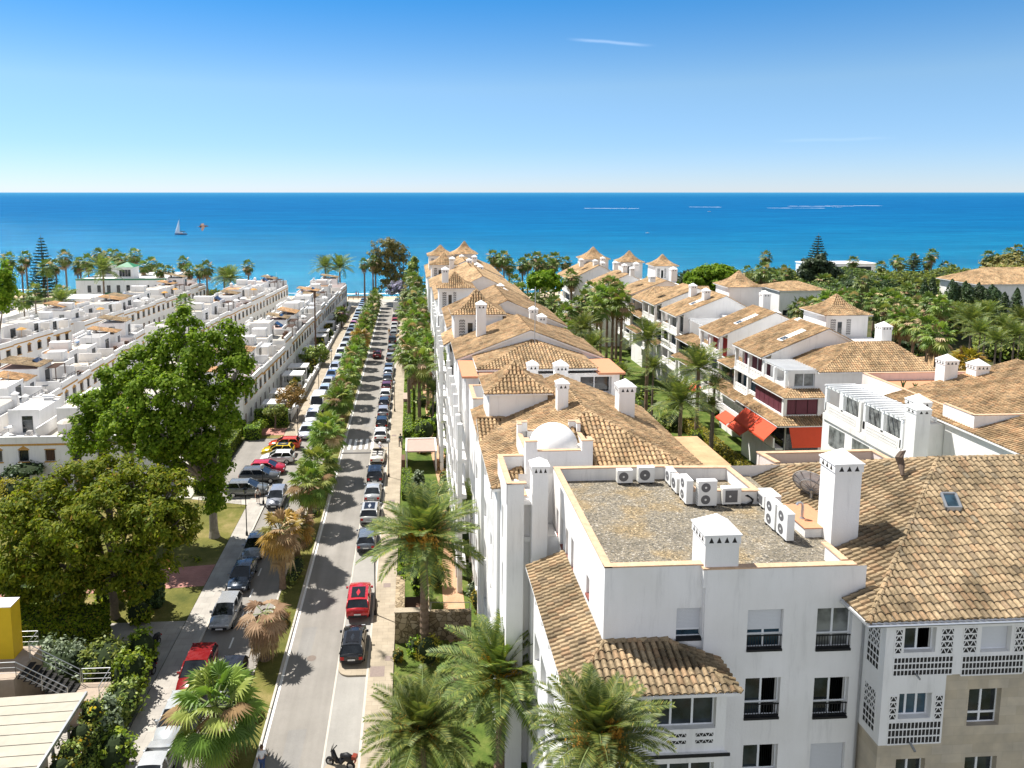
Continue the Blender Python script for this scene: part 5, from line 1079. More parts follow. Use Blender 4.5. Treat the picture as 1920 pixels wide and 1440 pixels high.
    if v % 4 == 2:
        m = MB(); zr = h-.28+rh; tiles(m, [(x0-.15, y1+.25, zr), (x0+rw+.15, y1+.25, zr), (x0+rw+.15, y0-.1, zr+.75), (x0-.15, y0-.1, zr+.75)], ns=3); m.build('tiled_roof', TILE2 if v % 8 == 2 else TILEN, t, world=False)
    if r.random() < .7:
        m = MB(); ax = x0+rw*r.random(); ay = y1-.4; m.tube([(ax, ay, h-.5+rh), (ax, ay, h+1.3+rh)], .025, 5)
        for q in (.7, .95, 1.2): m.tube([(ax-.35, ay, h+q+rh), (ax+.35, ay, h+q+rh)], .015, 4)
        m.build('aerial', METAL, t, world=False)
    if r.random() < .3:
        m = MB(); ax = -w*r.uniform(.25, .75)
        m.tube([(ax, -.8, h-.52), (ax, -.8, h+1.6)], .03, 5); m.lathe([(.9, h+1.35), (.5, h+1.6), (.01, h+1.75)], (ax, -.8, 0), 8); m.build('parasol', (WARM, BEIGE, WARM, OCHRE)[v % 4], t, world=False)
    if r.random() < .6:
        m = MB(); m.box(-w+.2, -.2, -.27, -.24, h+.42, h+.46)
        for j in range(6): m.box(-w+.2+j*(w-.45)/5, -w+.24+j*(w-.45)/5, -.27, -.24, h, h+.42)
        m.build('terrace_railing', (BLACK, STEEL)[v % 2], t, world=False)
    if r.random() < .6:
        m = MB()
        for j in range(4): ax = -w+.5+(w-1.)*r.random(); ay = -r.uniform(.6, 1.4); m.box(ax-.25, ax+.25, ay-.25, ay+.25, h-.52, h-.52+r.uniform(.35, .8))
        m.build('terrace_furniture', (BROWN, GREYR, WARM)[v % 3], t, world=False)
    return t
FEAT = ['pink-floored terrace and an air conditioner on top', 'grey water tank over a beige terrace', 'dark solar panel and brown pergola', 'terracotta terrace and an air conditioner', 'satellite dish and steel tank', 'white slatted pergola over its terrace']
def row(where, A0, A1, n, h=6.5, dep=10., v0=0, group=None, near=True):
    a, b_ = Vector(A0), Vector(A1); d = (b_-a); Lt = d.length; d.normalize(); ang = math.atan2(-d.y, -d.x); w = Lt/n
    out = []
    for i in range(n):
        p = a+d*w*i; v = v0+i*5+i//3+(i*i) % 4
        out.append(row_house(f'white terraced house, {ORD[i]} from the near end of {where}', p, ang, w-.004, dep+random.uniform(-.6,.6), h+random.uniform(-.25,.3)+random.choice((0,0,0,.5,1.)), v, group or 'terraced white houses', near and i == 0))
    return out
row('the avenue-facing row', (-23.4, 100.), (-18.9, 212.), 20, 6.4, 10.5, 0)
row('the second row left of the avenue', (-42.5, 148.), (-35.7, 212.), 12, 6.4, 11., 3)
row('the middle row', (-66., 150.), (-59.5, 214.), 12, 6.4, 11., 1)
row('the row behind the big tree', (-48.2, 92.), (-50.2, 139.), 9, 6.4, 11.5, 4)
row('the far-left row', (-74.5, 118.), (-66.5, 160.), 8, 6.4, 12., 2)
# frontal row closest to the camera on the left
for i in range(4):
    x = -35.5-i*5.6; row_house(f'two-storey white house facing the park with barred windows, {ORD[i]} from the right', (x, 80.), math.pi, 5.6, 10., 6.5, i*7+2, 'houses facing the park')
# Moorish mansion with green roofs
t = thing('mansion', 'white mansion with green tiled pyramid roofs and dark arched windows near the beach', 'mansion', (-95, 215, 0))
GT = M('green_tiles', (.03,.19,.085), .55, .15, 3); c0 = py(143, 545, 205); c1 = py(313, 545, 205); xa, xb = c0.x, c1.x
m = MB(); fr = Fr((xa, 205), (xb, 205)); L_ = fr.L; hs = [[3+k*2.6, 4+k*2.6, 5.6, 7.6] for k in range(int(L_/2.6)-1)]+[[3+k*3.9, 4.4+k*3.9, .6, 3] for k in range(int(L_/3.9)-1)]
wall(m, fr, 0, 9.5, hs, .25); m.box(xa, xb, 205.3, 225, 0, 9.); m.box(xb-.3, xb+.004, 205.004, 224.9, 0, 9.4); m.build('wall', WHITE, t)
g = MB(); fr.box(g, 0, L_, .002, .2, 9.0, 9.35); fr.box(g, 0, L_*.35, .002, .12, 4.1, 4.5); g.build('green_cornice', GT, t); g = MB()
for q in hs: fr.box(g, q[0], q[1], -.2, -.16, q[2], q[3])
g.build('windows_glass', GLASS, t) if 0 else g.build('glazing', GLASS, t)
for u, w_ in ((233, 2.2), (199, 1.8)):
    p = py(u, 512, 206 if u == 233 else 214); m = MB(); y = p.y+.5; ze_ = py(u, 501 if u == 233 else 497, y).z; za_ = py(u, 491 if u == 233 else 488, y+w_).z; m.box(p.x-w_, p.x+w_, y, y+2*w_, 8, ze_); tw = m.build('turret', WHITE, t)
    m = MB(); m.pyramid(p.x-w_-.4, p.x+w_+.4, y-.4, y+2*w_+.4, ze_, za_); m.build('roof', GT, tw); m = MB()
    for k in (-1.8, -.6, .6, 1.8): m.box(p.x+k*w_/3.4-.35, p.x+k*w_/3.4+.35, y-.03, y+.01, ze_-2.6, ze_-.7)
    m.build('arched_window', GLASS, tw)
m = MB(); p = py(214, 545, 203); m.add([(p.x-4,199,3.2),(p.x+5,199,3.2),(p.x+4.6,205,5.6),(p.x-3.6,205,5.6)], [(0,1,2,3)]); m.box(p.x-3.8, p.x-3.4, 199.2, 199.6, 0, 3.2); m.box(p.x+4.4, p.x+4.8, 199.2, 199.6, 0, 3.2); m.build('entrance_canopy', GT, t)
# villas at the far left edge and at the right edge
def villa(label, x0, x1, y0, y1, h, tiers, roofm=None):
    t = thing('villa', label, 'house', ((x0+x1)/2, (y0+y1)/2, 0)); m = MB(); fr = Fr((x0, y0), (x1, y0)); L_ = fr.L; n = max(2, int(L_/3.2)); hs = [[k*L_/n+.9, k*L_/n+2., z, z+1.3] for k in range(n) for z in ((.9, 3.8) if h > 5 else (.9,))]
    wall(m, fr, 0, h, hs, .2); m.box(x0, x1, y0+.25, y1, 0, h-.3); m.box(x0-.004, x0+.2, y0+.004, y1-.004, h-.28, h); m.box(x1-.2, x1+.004, y0+.004, y1-.004, .01, h)
    for a, b, c, d, z0, z1 in tiers: m.box(a, b, c, d, z0, z1)
    m.build('wall', WHITE, t)
    for q in hs: k = MB(); fr.box(k, q[0], q[1], -.19, -.14, q[2], q[3]); k.build('window', GLASS, t)
    if roofm: roofm(t)
    else: m = MB(); m.box(x0+.2, x1-.2, y0+.26, y1-.1, h-.299, h-.27); m.build('flat_roof', BEIGE, t)
    return t
villa('stepped white villa with cream flat roofs at the left edge among palms', -120, -88, 163, 178, 6., [(-112,-94,168,177,5.7,9.), (-106,-98,166,172,5.7,8)])
villa('low white house beside the slim palm left of the mansion', -140, -108, 190, 204, 5.5, [(-132,-118,194,203,5.2,8.2)])
villa('white house with reddish roof terrace beyond the middle row', -86, -68, 168, 182, 6.2, [(-82,-74,172,180,5.9,8.6)])
def vr(t):
    f, r = hip_faces(152, 200, 188, 204, 8.2, 12., 'x', 8, 8); roof(t, f, r, 'roof', 3)
villa('white villa with a broad brown hip roof at the right edge above the cypresses', 153, 199, 188.6, 203.5, 8.2, [], vr)
def small(label, u, v, Y, w_, d, h):
    p = py(u, v, Y)
    def rf(t):
        f, r = hip_faces(p.x-w_/2, p.x+w_/2, Y-.5, Y+d+.5, h, h+1.7, 'x', d/2, d/2); roof(t, f, r, 'roof', 3)
    villa(label, p.x-w_/2+.4, p.x+w_/2-.4, Y, Y+d, h, [], rf)
small('small tiled garden house peeping out of the palm grove beside the tall Norfolk pine', 1505, 560, 168, 12, 10, max(2.8, py(1505, 545, 168).z))
small('low tiled house under the palms to the right of the square turret', 1688, 625, 118, 12, 9, 4.2)
small('low brown-roofed pavilion half hidden by bushes below the cypress hedge', 1800, 640, 112, 9, 7, 4.2)
small('tiled lodge beside the golden palm in the right garden', 1795, 690, 96, 14, 7, 3.4)
small('tiled shed in deep shade behind the hip-roofed end wall', 1740, 695, 100, 8, 5, 3.6)
p = py(1560, 505, 300); t = thing('beach_kiosk', 'low white beach building at the water edge left of the tall Norfolk pine', 'building', (p.x, 290, 0)); m = MB(); m.box(p.x-18, p.x+10, 286, 296, -.6, 4.); m.box(p.x-18.3, p.x+10.3, 285.7, 296.3, 4., 4.4); m.build('wall', WHITE, t); m = MB(); m.box(p.x-16, p.x+8, 285.9, 285.99, 1, 3); m.build('window', GLASS, t)
# ---------------------------------------------------------------- front gardens of the avenue row
GW = random.Random(5)
for i in range(19):
    y0 = 104.+i*5.6; y1 = y0+5.5; x = -17.75
    t = thing('garden_wall', f'white front garden wall with pillars, {ORD[i]} from the near end along the left pavement', 'garden wall', (x, y0, 0), 0, 'front garden walls along the left pavement')
    m = MB(); h = GW.choice((.9, 1.1, 1.3)); m.box(-.12, .12, 0, 5.1, 0, h); m.box(-.17, .17, 0, .34, 0, h+.5); m.box(-.12, .12, 5.1, 5.5, 0, h); m.build('wall', WHITE, t, world=False)
    m = MB(); m.box(-.16, .16, .345, 5.5, h+.001, h+.06); m.box(-.21, .21, -.04, .38, h+.5, h+.58); m.build('coping', WARM, t, world=False)
    k = i % 3
    if k != 2:
        pt = thing('carport', f'flat-roofed porch in the {ORD[i]} front garden along the left pavement, {("white", "beige")[i % 2]} slab', 'porch', (x-2.6, y0+1, 0), 0, 'porches in the front gardens')
        wd = GW.uniform(2.4, 3.4); m = MB(); m.box(-1.6, 1.8, 0, wd, 2.3, 2.5); m.build('slab', (WHITE, BEIGE, WARM)[(i*2) % 3] , pt, world=False); m = MB()
        for a, b in ((-1.5, .1), (1.55, .1), (-1.5, wd-.3), (1.55, wd-.3)): m.box(a, a+.2, b, b+.2, 0, 2.3)
        m.box(-1.55, 1.75, .02, .1, 0, 1.3); m.build('post', WHITE, pt, world=False)
# ---------------------------------------------------------------- plant kit
LF_FAN = leafmat('fan_palm_leaf', [(0, (.075,.135,.025)), (.45, (.135,.215,.034)), (.8, (.22,.295,.052)), (1, (.31,.335,.09))], .3)
LF_PHX = leafmat('date_palm_leaf', [(0, (.075,.115,.032)), (.5, (.135,.185,.048)), (.85, (.215,.25,.062)), (1, (.33,.31,.07))], .28)
LF_DEAD = leafmat('dry_palm_leaf', [(0, (0.230,0.144,0.069)), (.5, (0.380,0.259,0.138)), (1, (0.529,0.402,0.241))], .15, .8)
LF_YEL = leafmat('yellowing_palm_leaf', [(0, (.12,.14,.03)), (.4, (.34,.22,.04)), (.7, (.45,.27,.05)), (1, (.42,.32,.16))], .2)
LF_PLANE = leafmat('plane_tree_leaf', [(0, (.075,.145,.010)), (.5, (.145,.245,.016)), (.85, (.22,.33,.025)), (1, (.32,.40,.05))], .46, .6, .12)
LF_MAG = leafmat('magnolia_leaf', [(0, (.07,.125,.008)), (.45, (.15,.215,.012)), (.85, (.26,.31,.020)), (.97, (.34,.34,.04)), (1, (.36,.22,.04))], .42, .6, .15)
LF_FANF = leafmat('far_palm_leaf', [(0, (.045,.085,.018)), (.45, (.085,.14,.028)), (.8, (.15,.205,.045)), (1, (.24,.25,.08))], .25)
LF_EUC = leafmat('eucalyptus_leaf', [(0, (.14,.16,.045)), (.5, (.25,.25,.075)), (1, (.36,.28,.09))], .25)
LF_DK = leafmat('dark_leaf', [(0, (0.018,0.042,0.016)), (.6, (0.042,0.075,0.023)), (1, (0.075,0.112,0.033))], .1)
LF_HEDGE = leafmat('hedge_leaf', [(0, (0.083,0.151,0.012)), (.5, (0.167,0.272,0.019)), (1, (0.316,0.386,0.030))], .3)
LF_MID = leafmat('shrub_leaf', [(0, (0.086,0.136,0.025)), (.5, (0.162,0.217,0.036)), (1, (0.302,0.326,0.064))], .22)
LF_GREY = leafmat('grey_green_leaf', [(0, (0.118,0.156,0.097)), (.6, (0.203,0.258,0.158)), (1, (0.328,0.390,0.248))], .2)
LF_GOLD = leafmat('golden_leaf', [(0, (.15,.15,.015)), (.5, (.27,.23,.02)), (1, (.38,.30,.03))], .3)
LF_RUST = leafmat('rusty_leaf', [(0, (.12,.10,.02)), (.5, (.25,.15,.035)), (1, (.35,.20,.06))], .2)
LF_PURP = leafmat('bougainvillea_leaf', [(0, (.16,.02,.10)), (.6, (.30,.03,.17)), (1, (.42,.07,.28))], .25)
LF_LILAC = leafmat('jacaranda_leaf', [(0, (.20,.18,.30)), (.6, (.33,.30,.46)), (1, (.10,.13,.06))], .25)
LF_FLOW = leafmat('yellow_flower', [(0, (.10,.12,.02)), (.4, (.45,.30,.01)), (1, (.62,.42,.02))], .2)
FRUIT = leafmat('date_fruit', [(0, (.42,.20,.02)), (.6, (.58,.31,.03)), (1, (.65,.42,.08))], .1)
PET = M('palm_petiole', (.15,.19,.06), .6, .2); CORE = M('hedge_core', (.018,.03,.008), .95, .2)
def fan_crown(name, nl, ns, seed, Rb=.95, pet=1.15, e0=82, e1=-38, mat=None, dead=0., petm=True):
    r = random.Random(seed); mb = MB()
    for i in range(nl):
        f = i/max(1, nl-1); el = R(e0+(e1-e0)*f**.85+r.uniform(-8, 8)); az = i*2.39996+r.uniform(-.25, .25)
        h = Vector((math.cos(az), math.sin(az), 0)); d = h*math.cos(el)+Vector((0,0,math.sin(el))); pl = pet*r.uniform(.75, 1.1)
        c = d*pl; c.z -= .16*pl*math.cos(el); f2 = (d+Vector((0,0,-.45*max(.2, math.cos(el))))).normalized(); s = Vector((-h.y, h.x, 0)); n = s.cross(f2)
        if petm:
            w = s*.03; mb.add([w*.6, -w*.6, c-w, c+w], [(0,1,2,3)], 1)
        rb = Rb*r.uniform(.82, 1.08); A0 = R(r.uniform(105, 125)); pts = [c]; mid = []
        for k in range(ns+1):
            a = -A0+2*A0*k/ns; q = f2*math.cos(a)+s*math.sin(a); mid.append(c+q*rb*.52*(.75+.25*math.cos(a))+n*(.035 if k % 2 else -.035)-Vector((0,0,.05*abs(math.sin(a)))))
        b = mid; fs = [(0, k+1, k+2) for k in range(ns)]; vs = [c]+mid
        for k in range(ns):
            a = -A0+2*A0*(k+.5)/ns; q = f2*math.cos(a)+s*math.sin(a); l = rb*(.78+.22*math.cos(a))*r.uniform(.9, 1.06); t = c+q*l*.93-Vector((0,0,l*(.16+.22*abs(math.sin(a))*r.uniform(.5, 1.4))))
            vs.append(t); fs.append((k+1, len(vs)-1, k+2))
        mb.add(vs, fs, 2 if r.random() < dead else 0)
    return mb.mesh(name, [mat or LF_FAN, PET, LF_DEAD])
def skirt_mesh(name, nl, ns, seed, ln=1.2, top=0., drop=1.5):
    r = random.Random(seed); mb = MB()
    for i in range(nl):
        az = i*2.39996; z = top-drop*r.random(); h = Vector((math.cos(az), math.sin(az), 0)); s = Vector((-h.y, h.x, 0)); out = r.uniform(.3, .75)*ln; c = h*.14+Vector((0,0,z)); e = c+h*out*.7+Vector((0,0,-.3*ln))
        vs = [c]; fs = []
        for k in range(ns+1):
            a = (k/ns-.5); vs.append(e+s*a*.55*ln+Vector((0,0,.02*(k % 2))))
        for k in range(ns): vs.append(e+s*(k/ns-.5)*.95*ln+h*r.uniform(-.15, .12)+Vector((0,0,-ln*r.uniform(.45, .8)))); fs += [(0, k+1, k+2), (k+1, ns+2+k, k+2)]
        mb.add(vs, fs)
    return mb.mesh(name, [LF_DEAD])
def phx_crown(name, nf, nl, seed, L_=4.5, e0=86, e1=-10, lw=.034, ll=.60, mat=None):
    r = random.Random(seed); mb = MB(); K = 12
    for i in range(nf):
        f = i/max(1, nf-1); el = R(e0+(e1-e0)*f**.9+r.uniform(-6, 6)); az = i*2.39996+r.uniform(-.2, .2); h = Vector((math.cos(az), math.sin(az), 0)); s = Vector((-h.y, h.x, 0))
        ln = L_*r.uniform(.82, 1.05)*(.72+.28*min(1, f*3)); p = Vector((0,0,0)); P = [p.copy()]; T = []; e = el; bend = R(r.uniform(40, 70))*(.55+.45*math.cos(el))
        for k in range(K):
            d = h*math.cos(e)+Vector((0,0,math.sin(e))); T.append(d); p = p+d*ln/K; P.append(p.copy()); e -= bend/K*(1.5*(k/K)+.3)
        T.append(T[-1]); w = .045
        for k in range(K):
            a, b_ = w*(1-k/K)+.008, w*(1-(k+1)/K)+.008; mb.add([P[k]+s*a, P[k]-s*a, P[k+1]-s*b_, P[k+1]+s*b_], [(0,1,2,3)], 1)
        tw = r.uniform(-.5, .5)
        for j in range(nl):
            q = .1+.9*(j+r.random()*.6)/nl; x = q*K; k = min(K-1, int(x)); o = P[k].lerp(P[k+1], x-k); d = T[k]; up = s.cross(d)
            if up.z < 0: up = -up
            l = ll*(.45+1.1*math.sin(math.pi*min(.97, q*.85+.14)))*r.uniform(.85, 1.1)
            for sg in (-1, 1):
                q2 = (s*sg*.80+d*.55+up*(.28+tw*sg*.3)+Vector((0,0,-.12))).normalized(); m = o+q2*l*.45; t = o+q2*l+Vector((0,0,-.1*l)); ww = up.cross(q2).normalized()*lw
                mb.add([o, m+ww, t, m-ww], [(0,1,2,3)], 0)
    return mb.mesh(name, [mat or LF_PHX, PET])
def trunk_mesh(name, r0, r1, n=10, rings=24, rough=.05, seed=1, bulge=.25):
    r = random.Random(seed); mb = MB(); pts = []; rad = []
    for i in range(rings+1):
        f = i/rings; pts.append((0, 0, f)); rad.append((r0+(r1-r0)*f+bulge*r0*math.exp(-f*14))*(1+(rough if i % 2 else -rough)))
    mb.tube(pts, rad, n); return mb.mesh(name, [TRUNK, GTRUNK][r0 < .2], smooth=False)
FANN = [fan_crown('fan_crown', 44, 24, s, 1.0, 1.2, dead=.05) for s in (1, 2)]; FANM = [fan_crown('fan_crown', 36, 14, s, 1.0, 1.1, dead=.07) for s in (3, 4, 5)]; FANF = [fan_crown('fan_crown', 30, 9, s, 1.0, 1.0, e1=-55, mat=LF_FANF, dead=.08, petm=False) for s in (6, 7, 8)]
SKM = [skirt_mesh('dead_skirt', 22, 8, s) for s in (1, 2)]; SKL = skirt_mesh('dead_skirt', 46, 9, 5, 1.25, .1, 1.9)
PHN = [phx_crown('date_crown', 58, 52, s) for s in (1, 2, 3)]; PHM = [phx_crown('date_crown', 38, 22, s, lw=.06) for s in (4, 5)]
TRK = [trunk_mesh('trunk', .27, .2), trunk_mesh('trunk', .17, .12, 8, 20), trunk_mesh('trunk', .33, .27, 12, 34, .08)]
def fruit_mesh(seed):
    r = random.Random(seed); mb = MB()
    for k in range(8):
        az = k*.785+r.uniform(-.3, .3); h = Vector((math.cos(az), math.sin(az), 0)); e = h*r.uniform(.8, 1.5)+Vector((0,0,r.uniform(.1, 1.1))); mb.tube([(0,0,.1), tuple(h*.5+Vector((0,0,.7))), tuple(e)], .03, 4)
        for j in range(170):
            q = e+Vector((r.gauss(0, .22), r.gauss(0, .22), r.gauss(-.2, .34))); s = .06; mb.add([q+Vector((s,0,0)), q+Vector((0,s,s)), q+Vector((-s,0,s)), q+Vector((0,-s,-s*1.5))], [(0,1,2,3)])
    return mb.mesh('fruit_cluster', FRUIT)
FRM = [fruit_mesh(1), fruit_mesh(2)]
def palm(name, label, cat, x, y, z, crown, tr, size=1., skirt=None, group=None, fruit=None, rz=None, lean=0., base=0.):
    rz = random.uniform(0, 6.28) if rz is None else rz
    t = thing(name, label, cat, (x, y, base), rz, group); h = max(.6, z-base)
    o = link('trunk', tr, t); o.scale = (1 if h > 2 else .8, 1 if h > 2 else .8, h); o.rotation_euler = (lean, 0, 0)
    top = Vector((0, -math.sin(lean)*h, math.cos(lean)*h))
    o = link('crown', crown, t, top); o.scale = (size,)*3
    if skirt: o = link('dead_skirt', skirt, t, top); o.scale = (size,)*3
    if fruit: o = link('fruit_cluster', fruit, t, top); o.scale = (size,)*3
    return t
# ---------------------------------------------------------------- leaf clouds
def leaves(P, Nn, size, mat, name, asp=.55, jit=.8, parent=None, off=None, extra=None):
    """rhombic leaves at points P facing roughly along Nn"""
    n = len(P); nn = Nn+rng.normal(0, jit, (n, 3)); nn /= np.linalg.norm(nn, axis=1)[:, None]+1e-9
    a = rng.normal(0, 1, (n, 3)); a -= nn*(a*nn).sum(1)[:, None]; a /= np.linalg.norm(a, axis=1)[:, None]+1e-9; b = np.cross(nn, a)
    l = size*rng.uniform(.65, 1.25, n)[:, None]; a = a*l; b = b*l*asp
    V_ = np.stack([P-a, P-b*1.0+a*.1, P+a, P+b*1.0+a*.1], 1).reshape(-1, 3)
    if off is not None: V_ = V_-np.array(off)
    Q = np.arange(4*n).reshape(n, 4); me = arr_mesh(name, V_, Q, mat); return link(name, me, parent)
def cloud(lobes, per_m2, csize, fill=.5):
    """leaf points in clusters over ellipsoid lobes: list of (c, (rx,ry,rz))"""
    PP = []; NN = []
    for c, r in lobes:
        c = np.array(c); r = np.array(r); area = 4*math.pi*((r[0]*r[1])**1.6/3+(r[0]*r[2])**1.6/3+(r[1]*r[2])**1.6/3)**(1/1.6); nc = max(4, int(area/(csize*csize*2.2)))
        d = rng.normal(0, 1, (nc, 3)); d /= np.linalg.norm(d, axis=1)[:, None]; cc = c+d*r*rng.uniform(fill, 1.02, nc)[:, None]
        k = max(6, int(per_m2*area/nc)); cr = csize*rng.uniform(.6, 1.25, nc)
        q = rng.normal(0, 1, (nc, k, 3)); q /= np.linalg.norm(q, axis=2)[:, :, None]; q[:, :, 2] = q[:, :, 2]*.8+.1
        PP.append((cc[:, None, :]+q*cr[:, None, None]*rng.uniform(.35, 1, (nc, k, 1))).reshape(-1, 3)); NN.append((q*.8+d[:, None, :]*.5+np.array([0, 0, .6])).reshape(-1, 3))
    return np.concatenate(PP), np.concatenate(NN)
def tree(name, label, cat, base, lobes, mat, per, csize, lsize, bark, r0=.35, group=None, fork=.45, asp=.6, twigs=True, fill=.5):
    t = thing(name, label, cat, base, 0, group); B = Vector(base); mb = MB(); top = sum((Vector(c) for c, r in lobes), Vector())/len(lobes)
    fk = B.lerp(top, fork); fk.x = B.x+(fk.x-B.x)*.25; fk.y = B.y+(fk.y-B.y)*.25; fk.x += random.uniform(-.3, .3)*r0; mb.tube([B+Vector((0,0,-.1)), B.lerp(fk, .12), B.lerp(fk, .55)+Vector((r0*.3,0,0)), fk], [r0*1.35, r0, r0*.85, r0*.75], 10)
    for c, r in lobes:
        c = Vector(c); m_ = fk.lerp(c, .5)+Vector((random.uniform(-.1,.1)*r[0], random.uniform(-.1,.1)*r[1], .12*r[2])); mb.tube([fk-Vector((0,0,.05)), m_, c], [r0*.6, r0*.36, r0*.14], 7)
        if twigs:
            for k in range(5):
                d = Vector((random.gauss(0,1), random.gauss(0,1), random.gauss(.2,.8))).normalized(); q = c+Vector((d.x*r[0], d.y*r[1], d.z*r[2]))*.8; mb.tube([m_.lerp(c, .6), c.lerp(q, .5)+Vector((0,0,.1)), q], [r0*.2, r0*.12, r0*.04], 5)
    mb.build('trunk', bark, t)
    P, Nn = cloud(lobes, per, csize, fill); leaves(P, Nn, lsize, mat, 'crown', asp, .5, parent=t, off=base); return t
def lobes_px(L_, Y, dep=1.):
    out = []
    for q in L_:
        u, v, ru, rv = q[:4]; y = Y+(q[4] if len(q) > 4 else 0); c = py(u, v, y); s = y/1378*1.03; out.append((c, (ru*s, (ru+rv)/2*s*dep, rv*s*1.04)))
    return out
def bush(label, x, y, r, h, mat=None, lsize=.1, per=42, base=0., name='shrub', cat='shrub', group=None, sy=1., flow=None):
    t = thing(name, label, cat, (x, y, base), 0, group); c = (x, y, base+h*.5)
    P, Nn = cloud([(c, (r*.86, r*sy*.86, h*.5))], per, max(.16, min(.5, r*.34)), .7); P[:, 2] = np.maximum(P[:, 2], base+.02); leaves(P, Nn, lsize, mat or LF_MID, 'foliage', .6, parent=t, off=(x, y, base))
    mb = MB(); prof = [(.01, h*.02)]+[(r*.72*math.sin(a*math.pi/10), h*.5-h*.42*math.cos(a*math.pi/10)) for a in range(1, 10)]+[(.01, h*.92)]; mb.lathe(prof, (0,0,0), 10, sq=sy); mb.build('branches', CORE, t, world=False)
    if flow:
        k = rng.random(len(P)) < .12; leaves(P[k]*1.0, Nn[k], lsize*.9, flow, 'flowers', .9, parent=t, off=(x, y, base-.03))
    return t
def hedge(label, x0, x1, y0, y1, h, mat=None, lsize=.07, per=150, group=None, base=0., name='hedge'):
    t = thing(name, label, 'hedge', ((x0+x1)/2, (y0+y1)/2, base), 0, group); P = []; Nn = []; e = .02
    for (ax, val, ar, nrm) in ((0, x0, (y1-y0)*h, (-1,0,0)), (0, x1, (y1-y0)*h, (1,0,0)), (1, y0, (x1-x0)*h, (0,-1,0)), (1, y1, (x1-x0)*h, (0,1,0)), (2, base+h, (x1-x0)*(y1-y0), (0,0,1))):
        n = max(10, int(ar*per)); q = np.stack([rng.uniform(x0, x1, n), rng.uniform(y0, y1, n), base+rng.uniform(0, h, n)], 1); q[:, ax] = val+rng.normal(0, .05, n)-np.array(nrm)[ax]*.03; P.append(q); Nn.append(np.tile(np.array(nrm)+np.array([0,0,.35]), (n, 1)))
    leaves(np.concatenate(P), np.concatenate(Nn), lsize, mat or LF_HEDGE, 'foliage', .6, .7, t, ((x0+x1)/2, (y0+y1)/2, base))
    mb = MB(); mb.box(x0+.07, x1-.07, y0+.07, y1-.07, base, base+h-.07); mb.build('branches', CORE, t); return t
def norfolk(label, u, vtop, Y, base, hgt_r, tiers=17):
    p = py(u, vtop, Y); t = thing('norfolk_pine', label, 'conifer', (p.x, Y, base)); H_ = p.z-base; mb = MB(); mb.tube([(0,0,0), (0,0,H_*.5), (0,0,H_)], [.4, .25, .03], 8); mb.build('trunk', BARK, t, world=False); PP = []; NN = []
    for i in range(tiers):
        f = i/tiers; z = H_*(.16+.82*f); r = hgt_r*(1-f)**.8+.15; nb = 8 if i % 2 else 7
        for k in range(nb):
            a = 2*math.pi*(k+(i % 2)*.5)/nb+random.uniform(-.12,.12); n = max(10, int(r*34)); s = rng.uniform(.08, 1, n); q = np.stack([np.cos(a)*r*s, np.sin(a)*r*s, z+r*(.16*s*s-.08*s)], 1); q += rng.normal(0, .05+.11*r**.5*.5, (n, 3))*np.array([1, 1, .45]); PP.append(q); NN.append(np.tile([0, 0, 1.], (n, 1)))
    leaves(np.concatenate(PP), np.concatenate(NN), .26, LF_DK if 0 else LF_NOR, 'crown', .35, .7, t); return t
LF_NOR = leafmat('norfolk_needles', [(0, (0.019,0.042,0.017)), (.6, (0.044,0.075,0.029)), (1, (0.078,0.111,0.042))], .1)
def cypress(label, x, y, h, r, group):
    t = thing('cypress', label, 'cypress', (x, y, 0), 0, group); n = 1500; z = rng.uniform(.03, 1, n); rr = r*np.minimum(1, (1-z)*3.2)**.7*np.minimum(1, .5+z*3)*rng.uniform(.75, 1.08, n); a = rng.uniform(0, 6.283, n)
    P = np.stack([np.cos(a)*rr, np.sin(a)*rr, z*h], 1); leaves(P, np.stack([np.cos(a), np.sin(a), np.full(n, .5)], 1), .26, LF_DK, 'crown', .45, .6, t); mb = MB(); mb.lathe([(r*.5,.2),(r*.72,h*.3),(r*.6,h*.6),(r*.1,h*.95)], n=8); mb.build('core', CORE, t, world=False); mb = MB(); mb.tube([(0,0,0),(0,0,.6)], .14, 6); mb.build('trunk', BARK, t, world=False)
# ---------------------------------------------------------------- avenue palms on the median
GM = 'fan palms along the median'
def mx(Y): return -10.25+.25*math.sin(Y*1.7)
p = py(404, 1325, 39.6); palm('fan_palm', 'large bright green fan palm nearest the camera at the bottom left', 'palm tree', p.x, 39.6, p.z, FANN[0], TRK[0], 1.5, SKM[0], GM, rz=1.)
p = py(495, 1150, 49.3); CRD = fan_crown('fan_crown', 26, 18, 31, 1.0, .9, 40, -60, LF_DEAD); palm('fan_palm', 'withered fan palm whose grey-brown leaves all hang down, on the median', 'palm tree', p.x, 49.3, p.z, CRD, TRK[2], 1.2, SKL, GM, rz=.3)
p = py(527, 995, 58.7); CRY = fan_crown('fan_crown', 38, 18, 32, 1.0, 1.0, 75, -50, LF_YEL, .35); palm('fan_palm', 'yellowing fan palm with a long straw-coloured skirt of dead leaves on its trunk', 'palm tree', p.x, 58.7, p.z, CRY, TRK[0], 1.22, SKL, GM, rz=2.)
p = py(556, 985, 63.8); palm('fan_palm', 'half-dry fan palm just behind the yellowing one on the median', 'palm tree', p.x, 63.8, p.z, CRY, TRK[0], 1.1, SKM[1], GM, rz=4.)
ys = [70.2, 77.4, 82.6, 88.2]+[93.8+6.05*k for k in range(20)]; k = 0
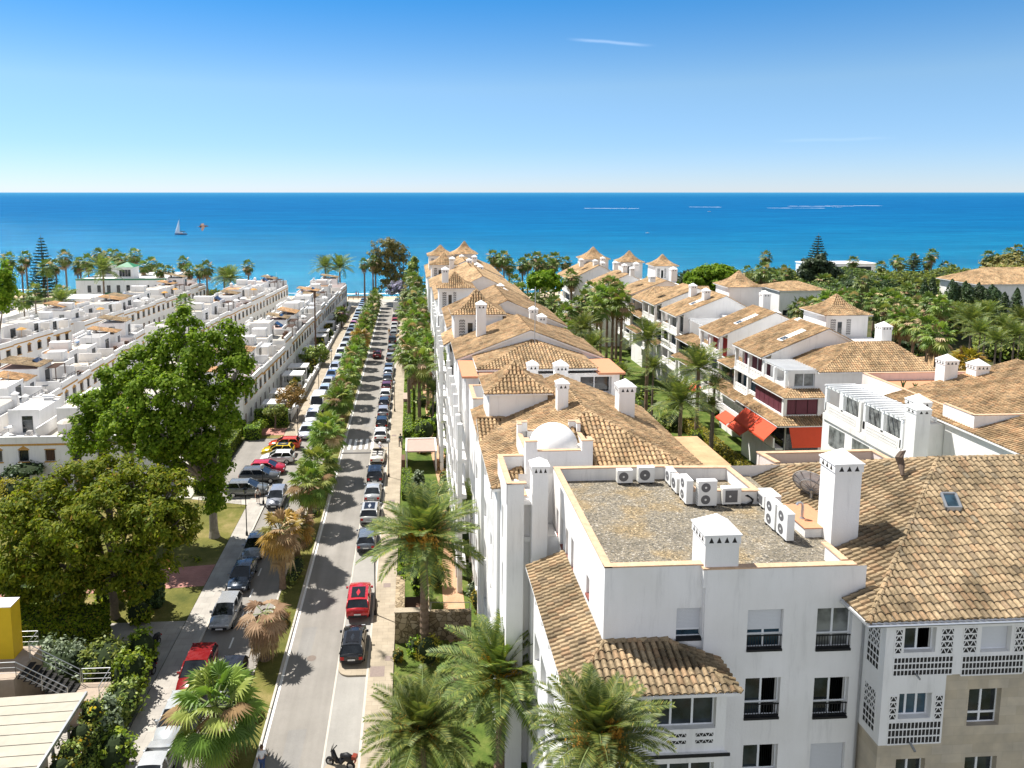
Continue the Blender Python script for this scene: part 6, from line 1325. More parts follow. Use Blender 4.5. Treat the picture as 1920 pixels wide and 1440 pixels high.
for i, Y in enumerate(ys):
    if abs(Y-94) < 2.5: Y += 4.
    z = {0: 4.6, 1: 3.6, 2: 5.2}.get(i, random.uniform(4.2, 5.3)); n = i < 8
    gold = abs(Y-141) < 3
    palm('fan_palm', f'green fan palm on the median, {ORD[i]} beyond the yellowing pair going toward the sea' if not gold else 'golden fan palm among the green ones far along the median', 'palm tree', mx(Y), Y, z, (LF_ and CRY) if (gold and (LF_ := 1)) else (FANN[i % 2] if i < 5 else FANM[i % 3] if i < 16 else FANF[i % 3]), TRK[0], random.uniform(1.2, 1.42), SKM[i % 2], GM)
for i, (y, l, mt) in enumerate(((61., 6., LF_MID), (66.5, 3.6, LF_MID), (53.5, 2.4, LF_RUST), (73., 2.6, LF_HEDGE), (80, 3, LF_MID), (86, 2.4, LF_GOLD), (101, 3, LF_HEDGE), (43.5, 2., LF_RUST))):
    bush(('long dark green shrub at the palms feet on the median', 'leafy shrub under the half-dry median palm', 'dry tuft of grass on the median beside the withered palm', 'bright shrub between two median palms near the zebra crossing', 'green shrub at the median edge left of the parked dark car', 'golden shrub on the median left of the zebra crossing', 'bright shrub on the median beyond the zebra crossing', 'reddish dry shrub under the nearest median palm')[i], -10.2, y, .75, .8, mt, .1, 40, .1, sy=l/1.6)
# ---------------------------------------------------------------- garden strip on the right of the avenue
GR = 'tall fan palms between avenue and tiled block'
def rank(L_, x, key): return ORD[sorted(map(key, L_)).index(key(x))]
GRL = ((766,658,104),(786,682,101),(802,655,109),(770,625,117),(794,636,121),(775,600,131),(792,578,141),(764,583,139),(806,606,133),(779,556,156),(797,550,161),(784,532,176),(768,546,169),(760,560,187),(776,522,192),(806,560,150))
for i, (u, v, Y) in enumerate(GRL):
    p = py(u, v, Y); palm('fan_palm', f'tall fan palm in the garden right of the avenue, {rank(GRL, (u, v, Y), lambda q: q[2])} nearest to the camera', 'palm tree', p.x, Y, p.z, (FANM if i < 9 else FANF)[i % 3], TRK[0], 1.45, SKM[i % 2], GR)
p = py(840, 688, 92); palm('date_palm', 'slender date palm with leaning dark trunk beside the tiled block', 'palm tree', p.x, 92, p.z, PHM[0], TRK[1], .75, None, None, rz=.4, lean=.03)
p = py(795, 1015, 50.2); palm('date_palm', 'big date palm with orange fruit clusters towering over the right pavement garden', 'palm tree', p.x, 50.2, p.z, PHN[0], TRK[2], 1.1, None, None, FRM[0], rz=.8)
p = py(940, 1275, 38.5); palm('date_palm', 'date palm with upright fronds left of the glazed bay', 'palm tree', p.x, 38.5, p.z, PHN[1], TRK[2], 1.0, None, None, FRM[1], rz=2.2)
p = py(790, 1375, 37.2); palm('date_palm', 'date palm at the bottom edge beside the pavement, lowest of three in front', 'palm tree', p.x, 37.2, p.z, PHN[2], TRK[2], .85, None, None, FRM[0], rz=3.6)
p = py(1122, 1385, 24.8); palm('date_palm', 'date palm with silvery fronds in front of the glazed bay, nearest the camera', 'palm tree', p.x, 24.8, p.z, PHN[0], TRK[2], .68, None, None, FRM[1], rz=5.1)
p = py(885, 945, 60); palm('feather_palm', 'thin feather palm close to the white stair block', 'palm tree', p.x, 60, p.z, PHM[1], TRK[1], .62, None, None, rz=1.)
hedge('long bright hedge along the right pavement beyond the pink shelter', -1.4, -.1, 96, 122, 1.1, per=70, lsize=.1); hedge('bright hedge beside the pavement between the two stone planters', -1.35, .2, 60.5, 72, 1.1, per=110); hedge('hedge strip along the right pavement before the pink shelter', -1.35, -.3, 76, 83, 1., per=110)
hedge('far hedge along the right pavement toward the beach', -1.4, -.2, 124, 205, 1.2, per=25, lsize=.17)
hedge('double row of dark trimmed hedge beside the big date palm', .45, 1.3, 58.7, 65, 1.0, LF_MID, per=110)
STW = pavemat('rubble_stone', (.30,.225,.135), (.37,.285,.18), (.14,.105,.065), .55, .3)
def stonewall():
    m, t, b, out = nt('rubble_wall'); tc = N(t, 'ShaderNodeTexCoord'); v = N(t, 'ShaderNodeTexVoronoi', i_Scale=2.6); L(t, tc.outputs['Object'], v.inputs['Vector']); sp = N(t, 'ShaderNodeSeparateColor'); L(t, v.outputs['Color'], sp.inputs[0]); r = ramp(t, sp.outputs[0], [(0, (.20,.145,.08)), (.5, (.33,.25,.15)), (1, (.42,.33,.22))])
    v2 = N(t, 'ShaderNodeTexVoronoi', i_Scale=2.6, feature='DISTANCE_TO_EDGE'); L(t, tc.outputs['Object'], v2.inputs['Vector']); r2 = ramp(t, v2.outputs['Distance'], [(.02, (.35,.33,.3)), (.09, (1,1,1))]); c = mixc(t, 1., r.outputs[0], r2.outputs[0], 'MULTIPLY'); L(t, c, b.inputs['Base Color']); b.inputs['Roughness'].default_value = .9; return m
SW_ = stonewall()
t = thing('stone_gatehouse', 'rubble stone wall with dark recess beneath a vine beside the right pavement', 'stone wall', (0, 53, 0)); m = MB(); m.box(-1.45, 1.1, 50.7, 51.2, 0, 2.4); m.box(-1.45, -.75, 51.21, 56, 0, 2.4); m.box(.6, 1.1, 51.21, 56.2, 0, 2.4); m.box(1.11, 4.2, 50.9, 51.3, 0, 2.2); m.build('wall', SW_, t); m = MB(); m.box(-.74, .59, 51.21, 55.9, 0, .6); m.build('recess_floor', BROWN, t); m = MB(); m.box(-1.5, 1.15, 50.65, 51.25, 2.401, 2.46); m.build('coping', M('rough_stone_top', (.36,.30,.22), .9, .2, 6, .4, 20), t)
m = MB(); m.tube([(1.15,51.1,2.9),(4.1,51.1,2.8)], .03, 6); m.tube([(1.2,51.1,2.2),(1.2,51.1,2.9)], .03, 6); m.tube([(4.1,51.1,2.2),(4.1,51.1,2.8)], .03, 6); m.build('handrail', STEEL, t)
bush('vine with bright leaves spilling over the stone gatehouse wall', -.1, 56.3, 1.7, 1.0, LF_HEDGE, .1, 70, 1.9, 'climbing_vine', 'vine', sy=.7)
t = thing('shelter', 'small pink-roofed shelter with pale rim beside the pavement hedge', 'shelter', (.7, 86, 0)); m = MB(); m.box(-.75, 2.6, 84.2, 88.4, 2.35, 2.5); m.build('roof', M('pink_shelter_roof', (.40,.275,.23), .8, .06, 3), t); m = MB(); m.box(-.95, -.752, 84., 88.6, 2.3, 2.62); m.box(2.602, 2.8, 84., 88.6, 2.3, 2.62); m.box(-.75, 2.6, 88.41, 88.6, 2.3, 2.62); m.box(-.9, -.75, 84.3, 88.4, 0, 2.3); m.box(2.6, 2.75, 84.3, 88.4, 0, 2.3); m.build('wall', WARM, t); m = MB(); m.box(-1.45, -1., 83.8, 85.6, 0, 1.6); m.build('door', BROWN, t)
t = thing('utility_box', 'brown utility box standing in the hedge by the right pavement', 'utility box', (-1.15, 111.5, 0)); m = MB(); m.box(-1.5, -.8, 109.8, 113.2, 0, 1.5); m.build('box', M('brown_box', (.30,.22,.17), .8, .1), t); m = MB(); m.box(-1.55, -.75, 109.75, 113.25, 1.501, 1.56); m.build('lid', M('brown_lid', (.38,.29,.23), .8, .1), t)
BS = [('dark round clipped bush, left of three under the stone wall', .0, 49.4, .75, 1.1, LF_HEDGE), ('dark round clipped bush, middle of three under the stone wall', 1.4, 49.2, .75, 1.0, LF_HEDGE), ('clipped green bush right of the palm trunk under the stone wall', 2.9, 49.3, .7, .9, LF_HEDGE), ('variegated yellow bush at the pavement corner by the stone wall', -1.2, 48.6, .55, .9, LF_GOLD), ('leafy plants behind the pavement at the bottom edge', -.4, 44.6, 1.0, 1.2, LF_MID), ('green ground shrub between the lowest date palms', 1.4, 44., 1.3, 1., LF_HEDGE), ('shrub below the upright date palm', 3.6, 43.2, 1.2, 1., LF_MID),
      ('grey-green lavender mound right of the terracotta path', 5.1, 56.5, 1.0, 1.5, LF_GREY), ('second grey lavender mound further up the terracotta path', 5.2, 59.5, 1.1, 1.6, LF_GREY), ('tall grey shrub under the thin palm by the white wall', 5., 63.4, 1.1, 1.9, LF_GREY), ('yellow-green feathery shrub left of the path by the big palm', 1.9, 58.2, .9, 2.2, LF_GOLD), ('bright vine-like bush at the foot of the big palm crown', .9, 66.5, 1.2, 1.6, LF_HEDGE), ('rusty red bush at the bend of the garden path', 3.7, 81., 1.1, 1.3, LF_RUST), ('rust-tipped round bush right of the pink shelter', 4.3, 84.5, 1.4, 1.7, LF_RUST), ('dark agave-like clump right of the path in the shade', 5.6, 88., 1.8, 1.4, LF_GREY), ('reddish shrub above the shelter roof', 1.2, 90.5, 1.1, 1., LF_RUST),
      ('banana-leaved clump of big upright leaves beside the pavement', 1.4, 94.8, 1.8, 3., LF_HEDGE), ('grey succulent bed beneath the slender date palm', 5.2, 92.4, 1.6, .8, LF_GREY), ('green bush at the foot of the white arches', 6.2, 83., 1.2, 1.6, LF_MID), ('low yellow-green bush by the path mid garden', 3.3, 76.5, 1.2, 1.4, LF_GOLD), ('shrub behind the shelter beside the path', 3.6, 79.2, 1.0, 1.5, LF_MID), ('leafy shrub at the pavement edge under the date palm tips', .2, 74.8, .9, 1.3, LF_MID),
      ('dark shrub among the tall palm trunks near the pavement', 1.6, 101, 1.7, 1.6, LF_MID), ('wide shrub below the far fan palms by the avenue', 2.6, 126, 2.2, 2.2, LF_MID), ('round shrub in the far garden beside the avenue', 1.8, 140, 2., 2.4, LF_MID), ('last shrub before the sea on the right of the avenue', 2., 196, 3., 3., LF_MID), ('shrub clump under the slender palm by the block', 4., 104, 1.6, 1.8, LF_MID), ('rounded shrub halfway down the far garden strip', 1.5, 158, 2.2, 2.4, LF_HEDGE), ('bushy shrub near the sea end of the garden strip', 2.2, 176, 2.6, 2.8, LF_MID)]
for l, x, y, r, h, mt in BS: bush(l, x, y, r, h, mt, .09 if y < 70 else .13 if y < 110 else .22, 60 if y < 70 else 34 if y < 110 else 16)
# ---------------------------------------------------------------- courtyard garden between the two tiled rows
GC = 'fan palms in the courtyard garden'
GCL = ((1128,556,128),(1150,562,126),(1166,570,124),(1140,540,131),(1120,578,122),(1158,548,133),(1072,520,165),(1082,575,140),(1060,590,136),(1040,572,148),(1000,566,152),(985,580,146),(1022,556,160),(1108,545,150),(1098,560,144),(1088,525,172),(965,530,170),(1240,560,138) if 0 else (975,545,165),(1050,610,128),(1072,625,121))
for i, (u, v, Y) in enumerate(GCL):
    p = py(u, v, Y); palm('fan_palm', f'fan palm {("in the tall clump before the right row","loose among the courtyard gardens")[i > 5]}, {rank(GCL[:6] if i < 6 else GCL[6:], (u, v, Y), lambda q: q[0])} from the left', 'palm tree', p.x, Y, p.z, (FANM if Y < 140 else FANF)[i % 3], TRK[0], 1.5, SKM[i % 2], GC)
for i, (u, v, Y, s, l) in enumerate(((1095,618,118,.9,'date palm at the left edge of the courtyard clump'), (1215,637,102,.95,'date palm in front of the red-blind block'), (1310,692,86,1.0,'slim date palm in front of the purple-curtained block'), (1277,755,79,1.05,'broad silvery date palm above the orange roof tiles'), (1340,722,86,.5,'small yucca-like palm beside the slim date palm'), (1112,652,104,.8,'low date palm by the courtyard bushes'), (1168,700,92,.45,'small palm in the round courtyard bed'), (1225,690,95,.55,'dwarf palm by the curved courtyard wall'), (1335,760,84,.4,'small potted-size palm near the yellow hedge'))):
    p = py(u, v, Y); palm('date_palm', l, 'palm tree', p.x, Y, p.z, PHM[i % 2], TRK[1 if s < .9 else 0], s, None, 'date palms in the courtyard garden')
hedge('tall golden hedge below the red awnings', 37.4, 38.8, 76, 97, 1.9, LF_GOLD, .12, 60)
CB = [(24,62.5,1.8,1.6),(26,70,2,2.4),(30,76,2.4,2.6),(33.5,80,2,2.2),(20.5,78,1.8,1.8),(27.5,84,2,1.6),(22,92,2.4,2.6),(31,90,2.4,2.4),(36,98,2.2,2.2),(24,100,2.5,2.8),(33.5,104,2.4,2.6),(22,110,3,3.4),(36,112,2.6,2.4),(26,118,3,3.6),(34,122,2.6,2.8),(21.5,126,3,3.2),(29,132,3.2,3.8),(37,130,2.6,2.4),(24,142,3.2,3.6),(33,146,3.4,3.6),(22,156,3.6,4),(30,160,3.6,4.4),(26,174,4,5),(20,186,4,5),(32,182,4,4.6),(28,198,4.5,5),(33,70,1.8,1.8),(38.5,84,1.2,1.4),(28.5,66,1.6,1.3),(40,108,1.4,1.6)]
for i, (x, y, r, h) in enumerate(CB): bush(f'{("leafy green","dark","rounded bright","wild")[i % 4]} courtyard bush, {rank(CB, (x, y, r, h), lambda q: q[1]+q[0]*.001)} back from the orange roof tiles', x, y, r, h, (LF_MID, LF_MAG, LF_HEDGE, LF_MID)[i % 4], .15 if y < 110 else .24, 30 if y < 110 else 14, group='bushes of the courtyard garden')
bush('rusty round bush in the small circular bed by the terracotta path', 24.5, 78.5, 1.1, 1.0, LF_RUST, .12, 40); bush('bright light-green tree-like shrub in front of the awnings', 34.4, 84.6, 1.3, 4.4, LF_HEDGE, .14, 40)
t = thing('garden_wall', 'curving low terracotta wall round the courtyard pool bed', 'garden wall', (24, 84, 0)); m = MB(); pts = [(22.5,74),(23.2,78),(23.8,83),(25.5,88),(28.6,92),(30.6,97)]
for a, b_ in zip(pts, pts[1:]): m.bar((*a, .5), (*b_, .5), .3, 1.)
m.build('wall', M('ochre_garden_wall', (.52,.36,.19), .9, .15, 3), t)
# ---------------------------------------------------------------- umbrella pines, eucalyptus and others by the beach
tree('umbrella_pine', 'broad umbrella pine with a smooth green dome behind the right row', 'pine tree', (py(1340,545,182).x, 182, 0), lobes_px([(1338,522,50,22),(1310,528,28,16),(1368,528,28,16),(1340,512,40,13)], 182), LF_PLANE, 26, 1.1, .38, BARK, .5, fill=.75); tree('umbrella_pine', 'smaller umbrella pine at the back of the courtyard garden', 'pine tree', (py(1020,560,166).x, 166, 0), lobes_px([(1020,525,30,15),(1040,532,18,12),(1003,530,16,10)], 166), LF_PLANE, 26, 1., .36, BARK, .4, fill=.75)
tree('eucalyptus', 'tall airy eucalyptus with tawny foliage at the sea end of the avenue', 'eucalyptus', (-2., 219, 0), lobes_px([(722,462,24,16),(745,470,20,16),(703,476,13,11),(728,492,26,17),(755,484,13,13),(712,504,20,13),(742,512,24,15),(735,532,28,14),(700,495,8,9)], 219, .9), LF_EUC, 9, 1.1, .45, PBARK, .55, fork=.35, asp=.35)
tree('broadleaf_tree', 'dark slender tree just right of the eucalyptus', 'tree', (1.2, 205, 0), lobes_px([(775,500,8,16),(772,520,14,14),(780,535,14,12),(776,488,5,8)], 205), LF_MID, 22, .9, .34, BARK, .3); tree('jacaranda', 'lilac-blossomed jacaranda below the eucalyptus', 'tree', (-2.6, 204, 0), lobes_px([(748,538,17,10),(735,545,10,7),(757,545,10,8)], 204), LF_LILAC, 22, .9, .32, BARK, .25)
for i, (u, v, Y, s) in enumerate(((1340,522,0,0),)): pass
# Norfolk pines
norfolk('very tall Norfolk pine with bare pagoda tiers rising on the right', 1535, 437, 222, 0, 5.2, 22); norfolk('small Norfolk pine among the palms near the right shore', 1715, 470, 235, 0, 4., 15); norfolk('dense dark Norfolk pine at the far left shore', 76, 439, 216, 0, 4.6, 20)
tree('conifer', 'dark spreading conifer at the foot of the tallest Norfolk pine', 'conifer', (py(1535,520,215).x, 215, 0), lobes_px([(1520,500,20,14),(1552,504,20,14),(1535,490,14,14),(1508,512,14,10),(1566,512,12,10),(1535,515,30,14)], 215), LF_NOR, 16, 1.3, .45, BARK, .5)
# ---------------------------------------------------------------- palm grove on the right
GG = 'fan palms of the right grove'
G1 = [(1432,508),(1450,522),(1463,538),(1472,512),(1530,545),(1546,528),(1562,540),(1580,530),(1600,545),(1618,528),(1640,540),(1660,530),(1480,550),(1700,545),(1720,536),(1745,548),(1762,540),(1500,536)]
for i, (u, v) in enumerate(G1):
    Y = 188+(i*37 % 30); p = py(u, v, Y); palm('fan_palm', f'fan palm in the back rank of the right grove, {ORD[sorted(G1).index((u, v))]} from the left', 'palm tree', p.x, Y, p.z, FANF[i % 3], TRK[0], 1.75, SKM[i % 2], GG)
G2 = [(1500,578),(1640,562),(1663,556),(1682,568),(1700,582),(1722,572),(1744,566),(1765,575),(1655,585),(1735,596),(1775,600),(1580,562),(1600,560),(1550,568),(1525,572)]
for i, (u, v) in enumerate(G2):
    Y = 138+(i*17 % 22); p = py(u, v, Y); palm('fan_palm', f'fan palm in the middle rank of the right grove, {ORD[sorted(G2).index((u, v))]} from the left', 'palm tree', p.x, Y, p.z, FANM[i % 3] if i % 2 else FANF[i % 3], TRK[0], 1.6, SKM[i % 2], GG)
G3 = [(1741,618,112),(1758,632,108),(1690,600,124),(1715,605,120)]
for i, (u, v, Y) in enumerate(G3): p = py(u, v, Y); palm('fan_palm', f'large fan palm at the front of the right grove, {ORD[sorted(G3).index((u, v, Y))]} from the left', 'palm tree', p.x, Y, p.z, FANM[i % 3], TRK[0], 1.6, SKM[i % 2], GG)
for i, (u, v, Y, s) in enumerate(((1822,602,120,.95),(1850,592,126,1.),(1880,620,118,.9),(1902,632,114,.85),(1838,625,114,.8),(1868,640,110,.7),(1915,600,130,.9),(1790,592,150,1.1))): p = py(u, v, Y); palm('queen_palm', f'feathery queen palm by the right cypress hedge, {ORD[[1, 3, 6, 7, 2, 4, 5, 0][i]] if 0 else ORD[[1,3,5,6,2,4,7,0][i]]} from the left', 'palm tree', p.x, Y, p.z, PHM[i % 2], TRK[1], s, None, 'queen palms on the right')
CRG = fan_crown('fan_crown', 36, 16, 41, 1., 1., 80, -40, leafmat('gold_fan_leaf', [(0, (.16,.19,.02)), (.5, (.30,.25,.02)), (.8, (.45,.24,.03)), (1, (.42,.30,.10))], .25), .1); p = py(1812, 680, 92); palm('fan_palm', 'golden-orange fan palm behind the two terrace chimneys', 'palm tree', p.x, 92, p.z, CRG, TRK[0], 1.6, None, GG)
for i in range(15): u = 1786+i*6.2; Y = 176+(i*7 % 5); p = py(u, 528+((i*5) % 4)*5+i*.8, Y); cypress(f'dark columnar cypress of the hedge on the right, {ORD[i]} from the left', p.x, Y, p.z+.6, 1.5, 'cypress hedge')
for i, (u, v) in enumerate(((1884,548),(1908,540),(1750,520),(1735,525))): p = py(u, v, 168); cypress(('cypress standing apart right of the hedge', 'cypress at the right edge in front of the brown-roofed villa', 'cypress left of the hedge near the shore palms', 'slim cypress farthest left of the hedge')[i], p.x, 168, p.z, 1.2, 'single cypresses')
GB = [(72,150,7,9),(80,175,8,9),(95,165,8,8),(110,190,10,9),(85,200,10,9),(130,205,12,9),(120,160,9,8),(140,180,10,7),(150,215,14,9),(100,140,8,7),(118,135,8,6),(75,128,6,6),(90,120,7,5),(104,112,7,4.5),(88,104,5,4),(80,112,5,4.5),(96,98,5,4),(100,88,5,4.5),(78,95,5,4),(72,104,4,4),(66,120,4,5),(64,140,5,6),(66,165,6,7),(60,185,6,8),(70,205,9,9),(92,225,12,9),(120,235,12,8),(150,245,14,7),(180,232,14,8),(118,96,6,5),(74,86,4,4),(84,80,4,4.6)]
for i, (x, y, r, h) in enumerate(GB):
    bush(f'{("dense green","dark","mid-green","bright leafy")[i % 4]} thicket under the right grove palms, {rank(GB, (x, y, r, h), lambda q: q[0]/q[1])} counted from the left', x, y, r, h, (LF_MID, LF_DK, LF_MID, LF_FANF)[i % 4], .34 if y > 130 else .22, 7 if y > 130 else 16, name='thicket', cat='bushes', group='thickets of the right grove')
# ---------------------------------------------------------------- palms strung along the shore
SL = [(15,487),(48,482),(40,497),(122,482),(104,497),(145,499),(165,489),(184,476),(192,486),(204,480),(218,478),(228,486),(252,478),(240,490),(270,499),(284,494),(300,506),(316,508),(344,492),(355,505),(374,506),(387,502),(465,498),(150,492)]
for i, (u, v) in enumerate(SL):
    Y = 205+(i*13 % 34); p = py(u, v, Y); palm('fan_palm', f'shore fan palm on the left, {ORD[sorted(SL).index((u, v))]} from the left edge', 'palm tree', p.x, Y, p.z, FANF[i % 3], TRK[0], 1.35+.2*(i % 3 == 0), SKM[i % 2], 'fan palms along the left shore')
for i, (u, v, Y, s, l) in enumerate(((432,524,212,1.3,'bushy date palm left of the second house row by the sea'),(610,502,222,1.25,'left of two date palms at the sea end of the avenue row'),(637,503,220,1.35,'right of two date palms at the sea end of the avenue row'),(193,510,185,1.35,'date palm in front of the green-roofed mansion'),(115,567,160,1.,'yellowish date palm beside the left villa gardens'),(420,520,216,1.1,'low date palm beside the bushy one on the left shore'))): p = py(u, v, Y); palm('date_palm', l, 'palm tree', p.x, Y, p.z, PHM[i % 2], TRK[0], s, None, 'date palms near the left shore')
for i, (u, v, Y) in enumerate(((683,494,212),(699,488,216),(704,497,222))): p = py(u, v, Y); palm('fan_palm', ('leftmost of three skinny fan palms left of the eucalyptus', 'tallest of three skinny fan palms left of the eucalyptus', 'skinny fan palm closest to the eucalyptus trunk')[i], 'palm tree', p.x, Y, p.z, FANF[i % 3], TRK[0], 1.2, SKM[0], 'skinny palms at the avenue end')
for i, (u, v, Y) in enumerate(((87,502,172),(65,546,165),(44,562,158),(112,548,178),(345,568,150),(640,588,178),(118,562,185))): p = py(u, v, Y); palm('fan_palm', ('slim palm with the longest bare trunk before the left villa', 'fan palm in front of the stepped left villa', 'lower fan palm at the left villa corner', 'bushy fan palm right of the slim palm', 'small palm rising between the middle house rows', 'fan palm in a front garden of the avenue row', 'fan palm in the villa gardens beside the mansion')[i], 'palm tree', p.x, Y, p.z, FANF[i % 3], TRK[1], 1.4, None, 'garden palms on the left')
SR = [(1437,481),(1402,508),(1600,490),(1652,500),(1680,488),(1689,493),(1714,486),(1748,477),(1739,492),(1772,500),(1786,506),(1855,480),(1868,486),(1893,474),(1910,468),(935,489),(955,497),(925,480),(945,483),(990,488),(1005,484),(1022,490),(1035,497),(1040,484),(1012,497),(980,495),(1060,492)]
for i, (u, v) in enumerate(SR):
    Y = (240 if u > 1300 else 205)+(i*11 % 24); p = py(u, v, Y); palm('fan_palm', f'shore fan palm right of the avenue, {ORD[sorted(SR).index((u, v))]} from the left along the beach', 'palm tree', p.x, Y, p.z, FANF[i % 3], TRK[0], 1.5, SKM[i % 2], 'fan palms along the right shore')
for i, (u, v, Y, r, h) in enumerate(((1898,492,235,9,11),(1910,505,220,8,8),(1880,500,245,6,8))): p = py(u, v, Y); tree('broadleaf_tree', ('bushy tree at the right edge above the brown villa roof', 'lower tree hugging the right picture edge', 'small tree left of the right edge trees on the shore')[i], 'tree', (p.x, Y, 0), [((p.x, Y, p.z-2), (r, r, h*.45)), ((p.x+r*.6, Y, p.z-4), (r*.7, r*.7, h*.35)), ((p.x-r*.5, Y+1, p.z-4.5), (r*.6, r*.6, h*.3))], LF_EUC if i < 2 else LF_MID, 10, 1.4, .5, BARK, .4)
# ---------------------------------------------------------------- big trees and greenery in the left park
tree('plane_tree', 'huge bright green plane tree standing over the left park', 'plane tree', (-19.2, 68.6, 0), lobes_px([(342,618,34,38,1),(318,668,50,42,2),(372,668,42,48,-1),(432,640,26,40,-1),(440,700,40,48,-2),(262,690,40,42,1),(215,725,42,44,2),(178,760,38,40,1),(285,742,60,46,-2),(350,745,62,50,-3),(418,765,46,52,-2),(165,812,36,42,0),(228,800,50,46,-2),(300,812,62,46,-3),(372,812,50,44,-3),(405,862,36,38,-2),(330,860,46,32,-1),(408,935,18,38,-1),(395,905,16,24,0)], 68.6), LF_PLANE, 50, .85, .165, PBARK, .42, fork=.42, asp=.8, fill=.5)
tree('magnolia', 'wide yellow-green magnolia in front of the plane tree', 'magnolia tree', (-23.4, 55.3, 0), lobes_px([(205,890,55,38,2),(265,905,50,38,0),(140,905,52,40,1),(318,925,46,40,0),(75,945,56,48,0),(200,950,70,46,-2),(290,975,60,46,-2),(335,985,34,44,-1),(120,985,64,48,-2),(30,985,40,46,-1),(205,1020,72,46,-3),(60,1040,56,48,-2),(285,1040,56,42,-2),(130,1060,60,42,-2),(215,1078,50,30,-2),(15,1060,36,44,-1),(60,1090,46,32,-1),(110,1108,50,28,-2),(262,1092,40,30,-1)], 55.3), LF_MAG, 64, .75, .19, BARK, .36, fork=.36, asp=.42, fill=.6)
tree('broadleaf_tree', 'bright tree cut off by the left edge beyond the house rows', 'tree', (py(-10,600,125).x, 125, 0), lobes_px([(0,515,20,26),(-10,545,36,36),(8,560,14,24)], 125), LF_PLANE, 26, 1., .26, BARK, .35)
for l, u, v, Y, r, h, mt in (('small round-headed tree beside the pink path', 515, 772, 101.5, 1.5, 1.9, LF_MID), ('small lollipop tree by the hedge cubes', 483, 798, 99., 1.2, 1.4, LF_HEDGE), ('reddish-brown garden tree at the corner of the avenue row', 545, 745, 106., 2.3, 3.4, LF_RUST), ('dark leafy garden tree in the front gardens of the avenue row', 590, 665, 139, 3., 3.6, LF_MID), ('small dark tree in the park beside the plane trunk', 362, 1062, 64.3, 1.1, 1.6, LF_MAG)):
    p = py(u, v, Y); tree('small_tree', l, 'tree', (p.x, Y, 0), [((p.x, Y, p.z), (r, r, h*.5)), ((p.x+r*.3, Y-.2, p.z+h*.25), (r*.6, r*.6, h*.3))], mt, 45 if Y < 120 else 22, .5, .14 if Y < 120 else .22, BARK, .14, fork=.6)
for l, a in (('long trimmed hedge beside the parked red car', (-24.2,-23.,79,97,1.5)), ('square clipped hedge at the end of the long hedge', (-22.6,-20.6,96.4,98.2,1.7)), ('dark clipped hedge in front of the white garden railing', (-22.5,-17.9,102.4,103.6,2.3)), ('hedge cube behind the square clipped hedge', (-24.8,-23.2,98.4,100.2,1.8)), ('low second hedge row behind the parked cars', (-26.5,-25.2,86,100,1.4))): hedge(l, *a, per=70, lsize=.1)
for l, a, mt in (('tall dark hedge under the magnolia', (-30.5,-22.9,50.8,53.4,2.3), LF_MAG), ('dark green box hedge beside the red path', (-22.7,-20.3,56.3,57.6,2.4), LF_DK), ('dark hedge behind the yellow block', (-33,-29.2,51.5,54,2.), LF_MAG)): hedge(l, *a, mt, .12, 110)
for i, (u, v, Y, r, h, mt, l) in enumerate(((120,1235,47.5,2.1,2.6,LF_GREY,'oleander with pale leaves behind the metal stairs'),(195,1230,47.6,2.2,2.8,LF_MID,'dark oleander in the middle of the left planting'),(245,1245,46.2,1.5,2.4,LF_HEDGE,'bright bush at the edge of the left pavement'),(225,1310,43.6,1.6,2.4,LF_MID,'bush by the metal railing on the left pavement'),(190,1340,41.6,1.4,2.6,LF_GREY,'pale shrub beside the corrugated roof'),(215,1400,39.6,1.2,2.2,LF_HEDGE,'hedge-like bush at the lower left pavement edge'),(70,1220,48.2,1.6,2.4,LF_GREY,'silvery shrub behind the upper stair landing'),(265,1200,48.8,1.2,2.,LF_HEDGE,'light green bush by the parked motorcycles'))):
    p = py(u, v, Y); bush(l, p.x, Y, r, max(1.2, p.z+h*.35), mt, .13, 60)
for i, (u, v, Y) in enumerate(((162,1325,40.2),(140,1370,38.6),(118,1405,37.2),(100,1435,36.2))): p = py(u, v, Y); bush(f'yellow-flowered creeper on the edge of the corrugated roof, {ORD[i]} from the top', p.x+.3, Y, .8, 1.6, LF_MID, .1, 70, max(.1, p.z-1.2), 'flowering_creeper', 'creeper', flow=LF_FLOW)
hedge('clipped hedge wall along the left pavement below the railing', -18.6, -17.8, 37, 45.2, 2., LF_MID, .09, 130)
p = py(48, 905, 78); bush('round golden-green bush in front of the park house', p.x, 75.4, 2., 3.6, LF_GOLD, .13, 50); p = py(20, 945, 76); bush('low green hedge-like bush at the left edge by the park house', p.x-1.5, 74., 2.4, 1.4, LF_HEDGE, .13, 40); p = py(45, 880, 79); bush('dark creeper over the door of the park house', p.x, 79., 2.6, 1.2, LF_DK, .16, 40, 2.6)
for i in range(19):
    y = 105.+i*5.6; r = random.uniform(.8, 1.3); x = -18.9-random.uniform(0, 1.2); bush(f'{("clipped green","dark leafy","yellow-green")[i % 3]} shrub behind the {ORD[i]} front garden wall on the left pavement', x, y+3.6, r, random.uniform(1.5, 2.6), (LF_HEDGE, LF_MID, LF_GOLD)[i % 3] if i not in (16, 17) else LF_PURP, .14 if y < 140 else .2, 34 if y < 140 else 18, group='front garden shrubs', sy=1.4)
for i, (u, v, Y, r) in enumerate(((690,650,190,2.6),(160,549,196,4.),(172,551,195,4.),(215,553,192,3),(680,585,193,1.8) if 0 else (642,596,186,1.6))): p = py(u, v, Y); bush(('', 'purple bougainvillea left half along the mansion wall', 'purple bougainvillea right half along the mansion wall', 'purple creeper below the mansion entrance', 'magenta bougainvillea on the far avenue house')[i], p.x, Y, r, 2.4, LF_PURP, .25, 16) if i else None
